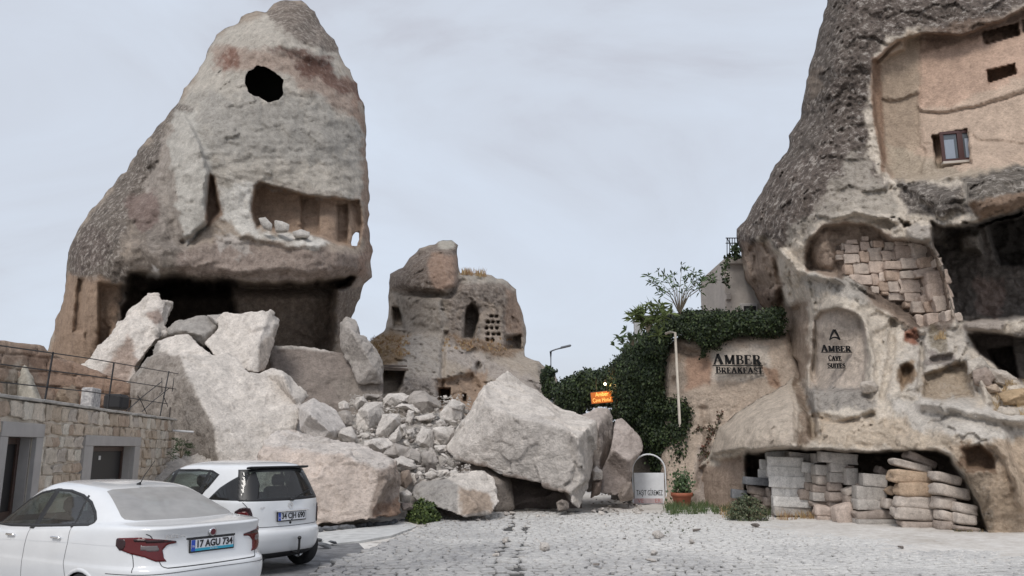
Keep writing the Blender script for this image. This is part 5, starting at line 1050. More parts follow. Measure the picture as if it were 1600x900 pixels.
ivy('ivy_curtain', 'dense dark ivy hanging down the wall end behind the no-entry sign', 'ivy',
    [(957, 572), (972, 545), (1000, 527), (1030, 502), (1058, 492), (1060, 512), (1045, 535), (1034, 560), (1032, 600), (1042, 622), (1060, 622), (1075, 630), (1086, 650), (1086, 680), (1100, 690), (1108, 705), (1098, 725), (1085, 730), (1078, 765), (1058, 785), (1040, 780), (1026, 765), (1020, 720), (1008, 700), (985, 668), (968, 655), (960, 630)],
    [(960, 560, 29.6), (1000, 560, 28.4), (1040, 560, 27.7), (1060, 500, 27.9), (960, 650, 29.4), (1010, 680, 28.8), (1050, 760, 28.2), (1090, 700, 27.6), (1030, 700, 28.4)], 26000, .09, .42, R=.9, D=26, T=1.4)
ivy('ivy_hedge', 'band of dark green hedge on top of the plastered wall', 'hedge', [(1052, 500), (1075, 487), (1120, 489), (1170, 487), (1222, 485), (1224, 521), (1190, 523), (1150, 521), (1130, 528), (1115, 546), (1108, 528), (1098, 558), (1090, 530), (1072, 528), (1060, 520)],
    [(1060, 500, 27.9), (1220, 490, 27.2), (1220, 530, 27.0), (1090, 560, 27.5)], 9000, .085, .25, R=.4, D=12, T=1.0)
ivy('ivy_arch', 'dark leafy arch of creeper over the lane behind the biggest boulder', 'ivy', [(864, 618), (870, 604), (882, 592), (903, 584), (935, 578), (962, 574), (985, 600), (985, 650), (958, 650), (957, 634), (925, 634), (915, 640), (905, 650), (895, 652), (872, 640)],
    [(870, 620, 34), (960, 590, 31), (985, 650, 30), (900, 640, 33)], 8000, .12, .5, R=.8, D=18, T=2.5)
ivy('creeper', 'creeper spilling over right end of the carved outcrop', 'creeper', [(849, 580), (856, 574), (865, 580), (866, 600), (860, 620), (852, 625), (848, 600)], [(850, 580, 42), (866, 600, 41.8), (855, 625, 42)], 1200, .18, .3, R=.3, D=8, T=.8)
# thin hanging and climbing sprigs
def sprig(name, label, cat, lines, tree, n_leaf, size, cols, Yf=None, r=.012):
    root = None
    for pts in lines:
        P = []
        for x, y in pts: h = surf(tree, x, y, .12) if tree else None; P.append(h if h is not None else Vector(at(x, y, Yf)))
        if root is None: root = empty(name, P[0]); tag(root, label, cat)
        keep(MB().tube(P, r, 5).build('stem', pmat('vine_bark', (.06, .045, .03), .9)), root)
        A_ = np.array([p[:] for p in P]); t = rl_.uniform(0, len(P) - 1.001, n_leaf); i = t.astype(int); C = A_[i] + (A_[i + 1] - A_[i]) * (t - i)[:, None] + rl_.normal(0, size * .7, (n_leaf, 3))
        keep(leaves('foliage', C, np.tile([0, -1, .2], (n_leaf, 1)), size, cols), root)
    return root
sprig('trailing_ivy', 'thin strand of ivy trailing over plastered wall right of large letters', 'ivy', [[(1183, 520), (1186, 540), (1194, 550)]], BA, 60, .08, GR)
sprig('trailing_ivy', 'two strands of ivy hanging above the large wall letters', 'ivy', [[(1100, 520), (1098, 545), (1097, 562)], [(1112, 520), (1114, 548)]], BA, 70, .09, GR)
sprig('dry_vine', 'half-dry reddish vine climbing the sloping rock right of the ivy', 'vine', [[(1090, 715), (1105, 690), (1120, 668), (1128, 640)], [(1085, 672), (1108, 668), (1128, 688)], [(1100, 700), (1112, 730), (1116, 748)]], BA, 90, .09, [(.05, .055, .025), (.10, .04, .025), (.07, .05, .03)], 24.6)
sprig('balcony_creeper', 'creeper hanging from the balcony beside the cliff', 'creeper', [[(1140, 395), (1133, 412), (1132, 430), (1137, 447)], [(1148, 385), (1152, 402)]], None, 120, .12, GR, 30.2)
# ------------------------------------------------------------------ shrubs with lance leaves
def rosette(mb_v, mb_f, mb_c, P, n, L_, w_, col, up=.5):
    for _ in range(n):
        d = np.array([rl_.normal(), rl_.normal(), rl_.normal() * .7 + up]); d /= np.linalg.norm(d); s = np.cross(d, rl_.normal(0, 1, 3)); s /= np.linalg.norm(s) + 1e-9
        l = L_ * rl_.uniform(.6, 1.1); b = len(mb_v); P = np.asarray(P, float)
        for q in (P, P + d * l * .5 + s * w_, P + d * l + np.array([0, 0, -.15 * l]), P + d * l * .5 - s * w_): mb_v.append(q)
        mb_f.append((b, b + 1, b + 2)); mb_f.append((b, b + 2, b + 3)); c = np.array(col) * rl_.uniform(.7, 1.35); mb_c.extend([c] * 4)
def shrub(name, label, base, stems, tips, n, L_, w_, col, Y, cat='shrub', bark=(.18, .15, .11), r=.022):
    B_ = Vector(at(*base, Y)); root = empty(name, B_); tag(root, label, cat); V, F, C = [], [], []; mb = MB()
    for k, t in enumerate(tips):
        T_ = Vector(at(t[0], t[1], Y + rs.uniform(-.6, .6))); m_ = B_.lerp(T_, .45) + Vector((0, 0, .12 * (T_ - B_).length)) + Vector((-.12 * (T_.x - B_.x), 0, 0))
        r_s = r * .6; mb.tube([B_, B_.lerp(m_, .6), m_, T_], [r_s, r * .8, r * .55, r * .3], 5, False)
        for j in range(3): rosette(V, F, C, np.array(T_) + rl_.normal(0, L_ * .35, 3), n, L_, w_, col)
    keep(mb.build('stem', pmat('shrub_bark', bark, .9)), root); o = mesh('foliage', V, np.array(F), LEAF, None, False, np.array(C), 0) if False else mesh('foliage', V, F, LEAF, None, False); setcol(o.data, np.array(C)); o['kind'] = 'stuff'; keep(o, root); return root
tips = [(840 + a / 3, 360 + b / 3) for a, b in ((530, 240), (590, 205), (630, 208), (675, 185), (565, 270), (630, 255), (655, 272), (700, 265), (740, 215), (735, 238), (780, 262), (800, 218), (815, 238), (585, 250), (765, 268), (715, 203), (590, 312), (520, 232), (690, 275), (825, 232), (755, 232))]
shrub('oleander', 'tall sparse shrub with fanned bare stems and leaf tufts above the hedge', (1062, 492), None, tips, 5, .30, .03, (.07, .11, .045), 28.3)
shrub('palm_shrub', 'yellow-green spiky shrub at the left end of hedge by the roof edge', (1012, 520), None, [(840 + a / 3, 360 + b / 3) for a, b in ((470, 385), (500, 380), (535, 375), (560, 400), (480, 410), (520, 415), (555, 430), (520, 450), (590, 410), (490, 440))], 12, .45, .045, (.10, .13, .045), 26.8)
shrub('leafy_sprig', 'small leafy sprigs sticking out of the ivy at upper left', (990, 540), None, [(840 + a / 3, 360 + b / 3) for a, b in ((380, 510), (400, 530), (440, 475), (420, 505), (450, 500))], 6, .28, .05, (.06, .09, .04), 27.2)
shrub('window_weed', 'small green weed growing at terrace corner behind the rear car', (283, 716), None, [(278, 690), (285, 695), (275, 705), (290, 708), (282, 702), (295, 700), (270, 712)], 16, .17, .009, (.05, .08, .035), 24.8, 'weed')
# bush in front of the boulders
def ball_bush(name, label, px, py, w_, h_, cols, n, size, Y=None, cat='bush'):
    B_ = Vector(G(px, py)); r = w_ / FPX * B_.y / 2; hh = h_ / FPX * B_.y; root = empty(name, B_); tag(root, label, cat)
    C = rl_.normal(0, 1, (n, 3)); C /= np.linalg.norm(C, axis=1)[:, None]; C[:, 2] = np.abs(C[:, 2]); Nn = C.copy(); q = (.55 + .45 * rl_.uniform(0, 1, n) ** .5) * (1 + .22 * fbm(C, 2.2, 3, 4)); C = C * q[:, None] * np.array([r, r * .9, hh]) + np.array(B_)
    keep(leaves('foliage', C, Nn, size, cols), root); mb = MB()
    for k in range(7): a = k * .9; mb.tube([B_, B_ + Vector((r * .6 * math.cos(a), r * .6 * math.sin(a), hh * .7))], [.02, .008], 5)
    keep(mb.build('stem', pmat('vine_bark', (.06, .045, .03), .9)), root); return root
ball_bush('green_bush', 'round dense green bush at foot of boulders near the kerb', 661, 816, 50, 34, [(.05, .075, .02), (.07, .10, .03), (.035, .055, .02), (.10, .13, .035)], 2600, .07)
ball_bush('weed_clump', 'grey-green weed clump at left end of the stored stones', 1168, 814, 62, 40, [(.09, .11, .06), (.07, .09, .05), (.12, .12, .07)], 1600, .06, cat='weed')
def tufts(name, label, cat, spots, n, L_, cols, w_=.006, z=None, parent=None):
    V, F, C = [], [], []
    for P in spots:
        for _ in range(n):
            a = rl_.uniform(0, 6.28); l = L_ * rl_.uniform(.4, 1.2); o_ = rl_.normal(0, L_ * .22, 2); lean = rl_.uniform(.1, .7) * l; b = len(V); c_ = np.array(cols[rl_.integers(len(cols))]) * rl_.uniform(.7, 1.3)
            x, y, zz = P[0] + o_[0], P[1] + o_[1], P[2]; dx, dy = math.cos(a), math.sin(a)
            V += [(x - w_ * 1, y, zz), (x + w_ * 1, y, zz), (x + dx * lean * .4 + w_ * .7, y + dy * lean * .4, zz + l * .6), (x + dx * lean * .4 - w_ * .7, y + dy * lean * .4, zz + l * .6), (x + dx * lean, y + dy * lean, zz + l * .95)]
            F += [(b, b + 1, b + 2), (b, b + 2, b + 3), (b + 3, b + 2, b + 4)]; C += [c_] * 5
    o = mesh(name, V, np.array(F), LEAF, parent, False); setcol(o.data, np.array(C)); tag(o, label, cat, kind='stuff'); return o
def gsp(x0, x1, y0, y1, n): return [G(rl_.uniform(x0, x1), rl_.uniform(y0, y1)) for _ in range(n)]
GG = [(.07, .11, .04), (.05, .085, .03), (.12, .14, .06)]; DG_ = [(.38, .26, .12), (.30, .19, .09), (.42, .32, .18), (.25, .13, .07)]
tufts('grass', 'green grass along foot of plastered wall by the pot', 'grass', gsp(1042, 1135, 786, 806, 90), 22, .26, GG)
tufts('grass', 'dry grass and weeds at foot of stored stones', 'grass', gsp(1130, 1215, 780, 812, 60) + gsp(1215, 1290, 800, 815, 45), 16, .30, DG_)
tufts('grass', 'greener weeds mixed into dry grass left of stones', 'grass', gsp(1135, 1200, 792, 815, 40), 16, .34, GG + [(.14, .15, .08)])
tufts('grass', 'low dry grass along right end of stored stones', 'grass', gsp(1490, 1620, 826, 836, 40), 12, .14, DG_ + GG)
tufts('grass', 'small weeds growing between road stones in front of sign', 'grass', gsp(1010, 1090, 806, 836, 26), 9, .07, [(.07, .09, .05), (.12, .12, .07)])
def msp(tree, x0, x1, y0, y1, n):
    r = []
    for _ in range(n):
        h = surf(tree, rl_.uniform(x0, x1), rl_.uniform(y0, y1), .02)
        if h is not None and h.y < 60: r.append(h)
    return r
tufts('grass', 'dry golden grass on the ledges of carved outcrop', 'grass', msp(BM_, 575, 640, 526, 556, 90) + msp(BM_, 690, 800, 530, 550, 50), 10, .2, DG_, .012)
tufts('grass', 'sparse dry tufts on top of carved outcrop', 'grass', msp(BM_, 722, 736, 427, 431, 12) + msp(BM_, 742, 760, 430, 434, 8), 14, .5, DG_, .012)
tufts('grass', 'tan dry grass on the ledge of right cliff', 'grass', msp(BC, 1550, 1640, 600, 650, 50) + msp(BC, 1462, 1478, 522, 535, 10), 10, .16, [(.42, .30, .16), (.35, .25, .14)])
# ================================================================== small built things
WHP = pmat('chalky_white_paint', (.76, .78, .80), .55, noise=.06, nscale=5); 
sg = empty('no_entry_sign', G(1015, 789)); tag(sg, 'white arched no-entry board standing on the road before the ivy', 'sign')
B_ = sg.location; k = B_.y / FPX; X0, X1 = at(989.5, 789, B_.y)[0], at(1041.5, 789, B_.y)[0]; Hb = 46 * k; Ht = 75 * k; rr_ = (X1 - X0) / 2; cxs = (X0 + X1) / 2
arcp = [Vector((X0, B_.y, 0))] + [Vector((cxs + rr_ * math.cos(math.radians(a)), B_.y, Ht - rr_ * .98 + rr_ * .98 * math.sin(math.radians(a)))) for a in range(180, -1, -12)] + [Vector((X1, B_.y, 0))]
keep(MB().tube(arcp, .028, 8).build('arched_frame', WHP, smooth=True), sg)
keep(MB().box((cxs, B_.y, Hb / 2 + .03), (rr_ * 2 - .10, .03, Hb), None, .012).build('board', WHP), sg)
def text(name, body, size, mat, M, ext=.004, parent=None, sx=1.0, bold=0.0, fit=None):
    cu = bpy.data.curves.new(name, 'FONT'); cu.body = body; cu.size = size; cu.extrude = ext; cu.align_x = 'CENTER'; cu.align_y = 'CENTER'; cu.offset = bold; cu.resolution_u = 3
    o = bpy.data.objects.new(name, cu); COL.objects.link(o); dg = bpy.context.evaluated_depsgraph_get(); me = bpy.data.meshes.new_from_object(o.evaluated_get(dg)); bpy.data.objects.remove(o); bpy.data.curves.remove(cu)
    V = getv(me)
    if fit: sx = fit / max(1e-6, np.ptp(V[:, 0]))
    V[:, 0] *= sx; me.vertices.foreach_set('co', V.astype(np.float32).ravel()); me.transform(M); me.materials.clear(); me.materials.append(mat); me.name = name
    r = bpy.data.objects.new(name, me); COL.objects.link(r)
    if parent: keep(r, parent)
    return r
FR = Matrix.Rotation(math.pi / 2, 4, 'X')
text('lettering', 'TAŞIT GİREMEZ', .24, pmat('worn_black_paint', (.06, .06, .065), .8), Matrix.Translation((cxs, B_.y - .018, Hb * .38)) @ FR, .003, sg, fit=.86 * rr_ * 2 - .08, bold=.002)
text('faded_lettering', 'VE       ER', .19, pmat('faded_red_paint', (.50, .20, .19), .8), Matrix.Translation((cxs - .02, B_.y - .018, Hb * .13)) @ FR, .003, sg, fit=.7 * rr_ * 2)
keep(MB().box((cxs - .05, B_.y - .0165, Hb * .13), (rr_ * 1.75, .002, .16)).build('pink_band', pmat('pink_stain', (.60, .48, .48), .8, noise=.12, nscale=9)), sg)
pot = empty('flower_pot', G(1066, 793)); tag(pot, 'terracotta pot with a leafy plant, right of the no-entry sign', 'plant pot'); k = pot.location.y / FPX; r_ = 15.5 * k; h_ = 22 * k
keep(MB().lathe([(0, 0), (r_ * .68, 0), (r_ * .94, h_ * .72), (r_ * .96, h_ * .74), (r_ * 1.06, h_ * .76), (r_ * 1.08, h_), (r_ * .95, h_), (r_ * .9, h_ * .85), (0, h_ * .82)], 24, None, pot.location).build('pot', pmat('terracotta', (.34, .115, .065), .8, noise=.15, nscale=10), None, True), pot)
keep(MB().lathe([(0, h_ * .86), (r_ * .88, h_ * .86)], 20, None, pot.location).build('soil', pmat('soil', (.09, .065, .045), .95)), pot)
C = rl_.normal(0, 1, (420, 3)) * np.array([.17, .12, .2]) + np.array(pot.location) + np.array([0.03, 0, h_ + .26]); keep(leaves('foliage', C, C * 0 + [0, -1, .3], .10, [(.05, .085, .035), (.08, .12, .05), (.10, .14, .08)]), pot)
pole = MB(); P1 = Vector(at(1062, 662, 26.7)); P2 = Vector(at(1055, 520, 27.2)); pole.tube([P1 + Vector((0, 0, -.1)), P1, P2, P2 + Vector((-.12, .25, .06)), P2 + Vector((-.2, .6, .06))], .045, 10); tag(pole.build('wall_pipe', pmat('cream_pipe', (.50, .45, .38), .6, noise=.15, nscale=3), None, True), 'cream pipe running up the plastered wall beside the ivy', 'pipe')
# street lamp
lp = empty('street_lamp', at(861, 655, 44)); tag(lp, 'grey street lamp with one angled arm behind the biggest boulder', 'street lamp'); gm = pmat('galvanised', (.16, .17, .19), .5, .4)
keep(MB().tube([at(861, 680, 44), at(861, 590, 44), at(860.5, 549, 44)], [.09, .08, .06], 8).build('pole', gm, None, True), lp); keep(MB().tube([at(860.5, 549, 44), at(868, 546, 44), at(878, 543.5, 44)], .04, 8).build('arm', gm, None, True), lp)
keep(MB().box(at(884, 541.6, 44), (.62, .25, .12), Matrix.Rotation(math.radians(-13), 3, 'Y'), .05).build('lamp_head', gm), lp)
# lit sign under the arch
ls = empty('lit_sign', at(940, 621, 30.6)); tag(ls, 'small glowing orange sign hanging in the dark leafy arch', 'sign'); P = ls.location; k = P.y / FPX
RY_ = Matrix.Rotation(math.radians(-5), 3, 'Y')
keep(MB().box(P, (35 * k, .08, 19 * k), RY_, .01).build('sign_box', pmat('dark_box', (.03, .02, .015), .7)), ls)
keep(MB().box(P + Vector((0, -.045, 0)), (33 * k, .01, 17 * k), RY_).build('lit_panel', pmat('lit_orange', (.2, .06, .01), .6, emis=(.85, .19, .02), estr=.36)), ls)
lt_ = pmat('lit_letter', (.9, .6, .2), .6, emis=(1.0, .42, .08), estr=.65)
for bdy, dz, wd in (('Amber', .11, 20), ('Cave Hotel', -.10, 28)): text('lettering', bdy, .22, lt_, Matrix.Translation(P + Vector((0, -.055, dz))) @ Matrix.Rotation(math.radians(-5), 4, 'Y') @ FR, .002, ls, fit=wd * k)
keep(MB().tube([P + Vector((-.2, 0, .2)), P + Vector((-.2, 0, .8))], .01, 5).build('hanger', blk), ls); keep(MB().tube([P + Vector((.2, 0, .2)), P + Vector((.2, 0, .8))], .01, 5).build('hanger', blk), ls)
lb = empty('bulb_lamp', at(945.5, 600, 30.5)); tag(lb, 'small bare glowing bulb above the orange sign', 'lamp')
bm = bmesh.new(); bmesh.ops.create_uvsphere(bm, u_segments=12, v_segments=8, radius=.05); me = bpy.data.meshes.new('bulb'); bm.to_mesh(me); bm.free(); me.transform(Matrix.Translation(lb.location)); me.materials.append(pmat('bulb_glow', (1, .9, .7), .5, emis=(1, .8, .5), estr=6)); keep(inst('bulb', me), lb)
keep(MB().tube([lb.location + Vector((0, 0, .07)), lb.location + Vector((0, 0, .16))], .03, 8).build('socket', blk), lb)
pl_ = bpy.data.lights.new('bulb_light', 'POINT'); pl_.energy = 14; pl_.color = (1, .6, .25); pl_.shadow_soft_size = .08; po = bpy.data.objects.new('bulb_light', pl_); COL.objects.link(po); po.location = lb.location + Vector((0, -.2, -.05))
# building behind the hedge, balcony and roof edge
pw = pmat('pale_stone_wall', (.40, .36, .325), .9, noise=.12, nscale=1.5, bump=.02, bscale=8)
bb = empty('rear_building', at(1160, 490, 31)); tag(bb, 'narrow pale stone building glimpsed between the hedge and the cliff', 'building')
def qbox(x0, y0, x1, y1, Y, d, bev=.02):
    A_ = at(x0, y1, Y); C_ = at(x1, y0, Y); return MB().box(((A_[0] + C_[0]) / 2, Y + d / 2, (A_[2] + C_[2]) / 2), (C_[0] - A_[0], d, C_[2] - A_[2]), None, bev)
keep(qbox(1140, 412, 1240, 600, 31, 4).build('wall', pw), bb); keep(qbox(1134, 402, 1240, 412, 30.8, 4.3).build('cornice', pw), bb)
wf = keep(qbox(1158, 474, 1184, 494, 30.93, .2).build('window', pmat('grey_render', (.31, .295, .285))), bb); g_ = qbox(1163, 478, 1181, 494, 30.9, .05, 0).build('pane', dglass); g_.parent = wf
keep(qbox(1135, 458, 1142, 468, 30.9, .5).build('corbel', pw), bb)
br = empty('balcony_railing', at(1148, 404, 30.6)); tag(br, 'black iron balcony railing beside the upper left edge of cliff', 'railing')
for x in range(1136, 1160, 4): keep(MB().tube([at(x, 403, 30.6), at(x, 372, 30.6)], .018, 5).build('baluster', blk), br)
for y in (372, 380, 402): keep(MB().tube([at(1134, y, 30.6), at(1165, y, 30.6)], .022, 5).build('rail', blk), br)
keep(MB().tube([at(1136, 372, 30.6), at(1152, 403, 30.6)], .02, 5).build('brace', blk), br)
rf = empty('terrace_roof', at(1070, 488, 29)); tag(rf, 'low grey flat roof edge just showing above the hedge', 'roof')
V_ = [Vector(at(1008, 493, 29)), Vector(at(1125, 483.5, 29)), Vector(at(1125, 487.5, 29)), Vector(at(1008, 497, 29))]
mb = MB(); mb.add(V_ + [v + Vector((0, 3, 0.25)) for v in V_], [(0, 1, 2, 3), (7, 6, 5, 4), (0, 4, 5, 1), (1, 5, 6, 2), (2, 6, 7, 3), (3, 7, 4, 0)]); keep(mb.build('roof_slab', pmat('roof_sheet', (.16, .14, .135), .8)), rf)
keep(qbox(993, 500, 1003, 545, 29, .3).build('post', pmat('roof_post', (.42, .42, .42), .8)), rf); keep(qbox(1118, 487, 1123, 500, 29, .2).build('post', pmat('roof_post', (.42, .42, .42), .8)), rf)
# wooden lintel and door of the outcrop
ln = empty('doorway_lintel', at(616, 574, 43)); tag(ln, 'weathered wooden planks bridging the dark doorway left on the outcrop', 'lintel')
for k_, (y, d) in enumerate(((571, 0), (574, -.03), (577, .02))): keep(MB().tube([at(597 - k_, y, 42.6), at(616, y + .6, 42.6 + d), at(636 + k_, y + (1 if k_ != 1 else 3), 42.6)], [.05, .055, .05], 6).build('plank', pmat('grey_timber', (.16, .13, .11), .9, noise=.3, nscale=5)), ln)
P = surf(BM_, 694, 620, .15); tag(MB().box(P + Vector((0, .1, 0)), (.62, .06, 1.05), None, .01).build('wooden_door', pmat('old_door', (.045, .03, .025), .8)), 'small dark wooden door in reddish carved recess of the outcrop', 'door')
# broken pieces lying in the upper niche of the tower
for lab, V2 in (('pale broken plate leaning in tower niche, leftmost', [(403, 340), (415, 338), (426, 350), (425, 360), (412, 356)]), ('pale broken plate leaning in tower niche, second from left', [(427, 342), (440, 345), (453, 350), (452, 362), (430, 361)]), ('low pale fragment lying in tower niche, right', [(456, 362), (470, 358), (485, 362), (484, 370), (460, 370)])):
    h = surf(BT, np.mean([v[0] for v in V2]), 372, .3); rock('broken_plate', lab, [(x, y, h.y - .1) for x, y in V2], None, T=.5, vox=.05, amp=.03, chips=.03, col=(.57, .54, .5), cat='rock')

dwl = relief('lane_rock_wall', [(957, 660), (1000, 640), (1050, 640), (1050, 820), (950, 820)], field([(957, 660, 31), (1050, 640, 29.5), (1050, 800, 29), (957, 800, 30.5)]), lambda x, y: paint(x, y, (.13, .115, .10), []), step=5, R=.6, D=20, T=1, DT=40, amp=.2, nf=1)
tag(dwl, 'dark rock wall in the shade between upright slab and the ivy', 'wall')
# ================================================================== cars
def crom(pts, n):
    """Catmull-Rom through rows of numbers"""
    P = np.array(pts, float); m = len(P); t = np.linspace(0, m - 1, n); i = np.clip(t.astype(int), 0, m - 2); f = (t - i)[:, None]
    p0 = P[np.maximum(i - 1, 0)]; p1 = P[i]; p2 = P[i + 1]; p3 = P[np.minimum(i + 2, m - 1)]
    return .5 * (2 * p1 + (p2 - p0) * f + (2 * p0 - 5 * p1 + 4 * p2 - p3) * f ** 2 + (3 * p1 - p0 - 3 * p2 + p3) * f ** 3)
PAINT = pmat('white_car_paint', (.71, .72, .73), .26, coat=.8, noise=.035, nscale=2.5); TRIM = pmat('black_trim', (.012, .012, .013), .45); SEAM = pmat('panel_gap', (.03, .03, .032), .7)
CHR = pmat('chrome', (.75, .75, .76), .15, 1.0); RUB = pmat('tyre_rubber', (.02, .02, .021), .85); RIM = pmat('alloy', (.45, .46, .47), .35, .9)
LRED = pmat('red_lens', (.10, .004, .005), .18, coat=.15); LDK = pmat('dark_red_lens', (.022, .004, .005), .18, coat=.15); LCL = pmat('clear_lens', (.14, .12, .12), .2, coat=.2); SEAT = pmat('seat_cloth', (.07, .07, .075), .9); INT = pmat('cabin_trim', (.05, .05, .052), .8)
def lined(m):
    nt = m.node_tree; b = nt.nodes['Principled BSDF']; o = nt.nodes['Material Output']; g = N(nt, 'ShaderNodeNewGeometry'); d = N(nt, 'ShaderNodeBsdfDiffuse'); d.inputs[0].default_value = (.06, .06, .062, 1); x = N(nt, 'ShaderNodeMixShader')
    nt.links.new(g.outputs['Backfacing'], x.inputs[0]); nt.links.new(b.outputs[0], x.inputs[1]); nt.links.new(d.outputs[0], x.inputs[2]); nt.links.new(x.outputs[0], o.inputs[0]); return m
SHELL = lined(pmat('white_car_shell', (.71, .72, .73), .26, coat=.8, noise=.035, nscale=2.5))
def glassmat(name, tint, tr, dust=0.0):
    m = bpy.data.materials.new(name); m.use_nodes = True; nt = m.node_tree; nt.nodes.clear(); L = nt.links.new
    o = N(nt, 'ShaderNodeOutputMaterial'); t = N(nt, 'ShaderNodeBsdfTransparent'); t.inputs[0].default_value = (*tint, 1); g = N(nt, 'ShaderNodeBsdfGlossy'); g.inputs[1].default_value = .03
    lw = N(nt, 'ShaderNodeLayerWeight', inp={0: .5}); pw_ = N(nt, 'ShaderNodeMath', operation='POWER', inp={1: 3.5}); L(lw.outputs['Facing'], pw_.inputs[0]); a = N(nt, 'ShaderNodeMath', operation='MULTIPLY_ADD', inp={1: .7, 2: .055}); L(pw_.outputs[0], a.inputs[0]); mx = N(nt, 'ShaderNodeMixShader'); L(a.outputs[0], mx.inputs[0]); L(t.outputs[0], mx.inputs[1]); L(g.outputs[0], mx.inputs[2]); last = mx.outputs[0]
    if dust:
        d = N(nt, 'ShaderNodeBsdfDiffuse'); d.inputs[0].default_value = (.42, .41, .40, 1); nn = N(nt, 'ShaderNodeTexNoise', inp={'Scale': 5.0, 'Detail': 6.0}); gg = N(nt, 'ShaderNodeNewGeometry'); L(gg.outputs['Position'], nn.inputs['Vector'])
        r = N(nt, 'ShaderNodeMapRange', inp={1: .3, 2: .7, 3: dust * .85, 4: min(1, dust * 1.1)}); L(nn.outputs[0], r.inputs[0]); m2 = N(nt, 'ShaderNodeMixShader'); L(r.outputs[0], m2.inputs[0]); L(last, m2.inputs[1]); L(d.outputs[0], m2.inputs[2]); last = m2.outputs[0]
    L(last, o.inputs[0]); return m
GL = glassmat('side_glass', (.50, .58, .56), .3, .05); GD = glassmat('tinted_glass', (.06, .065, .07), .1, .03); GDUST = glassmat('dusty_glass', (.3, .32, .32), .3, .72); GR_ = glassmat('rear_glass', (.40, .46, .45), .2, .05)
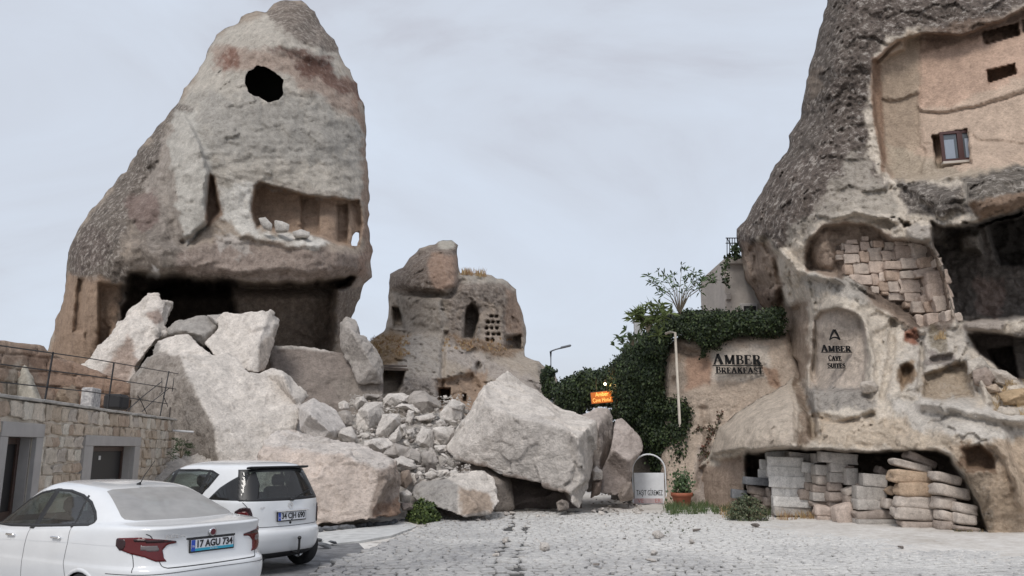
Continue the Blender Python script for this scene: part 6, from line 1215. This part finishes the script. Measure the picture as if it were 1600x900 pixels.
class Car:
    def __init__(s, lev, nlev=110, nring=168, nexp=(5.5, 5.0)):
        R = crom(lev, nlev); V = []
        for zr, xr, zf, xf, w_ in R:
            xc, a = (xr + xf) / 2, abs(xf - xr) / 2; th = np.linspace(0, 2 * np.pi, 1441)[:-1]; c, sn = np.cos(th), np.sin(th)
            ne = np.where(c > 0, nexp[1], nexp[0]); x = np.sign(c) * np.abs(c) ** (2 / ne); y = np.sign(sn) * np.abs(sn) ** (2 / ne)
            X = xc + a * x; Y = max(w_, .004) * y; d = np.r_[0, np.cumsum(np.hypot(np.diff(np.r_[X, X[0]]), np.diff(np.r_[Y, Y[0]])))]
            # equal share of rings per quadrant
            idx = []
            for q in range(4):
                k0, k1 = q * 360, (q + 1) * 360; t = np.linspace(d[k0], d[k1], nring // 4, endpoint=False); idx.append((t,))
            t = np.concatenate([i[0] for i in idx]); Xi = np.interp(t, d, np.r_[X, X[0]]); Yi = np.interp(t, d, np.r_[Y, Y[0]])
            u = np.clip((Xi - xr) / max(xf - xr, 1e-3), 0, 1); Z = zr + (zf - zr) * (u * u * (3 - 2 * u)); V.append(np.stack([Xi, Yi, Z], 1))
        s.V = np.array(V); s.n, s.m = s.V.shape[:2]; V = s.V.reshape(-1, 3); I = np.arange(s.n * s.m).reshape(s.n, s.m); J = np.roll(I, -1, 1)
        F = np.stack([I[:-1], J[:-1], J[1:], I[1:]], -1).reshape(-1, 4); s.Vf = V; s.F = F
        s.tree = BVHTree.FromPolygons([tuple(v) for v in V], [tuple(int(q) for q in f) for f in F] + [tuple(int(q) for q in I[-1])[::-1]])
        s.cap = tuple(int(q) for q in I[-1]); s.bot = tuple(int(q) for q in I[0])[::-1]
    def hit(s, az, h, z):
        """az: direction looking from (0 = from the rear, 90 = from the car's left)"""
        a = math.radians(az); d = Vector((math.cos(a), -math.sin(a), 0)); e = Vector((-math.sin(a) * -1, math.cos(a), 0)) if False else Vector((math.sin(a), math.cos(a), 0))
        o = e * h - d * 8 + Vector((0, 0, z)); r = s.tree.ray_cast(o, d); return r[0], r[1], d
    def patch(s, name, poly, az, mat, parent, step=.02, off=.004, inner=None, outer=None, sink=.006, smooth=True):
        """poly in (h,z); h runs along the picture plane of the view direction"""
        A = np.array(poly, float); x0, y0 = A.min(0) - step; x1, y1 = A.max(0) + step; X, Z = np.meshgrid(np.arange(x0, x1 + step, step), np.arange(y0, y1 + step, step)); sh = X.shape; x, z = X.ravel(), Z.ravel()
        loops = [poly] if inner is None else [poly, inner]
        sd, cx, cz = sdist(loops, x, z); ins = (sd > 0).reshape(sh); k = ins[:-1, :-1] | ins[1:, :-1] | ins[:-1, 1:] | ins[1:, 1:]; I = np.arange(len(x)).reshape(sh)
        q = np.stack([I[:-1, :-1], I[:-1, 1:], I[1:, 1:], I[1:, :-1]], -1)[k]; used = np.unique(q); o_ = sd <= 0; x[o_] = cx[o_]; z[o_] = cz[o_]
        V = []; mp = {}; bad = set()
        for i in used:
            p, nn, d = s.hit(az, x[i], z[i])
            if p is None: bad.add(i); p = Vector((0, 0, 0)); nn = -d
            if nn.dot(d) > 0: nn = -nn
            mp[i] = len(V); V.append(p + nn * (off if not o_[i] else off * .2))
        F = [tuple(mp[j] for j in f) for f in q if not any(j in bad for j in f)]
        mb = MB(); mb.v = [tuple(v) for v in V]; mb.f = F; return mb.build(name, mat, parent, smooth)
    def strip(s, name, pts, az, mat, parent, w_=.007, off=.0015, n=60):
        P = np.array(pts, float); d = np.r_[0, np.cumsum(np.hypot(*np.diff(P, axis=0).T))]; t = np.linspace(0, d[-1], max(n, 3)); H = np.interp(t, d, P[:, 0]); Z = np.interp(t, d, P[:, 1]); V = []; ok = []
        for i in range(len(t)):
            a = max(i - 1, 0); b = min(i + 1, len(t) - 1); tx, tz = H[b] - H[a], Z[b] - Z[a]; l = math.hypot(tx, tz) + 1e-9; nx, nz = -tz / l * w_ / 2, tx / l * w_ / 2
            for sg_ in (1, -1):
                p, nn, dd = s.hit(az, H[i] + nx * sg_, Z[i] + nz * sg_)
                if p is None: p = Vector((0, 0, 0)); ok.append(False)
                else:
                    if nn.dot(dd) > 0: nn = -nn
                    p = p + nn * off; ok.append(True)
                V.append(p)
        F = [(2 * i, 2 * i + 1, 2 * i + 3, 2 * i + 2) for i in range(len(t) - 1) if all(ok[2 * i:2 * i + 4])]
        mb = MB(); mb.v = [tuple(v) for v in V]; mb.f = F; return mb.build(name, mat, parent, False)
    def body(s, holes, arches, parent):
        """holes: (poly, az) removed from the shell; arches: (x, r)"""
        C = s.Vf[s.F].mean(1); nrm = np.cross(s.Vf[s.F[:, 1]] - s.Vf[s.F[:, 0]], s.Vf[s.F[:, 3]] - s.Vf[s.F[:, 0]]); nrm /= np.linalg.norm(nrm, axis=1)[:, None] + 1e-12
        out = C - np.array([s.V[..., 0].mean(), 0, .7]); fl = (nrm * out).sum(1) < 0; nrm[fl] *= -1; keepf = np.ones(len(s.F), bool)
        for poly, az in holes:
            a = math.radians(az); e = np.array([math.sin(a), math.cos(a)]); h = C[:, :2] @ e; d = np.array([math.cos(a), -math.sin(a), 0]); keepf &= ~((sdist(poly, h, C[:, 2])[0] > .016) & (nrm @ d < -.01))
        for x, r in arches: keepf &= ~((np.hypot(C[:, 0] - x, C[:, 2] - .30) < r) & (np.abs(C[:, 1]) > .5))
        F = np.where(fl[:, None], s.F[:, ::-1], s.F)[keepf]; mb = MB(); mb.v = [tuple(v) for v in s.Vf]; mb.f = [tuple(int(q) for q in f) for f in F] + [s.cap, s.bot]
        return mb.build('body', SHELL, parent, True)
def wheel(parent, x, y, side, r=.30, wd=.19):
    c = Vector((x, y, r)); R = Matrix.Rotation(math.pi / 2, 3, 'X'); w_ = empty('wheel', c, 0, parent)
    t = MB().lathe([(r * .62, -wd / 2), (r * .93, -wd / 2), (r, -wd * .36), (r, wd * .36), (r * .93, wd / 2), (r * .62, wd / 2), (r * .62, -wd / 2)], 36, R).build('tyre', RUB, w_, True)
    m = MB(); m.lathe([(r * .63, -wd * .4), (r * .60, -wd * .1), (r * .60, wd * .4), (r * .63, wd * .45)], 30, R)
    for k in range(7):
        a = k * 2 * math.pi / 7; m.box((math.cos(a) * r * .33, side * wd * .36, math.sin(a) * r * .33), (r * .58, .03, .055), Matrix.Rotation(-a, 3, 'Y'), .008)
    m.lathe([(0, wd * .3), (r * .16, wd * .3), (r * .16, wd * .42), (0, wd * .42)], 14, Matrix.Rotation(-side * math.pi / 2, 3, 'X')); m.build('rim', RIM, w_)
def seat(parent, x, y, z, rear=False):
    m = MB(); m.box((x, y, z + .10), (.5, .48, .16), None, .05); m.box((x - .27, y, z + .42), (.13, .46, .58), Matrix.Rotation(math.radians(-12), 3, 'Y'), .05); o = m.build('seat', SEAT, parent)
    h = MB(); h.box((x - .36, y, z + .80), (.10, .26, .17), None, .045); h.tube([(x - .34, y - .06, z + .66), (x - .35, y - .06, z + .78)], .008, 5); h.tube([(x - .34, y + .06, z + .66), (x - .35, y + .06, z + .78)], .008, 5); h.build('headrest', SEAT, o)
def plate(parent, body, c, az, txt, band, tilt=0.0, w_=.52, h_=.112):
    B_ = empty('number_plate', c, 0, parent); R = Matrix.Rotation(math.radians(tilt), 3, 'Y')
    MB().box((0, 0, 0), (.018, w_ + .03, h_ + .03), R, .005).build('plate_frame', TRIM, B_); MB().box(R @ Vector((-.010, 0, 0)), (.006, w_, h_), R).build('plate_face', pmat('plate_white', (.68, .69, .72), .45), B_)
    MB().box(R @ Vector((-.0125, w_ / 2 - .024, 0)), (.004, .046, h_ * .98), R).build('blue_band', pmat('plate_blue', (.02, .07, .42), .45), B_)
    M = R.to_4x4() @ Matrix.Rotation(-math.pi / 2, 4, 'Z') @ FR; dz = 0
    if band: MB().box(R @ Vector((-.0122, 0, -h_ / 2 + .013)), (.004, w_, .026), R).build('cyan_band', pmat('plate_cyan', (.03, .33, .48), .45), B_); dz = .010
    def tx(n_, b_, sz, mt, y, z, fit, bold=0.0): o = text(n_, b_, sz, mt, Matrix.Translation(R @ Vector((-.0155, y, z))) @ M, .0012, None, fit=fit, bold=bold); o.parent = B_; return o
    tx('plate_lettering', txt, h_ * (1.0 if not band else .86), pmat('plate_black', (.01, .01, .012), .5), -.022, dz, w_ * .84, .003); tx('country_code', 'TR', .028, pmat('plate_white', (.68, .69, .72), .45), w_ / 2 - .024, -.02 + dz, .03)
    if band: tx('dealer_lettering', 'OTO', .018, pmat('plate_white', (.68, .69, .72), .45), -.01, -h_ / 2 + .012, .09)
    return B_
def place(root, x, y, yaw): root.location = (x, y, 0); root.rotation_euler = (0, 0, yaw)
# ------------------------------------------------------------------ saloon
LV = [(.17, .55, .17, 4.20, .70), (.20, .30, .20, 4.36, .78), (.28, .10, .30, 4.47, .855), (.42, .03, .44, 4.51, .885), (.56, .00, .56, 4.53, .895), (.665, .012, .64, 4.51, .895), (.70, .05, .67, 4.49, .892), (.73, .075, .69, 4.47, .890), (.85, .105, .75, 4.42, .888),
      (.96, .115, .80, 4.32, .880), (1.03, .095, .86, 4.12, .868), (1.065, .085, .90, 3.92, .855), (1.085, .13, .93, 3.72, .838), (1.10, .30, .965, 3.50, .812), (1.115, .50, 1.005, 3.30, .785), (1.165, .63, 1.07, 3.18, .752), (1.28, .92, 1.20, 2.98, .69), (1.38, 1.20, 1.33, 2.76, .632), (1.425, 1.38, 1.405, 2.60, .585), (1.455, 1.58, 1.45, 2.50, .50), (1.478, 1.80, 1.478, 2.42, .34), (1.487, 2.0, 1.487, 2.32, .12), (1.488, 2.14, 1.488, 2.18, .01)]
c1 = Car(LV); r1 = empty('parked_saloon'); tag(r1, 'white four-door saloon parked in front at left, dusty rear window', 'car')
win1 = [(3.12, .985), (2.9, 1.13), (2.66, 1.27), (2.42, 1.365), (2.15, 1.405), (1.8, 1.405), (1.5, 1.365), (1.28, 1.30), (1.1, 1.205), (1.0, 1.13), (.99, 1.09), (1.03, 1.068), (1.3, 1.052), (2.0, 1.01), (2.6, .985)]
rw1 = [(-.50, 1.395), (-.42, 1.41), (0, 1.42), (.42, 1.41), (.50, 1.395), (.58, 1.27), (.645, 1.16), (.645, 1.137), (.58, 1.125), (0, 1.118), (-.58, 1.125), (-.645, 1.137), (-.645, 1.16), (-.58, 1.27)]
ws1 = [(-.55, 1.40), (.55, 1.40), (.70, 1.10), (.66, 1.04), (-.66, 1.04), (-.70, 1.10)]
mir = lambda p: [(-h, z) for h, z in p]
def inset(poly, d):
    P = np.array(poly, float); c = P.mean(0); o = []
    for i in range(len(P)):
        a = P[i] - P[i - 1]; b = P[(i + 1) % len(P)] - P[i]; n1 = np.array([-a[1], a[0]]) / (np.hypot(*a) + 1e-9); n2 = np.array([-b[1], b[0]]) / (np.hypot(*b) + 1e-9); n_ = n1 + n2; n_ /= np.hypot(*n_) + 1e-9
        if n_ @ (c - P[i]) < 0: n_ = -n_
        o.append(tuple(P[i] + n_ * d))
    return o
c1.body([(win1, 90), (mir(win1), -90), (rw1, 0), (ws1, 180)], [(.99, .335), (3.63, .335)], r1)
def sidewin(c, win, az, pill, parent, glasses, trimw=.028):
    """a trim ring, pillars and one pane between each pair"""
    f = 1 if az > 0 else -1; mr_ = lambda p: [(f * h, z) for h, z in p]
    t = c.patch('window_trim', mr_(win), az, TRIM, parent, .014, .007, inner=mr_(inset(win, trimw)))
    for p in pill: c.patch('pillar', mr_(p), az, TRIM, parent, .02, .006)
    for g, m_ in glasses: c.patch('window_glass', mr_(g), az, m_, parent, .03, .002)
p1 = [[(2.17, .99), (2.14, 1.41), (2.03, 1.41), (2.06, .99)], [(1.34, 1.04), (1.42, 1.36), (1.38, 1.35), (1.29, 1.04)]]
for az in (90, -90): sidewin(c1, win1, az, p1, r1, [(inset(win1, .015), GL)])
c1.patch('rear_window', rw1, 0, GDUST, r1, .02, .006)
c1.patch('windscreen', ws1, 180, GL, r1, .04, .003)
# rear lamps wrap the corner: seen from the rear-left at 45 degrees
def lampz(c, az, parent):
    f = 1 if az > 0 else -1; K = lambda p: [(f * (.64 + (h - .66) * 1.0), .875 + (z - .885) * 1.05) for h, z in p]
    l_ = c.patch('tail_lamp', K([(.945, .965), (.93, .985), (.72, .995), (.50, .965), (.40, .945), (.40, .925), (.47, .915), (.505, .87), (.485, .80), (.455, .765), (.55, .77), (.66, .815), (.80, .845), (.90, .875), (.945, .92)]), az, LRED, parent, .012, .012)
    c.patch('lamp_edge', K([(.96, .96), (.945, .985), (.86, .975), (.84, .93), (.86, .88), (.91, .87), (.955, .92)]), az, LDK, l_, .012, .0155)
    c.patch('reversing_lens', K([(.71, .925), (.55, .915), (.53, .87), (.56, .855), (.70, .875)]), az, LCL, l_, .012, .016); c.patch('lamp_upper', K([(.78, .985), (.50, .965), (.40, .945), (.40, .930), (.60, .935), (.78, .955)]), az, LDK, l_, .012, .0155)
lampz(c1, 45, r1); lampz(c1, -45, r1)
c1.strip('boot_seam', [(.69, 1.02), (.655, 1.0), (.625, .95), (.60, .80), (.565, .705), (.53, .69), (0, .685), (-.53, .69), (-.565, .705), (-.60, .80), (-.625, .95), (-.655, 1.0), (-.69, 1.02)], 0, SEAM, r1, .008, .002, 160)
for f, az in ((1, 90), (-1, -90)):
    for P in ([(.36, .93), (.30, .80), (.26, .66)], [(1.30, 1.045), (1.28, .9), (1.31, .70), (1.22, .50), (1.16, .42)], [(2.12, .99), (2.14, .7), (2.12, .3)], [(3.22, .95), (3.24, .7), (3.1, .3)], [(3.22, .95), (3.1, 1.0)], [(2.12, .3), (3.1, .3)], [(1.16, .42), (1.4, .3), (2.12, .3)]): c1.strip('panel_seam', [(f * h, z) for h, z in P], az, SEAM, r1, .007, .0015, 40)
    c1.strip('crease_shade_line', [(f * h, z) for h, z in [(.45, .90), (1.2, .895), (2.2, .865), (3.4, .82)]], az, pmat('crease_shade_paint', (.60, .61, .62), .35), r1, .006, .001, 60)  # side crease drawn as a darker strip, its shade in the paint
    for x, z in ((1.50, .93), (2.46, .905)):
        h = MB(); p, nn, _ = c1.hit(az, f * x, z); h.box(p + nn * (.025 if nn.y * f > 0 else -.025), (.17, .02, .024), None, .008); h.box(p + nn * (.01 if nn.y * f > 0 else -.01) + Vector((.07, 0, 0)), (.025, .03, .02), None, .005); h.box(p + nn * (.01 if nn.y * f > 0 else -.01) - Vector((.07, 0, 0)), (.025, .03, .02), None, .005); h.build('door_handle', CHR, r1)
    m = MB(); m.box((2.98, f * .97, 1.04), (.12, .20, .13), None, .04); m.box((2.99, f * .86, 1.0), (.06, .10, .05), None, .01); m.build('door_mirror', PAINT, r1)
    wheel(r1, .99, f * .79, f, .31); wheel(r1, 3.63, f * .79, f, .31)
    for x in (.99, 3.63): c1.patch('wheel_arch', [(f * x + .365 * math.cos(a / 18 * math.pi), .30 + .365 * math.sin(a / 18 * math.pi)) for a in range(1, 18)] + [(f * x + .325 * math.cos(a / 18 * math.pi), .30 + .325 * math.sin(a / 18 * math.pi)) for a in range(17, 0, -1)], az, PAINT, r1, .016, .009)
    MB().lathe([(.335, -.12), (.345, -.12), (.345, .12), (.335, .12)], 30, Matrix.Rotation(math.pi / 2, 3, 'X'), (.99, f * .74, .30)).build('arch_liner', TRIM, r1)
    c1.patch('headlamp', [(f * h, z) for h, z in [(.45, .74), (.70, .79), (.82, .79), (.80, .70), (.50, .66)]], 180, LCL, r1, .03, .008)
c1.strip('bumper_seam', [(.86, .64), (.5, .645), (0, .65), (-.5, .645), (-.86, .64)], 0, SEAM, r1, .006, .004, 80)
c1.patch('lower_valance', [(-.62, .20), (.62, .20), (.70, .33), (.6, .38), (-.6, .38), (-.70, .33)], 0, TRIM, r1, .03, .006)
for f in (1, -1): c1.patch('reflector', [(f * .58, .42), (f * .76, .43), (f * .76, .46), (f * .58, .45)], 0, LRED, r1, .02, .006)
c1.strip('plate_recess', [(.30, .945), (-.30, .945)], 0, SEAM, r1, .02, .002, 20)
p, nn, _ = c1.hit(0, 0, .875); plate(r1, c1, p + Vector((-.012, 0, 0)), 0, '17 AGU 734', True, 3)
p, nn, _ = c1.hit(0, 0, .995); R_ = Matrix.Rotation(-math.pi / 2, 3, 'Y'); b = MB().lathe([(0, 0), (.045, 0), (.048, .008), (.036, .014), (0, .014)], 24, R_, p + Vector((-.004, 0, 0))).build('round_emblem', CHR, r1, True); MB().lathe([(0, .0), (.034, .0), (.030, .005), (0, .005)], 20, R_, p + Vector((-.016, 0, 0))).build('emblem_disc', pmat('maroon_enamel', (.10, .01, .02), .3), b)
p, nn, _ = c1.hit(0, .43, .985); o = text('model_badge', 'EGEA', .05, CHR, Matrix.Translation(p + Vector((-.006, 0, 0))) @ Matrix.Rotation(-math.pi / 2, 4, 'Z') @ FR, .002, None, fit=.22); o.parent = r1
an = MB(); an.tube([(1.50, 0, 1.44), (1.47, 0, 1.465)], [.03, .012], 8); an.tube([(1.47, 0, 1.46), (1.40, 0, 1.55), (1.22, 0, 1.72)], [.006, .005, .003], 6); an.build('aerial', TRIM, r1)
for x, y in ((2.5, .37), (2.5, -.37), (1.62, .38), (1.62, -.38)): seat(r1, x, y, .42)
MB().box((2.2, 0, .40), (2.6, 1.45, .05), None, .01).build('cabin_floor', INT, r1); MB().box((3.05, 0, .85), (.35, 1.4, .3), None, .08).build('dashboard', INT, r1); MB().box((.98, 0, 1.02), (.5, 1.25, .03), None, .01).build('parcel_shelf', INT, r1)
place(r1, -3.075, 8.768, 2.562)
# ------------------------------------------------------------------ small one-box hatchback
LV2 = [(.18, .45, .18, 3.2, .66), (.22, .20, .22, 3.38, .75), (.32, .06, .34, 3.52, .83), (.45, .01, .48, 3.575, .855), (.55, .0, .58, 3.56, .86), (.60, .015, .64, 3.53, .86), (.635, .05, .67, 3.50, .858), (.70, .06, .73, 3.42, .857), (.85, .07, .85, 3.2, .853), (.98, .085, .95, 2.95, .843), (1.03, .10, 1.0, 2.80, .828), (1.14, .16, 1.09, 2.62, .79), (1.30, .245, 1.25, 2.38, .73), (1.41, .315, 1.40, 2.15, .685), (1.475, .355, 1.475, 1.98, .645), (1.515, .40, 1.515, 1.86, .58), (1.55, .55, 1.55, 1.72, .45), (1.57, .80, 1.57, 1.5, .25), (1.577, 1.05, 1.577, 1.28, .06), (1.578, 1.15, 1.578, 1.2, .01)]
c2 = Car(LV2, nexp=(4.6, 4.5)); r2 = empty('parked_hatchback'); tag(r2, 'white small hatchback parked beyond the saloon, black rear window with wiper', 'car')
rw2 = [(-.60, 1.455), (-.3, 1.465), (.3, 1.465), (.60, 1.455), (.655, 1.30), (.735, 1.04), (.72, 1.022), (0, 1.01), (-.72, 1.022), (-.735, 1.04), (-.655, 1.30)]
side2 = [(2.62, 1.06), (2.35, 1.24), (2.08, 1.39), (1.85, 1.445), (1.3, 1.455), (.98, 1.44), (.80, 1.385), (.93, 1.20), (1.12, 1.03), (1.8, 1.02)]
qt2 = [(.86, 1.035), (.70, 1.20), (.46, 1.36), (.36, 1.38), (.30, 1.30), (.22, 1.12), (.20, 1.03)]
c2.body([(side2, 90), (mir(side2), -90), (rw2, 0), (ws1, 180)], [(.60, .325), (3.02, .325)], r2)
p2 = [[(1.93, 1.02), (1.90, 1.45), (1.80, 1.45), (1.83, 1.02)], [(1.16, 1.02), (1.06, 1.45), (1.0, 1.44), (1.08, 1.02)]]
for az in (90, -90):
    f = 1 if az > 0 else -1; sidewin(c2, side2, az, p2, r2, [(inset(side2, .015), GL)]); c2.patch('quarter_window', [(f * h, z) for h, z in qt2], az, GD, r2, .02, .005)
    c2.patch('quarter_pane', [(f * h, z) for h, z in [(1.05, 1.04), (.985, 1.42), (.83, 1.375), (.95, 1.20)]], az, GD, r2, .02, .006)
for az_ in (45, -45): c2.patch('corner_trim', [(math.copysign(1, az_) * h, z) for h, z in [(.47, 1.035), (.71, 1.035), (.68, 1.2), (.64, 1.36), (.60, 1.41), (.54, 1.42), (.47, 1.25)]], az_, TRIM, r2, .02, .0055)
c2.patch('rear_window_trim', rw2, 0, TRIM, r2, .02, .006, inner=inset(rw2, .05)); c2.patch('rear_window', inset(rw2, .012), 0, GR_, r2, .03, .004); c2.patch('windscreen', [(-.55, 1.44), (.55, 1.44), (.70, 1.06), (-.70, 1.06)], 180, GL, r2, .04, .004)
MB().box((.345, 0, 1.482), (.10, 1.12, .03), Matrix.Rotation(math.radians(8), 3, 'Y'), .012).build('roof_spoiler', TRIM, r2)
for az in (38, -38):
    f = 1 if az > 0 else -1; K = lambda p: [(f * h, z) for h, z in p]
    l_ = c2.patch('tail_lamp', K([(.74, .93), (.68, .945), (.60, .93), (.565, .85), (.56, .70), (.60, .665), (.72, .68), (.80, .72), (.82, .80), (.80, .89)]), az, LDK, r2, .012, .012)
    c2.patch('lamp_centre', K([(.76, .88), (.64, .89), (.60, .83), (.60, .80), (.78, .82)]), az, LRED, l_, .012, .015)
c2.strip('tailgate_seam', [(.70, 1.01), (.665, .95), (.60, .80), (.585, .70), (.55, .665), (0, .655), (-.55, .665), (-.585, .70), (-.60, .80), (-.665, .95), (-.70, 1.01)], 0, SEAM, r2, .008, .002, 120)
for f, az in ((1, 90), (-1, -90)):
    for P in ([(1.10, 1.02), (1.10, .85), (1.0, .66), (.92, .5)], [(1.88, 1.02), (1.90, .6), (1.88, .3)], [(2.7, 1.0), (2.72, .6), (2.6, .3)], [(.92, .5), (1.1, .3), (2.6, .3)]): c2.strip('panel_seam', [(f * h, z) for h, z in P], az, SEAM, r2, .007, .0015, 40)
    for x in (1.25, 2.1): p, nn, _ = c2.hit(az, f * x, .93); MB().box(p + Vector((0, f * .02, 0)), (.17, .02, .03), None, .008).build('door_handle', PAINT, r2)
    m = MB(); m.box((2.45, f * .93, 1.08), (.12, .18, .13), None, .04); m.box((2.46, f * .83, 1.04), (.06, .10, .05), None, .01); m.build('door_mirror', PAINT, r2)
    for x in (.60, 3.02): c2.patch('wheel_arch', [(f * x + .352 * math.cos(a / 18 * math.pi), .30 + .352 * math.sin(a / 18 * math.pi)) for a in range(1, 18)] + [(f * x + .315 * math.cos(a / 18 * math.pi), .30 + .315 * math.sin(a / 18 * math.pi)) for a in range(17, 0, -1)], az, PAINT, r2, .016, .009)
    wheel(r2, .60, f * .765, f, .295, .18); wheel(r2, 3.02, f * .765, f, .295, .18); c2.patch('headlamp', [(f * h, z) for h, z in [(.42, .70), (.70, .78), (.80, .76), (.78, .66), (.50, .62)]], 180, LCL, r2, .03, .008)
p, nn, _ = c2.hit(0, -.03, .795); plate(r2, c2, p + Vector((-.018, 0, 0)), 0, '34 CJH 690', False, 4)
MB().box((.035, -.03, .872), (.05, .60, .022), None, .006).build('tailgate_grip', CHR, r2)
p, nn, _ = c2.hit(0, -.02, .945); st_ = MB(); st_.lathe([(.036, 0), (.044, 0), (.044, .008), (.036, .008), (.036, 0)], 24, R_, p + Vector((-.006, 0, 0)))
for k in range(3): a = math.radians(90 + 120 * k); st_.add([p + Vector((-.011, 0, 0)), p + Vector((-.010, .008 * math.cos(a + 1.57), .008 * math.sin(a + 1.57))), p + Vector((-.009, .038 * math.cos(a), .038 * math.sin(a))), p + Vector((-.010, -.008 * math.cos(a + 1.57), -.008 * math.sin(a + 1.57)))], [(0, 1, 2), (0, 2, 3)])
st_.build('star_emblem', CHR, r2)
for bd, y in (('A170', .47), ('CDI', -.52)): p, nn, _ = c2.hit(0, y, .925); o = text('model_badge', bd, .042, CHR, Matrix.Translation(p + Vector((-.006, 0, 0))) @ Matrix.Rotation(-math.pi / 2, 4, 'Z') @ FR, .002, None); o.parent = r2
p, nn, _ = c2.hit(0, -.02, .70); MB().lathe([(0, 0), (.018, 0), (.018, .008), (0, .008)], 14, R_, p).build('lock', TRIM, r2)
p, nn, _ = c2.hit(0, -.05, 1.03); q_, _n, _ = c2.hit(0, -.42, 1.13); wi = MB(); wi.tube([p + Vector((-.03, 0, -.01)), p + Vector((-.035, -.1, .04)), q_ + Vector((-.03, 0, 0))], [.016, .011, .008], 6); wi.box(p + Vector((-.02, 0, -.005)), (.05, .07, .04), None, .012); wi.tube([p + Vector((-.03, -.08, .035)), q_ + Vector((-.035, -.02, .02))], .007, 5); wi.build('rear_wiper', TRIM, r2)
hk = MB(); p, nn, _ = c2.hit(0, -.10, .40); hk.tube([p + Vector((.15, 0, -.12)), p + Vector((-.06, 0, -.12)), p + Vector((-.085, 0, -.05)), p + Vector((-.085, 0, .06))], .018, 8); hk.lathe([(.0, -.028), (.022, -.02), (.03, 0), (.022, .02), (0, .028)], 12, None, p + Vector((-.085, 0, .085))); hk.build('tow_hook', TRIM, r2)
c2.patch('underbody_panel', [(-.7, .20), (.7, .20), (.74, .30), (-.74, .30)], 0, TRIM, r2, .03, .006)
MB().box((.35, .35, .24), (.4, .14, .14), None, .05).build('silencer', TRIM, r2)
for x, y in ((1.95, .35), (1.95, -.35), (1.10, .36), (1.10, -.36)): seat(r2, x, y, .48)
MB().box((1.6, 0, .42), (2.3, 1.4, .05), None, .01).build('cabin_floor', INT, r2); MB().box((2.4, 0, .9), (.3, 1.35, .3), None, .08).build('dashboard', INT, r2)
place(r2, -3.37, 12.78, 2.55); r2.scale = (1.09, 1.035, 1.055)
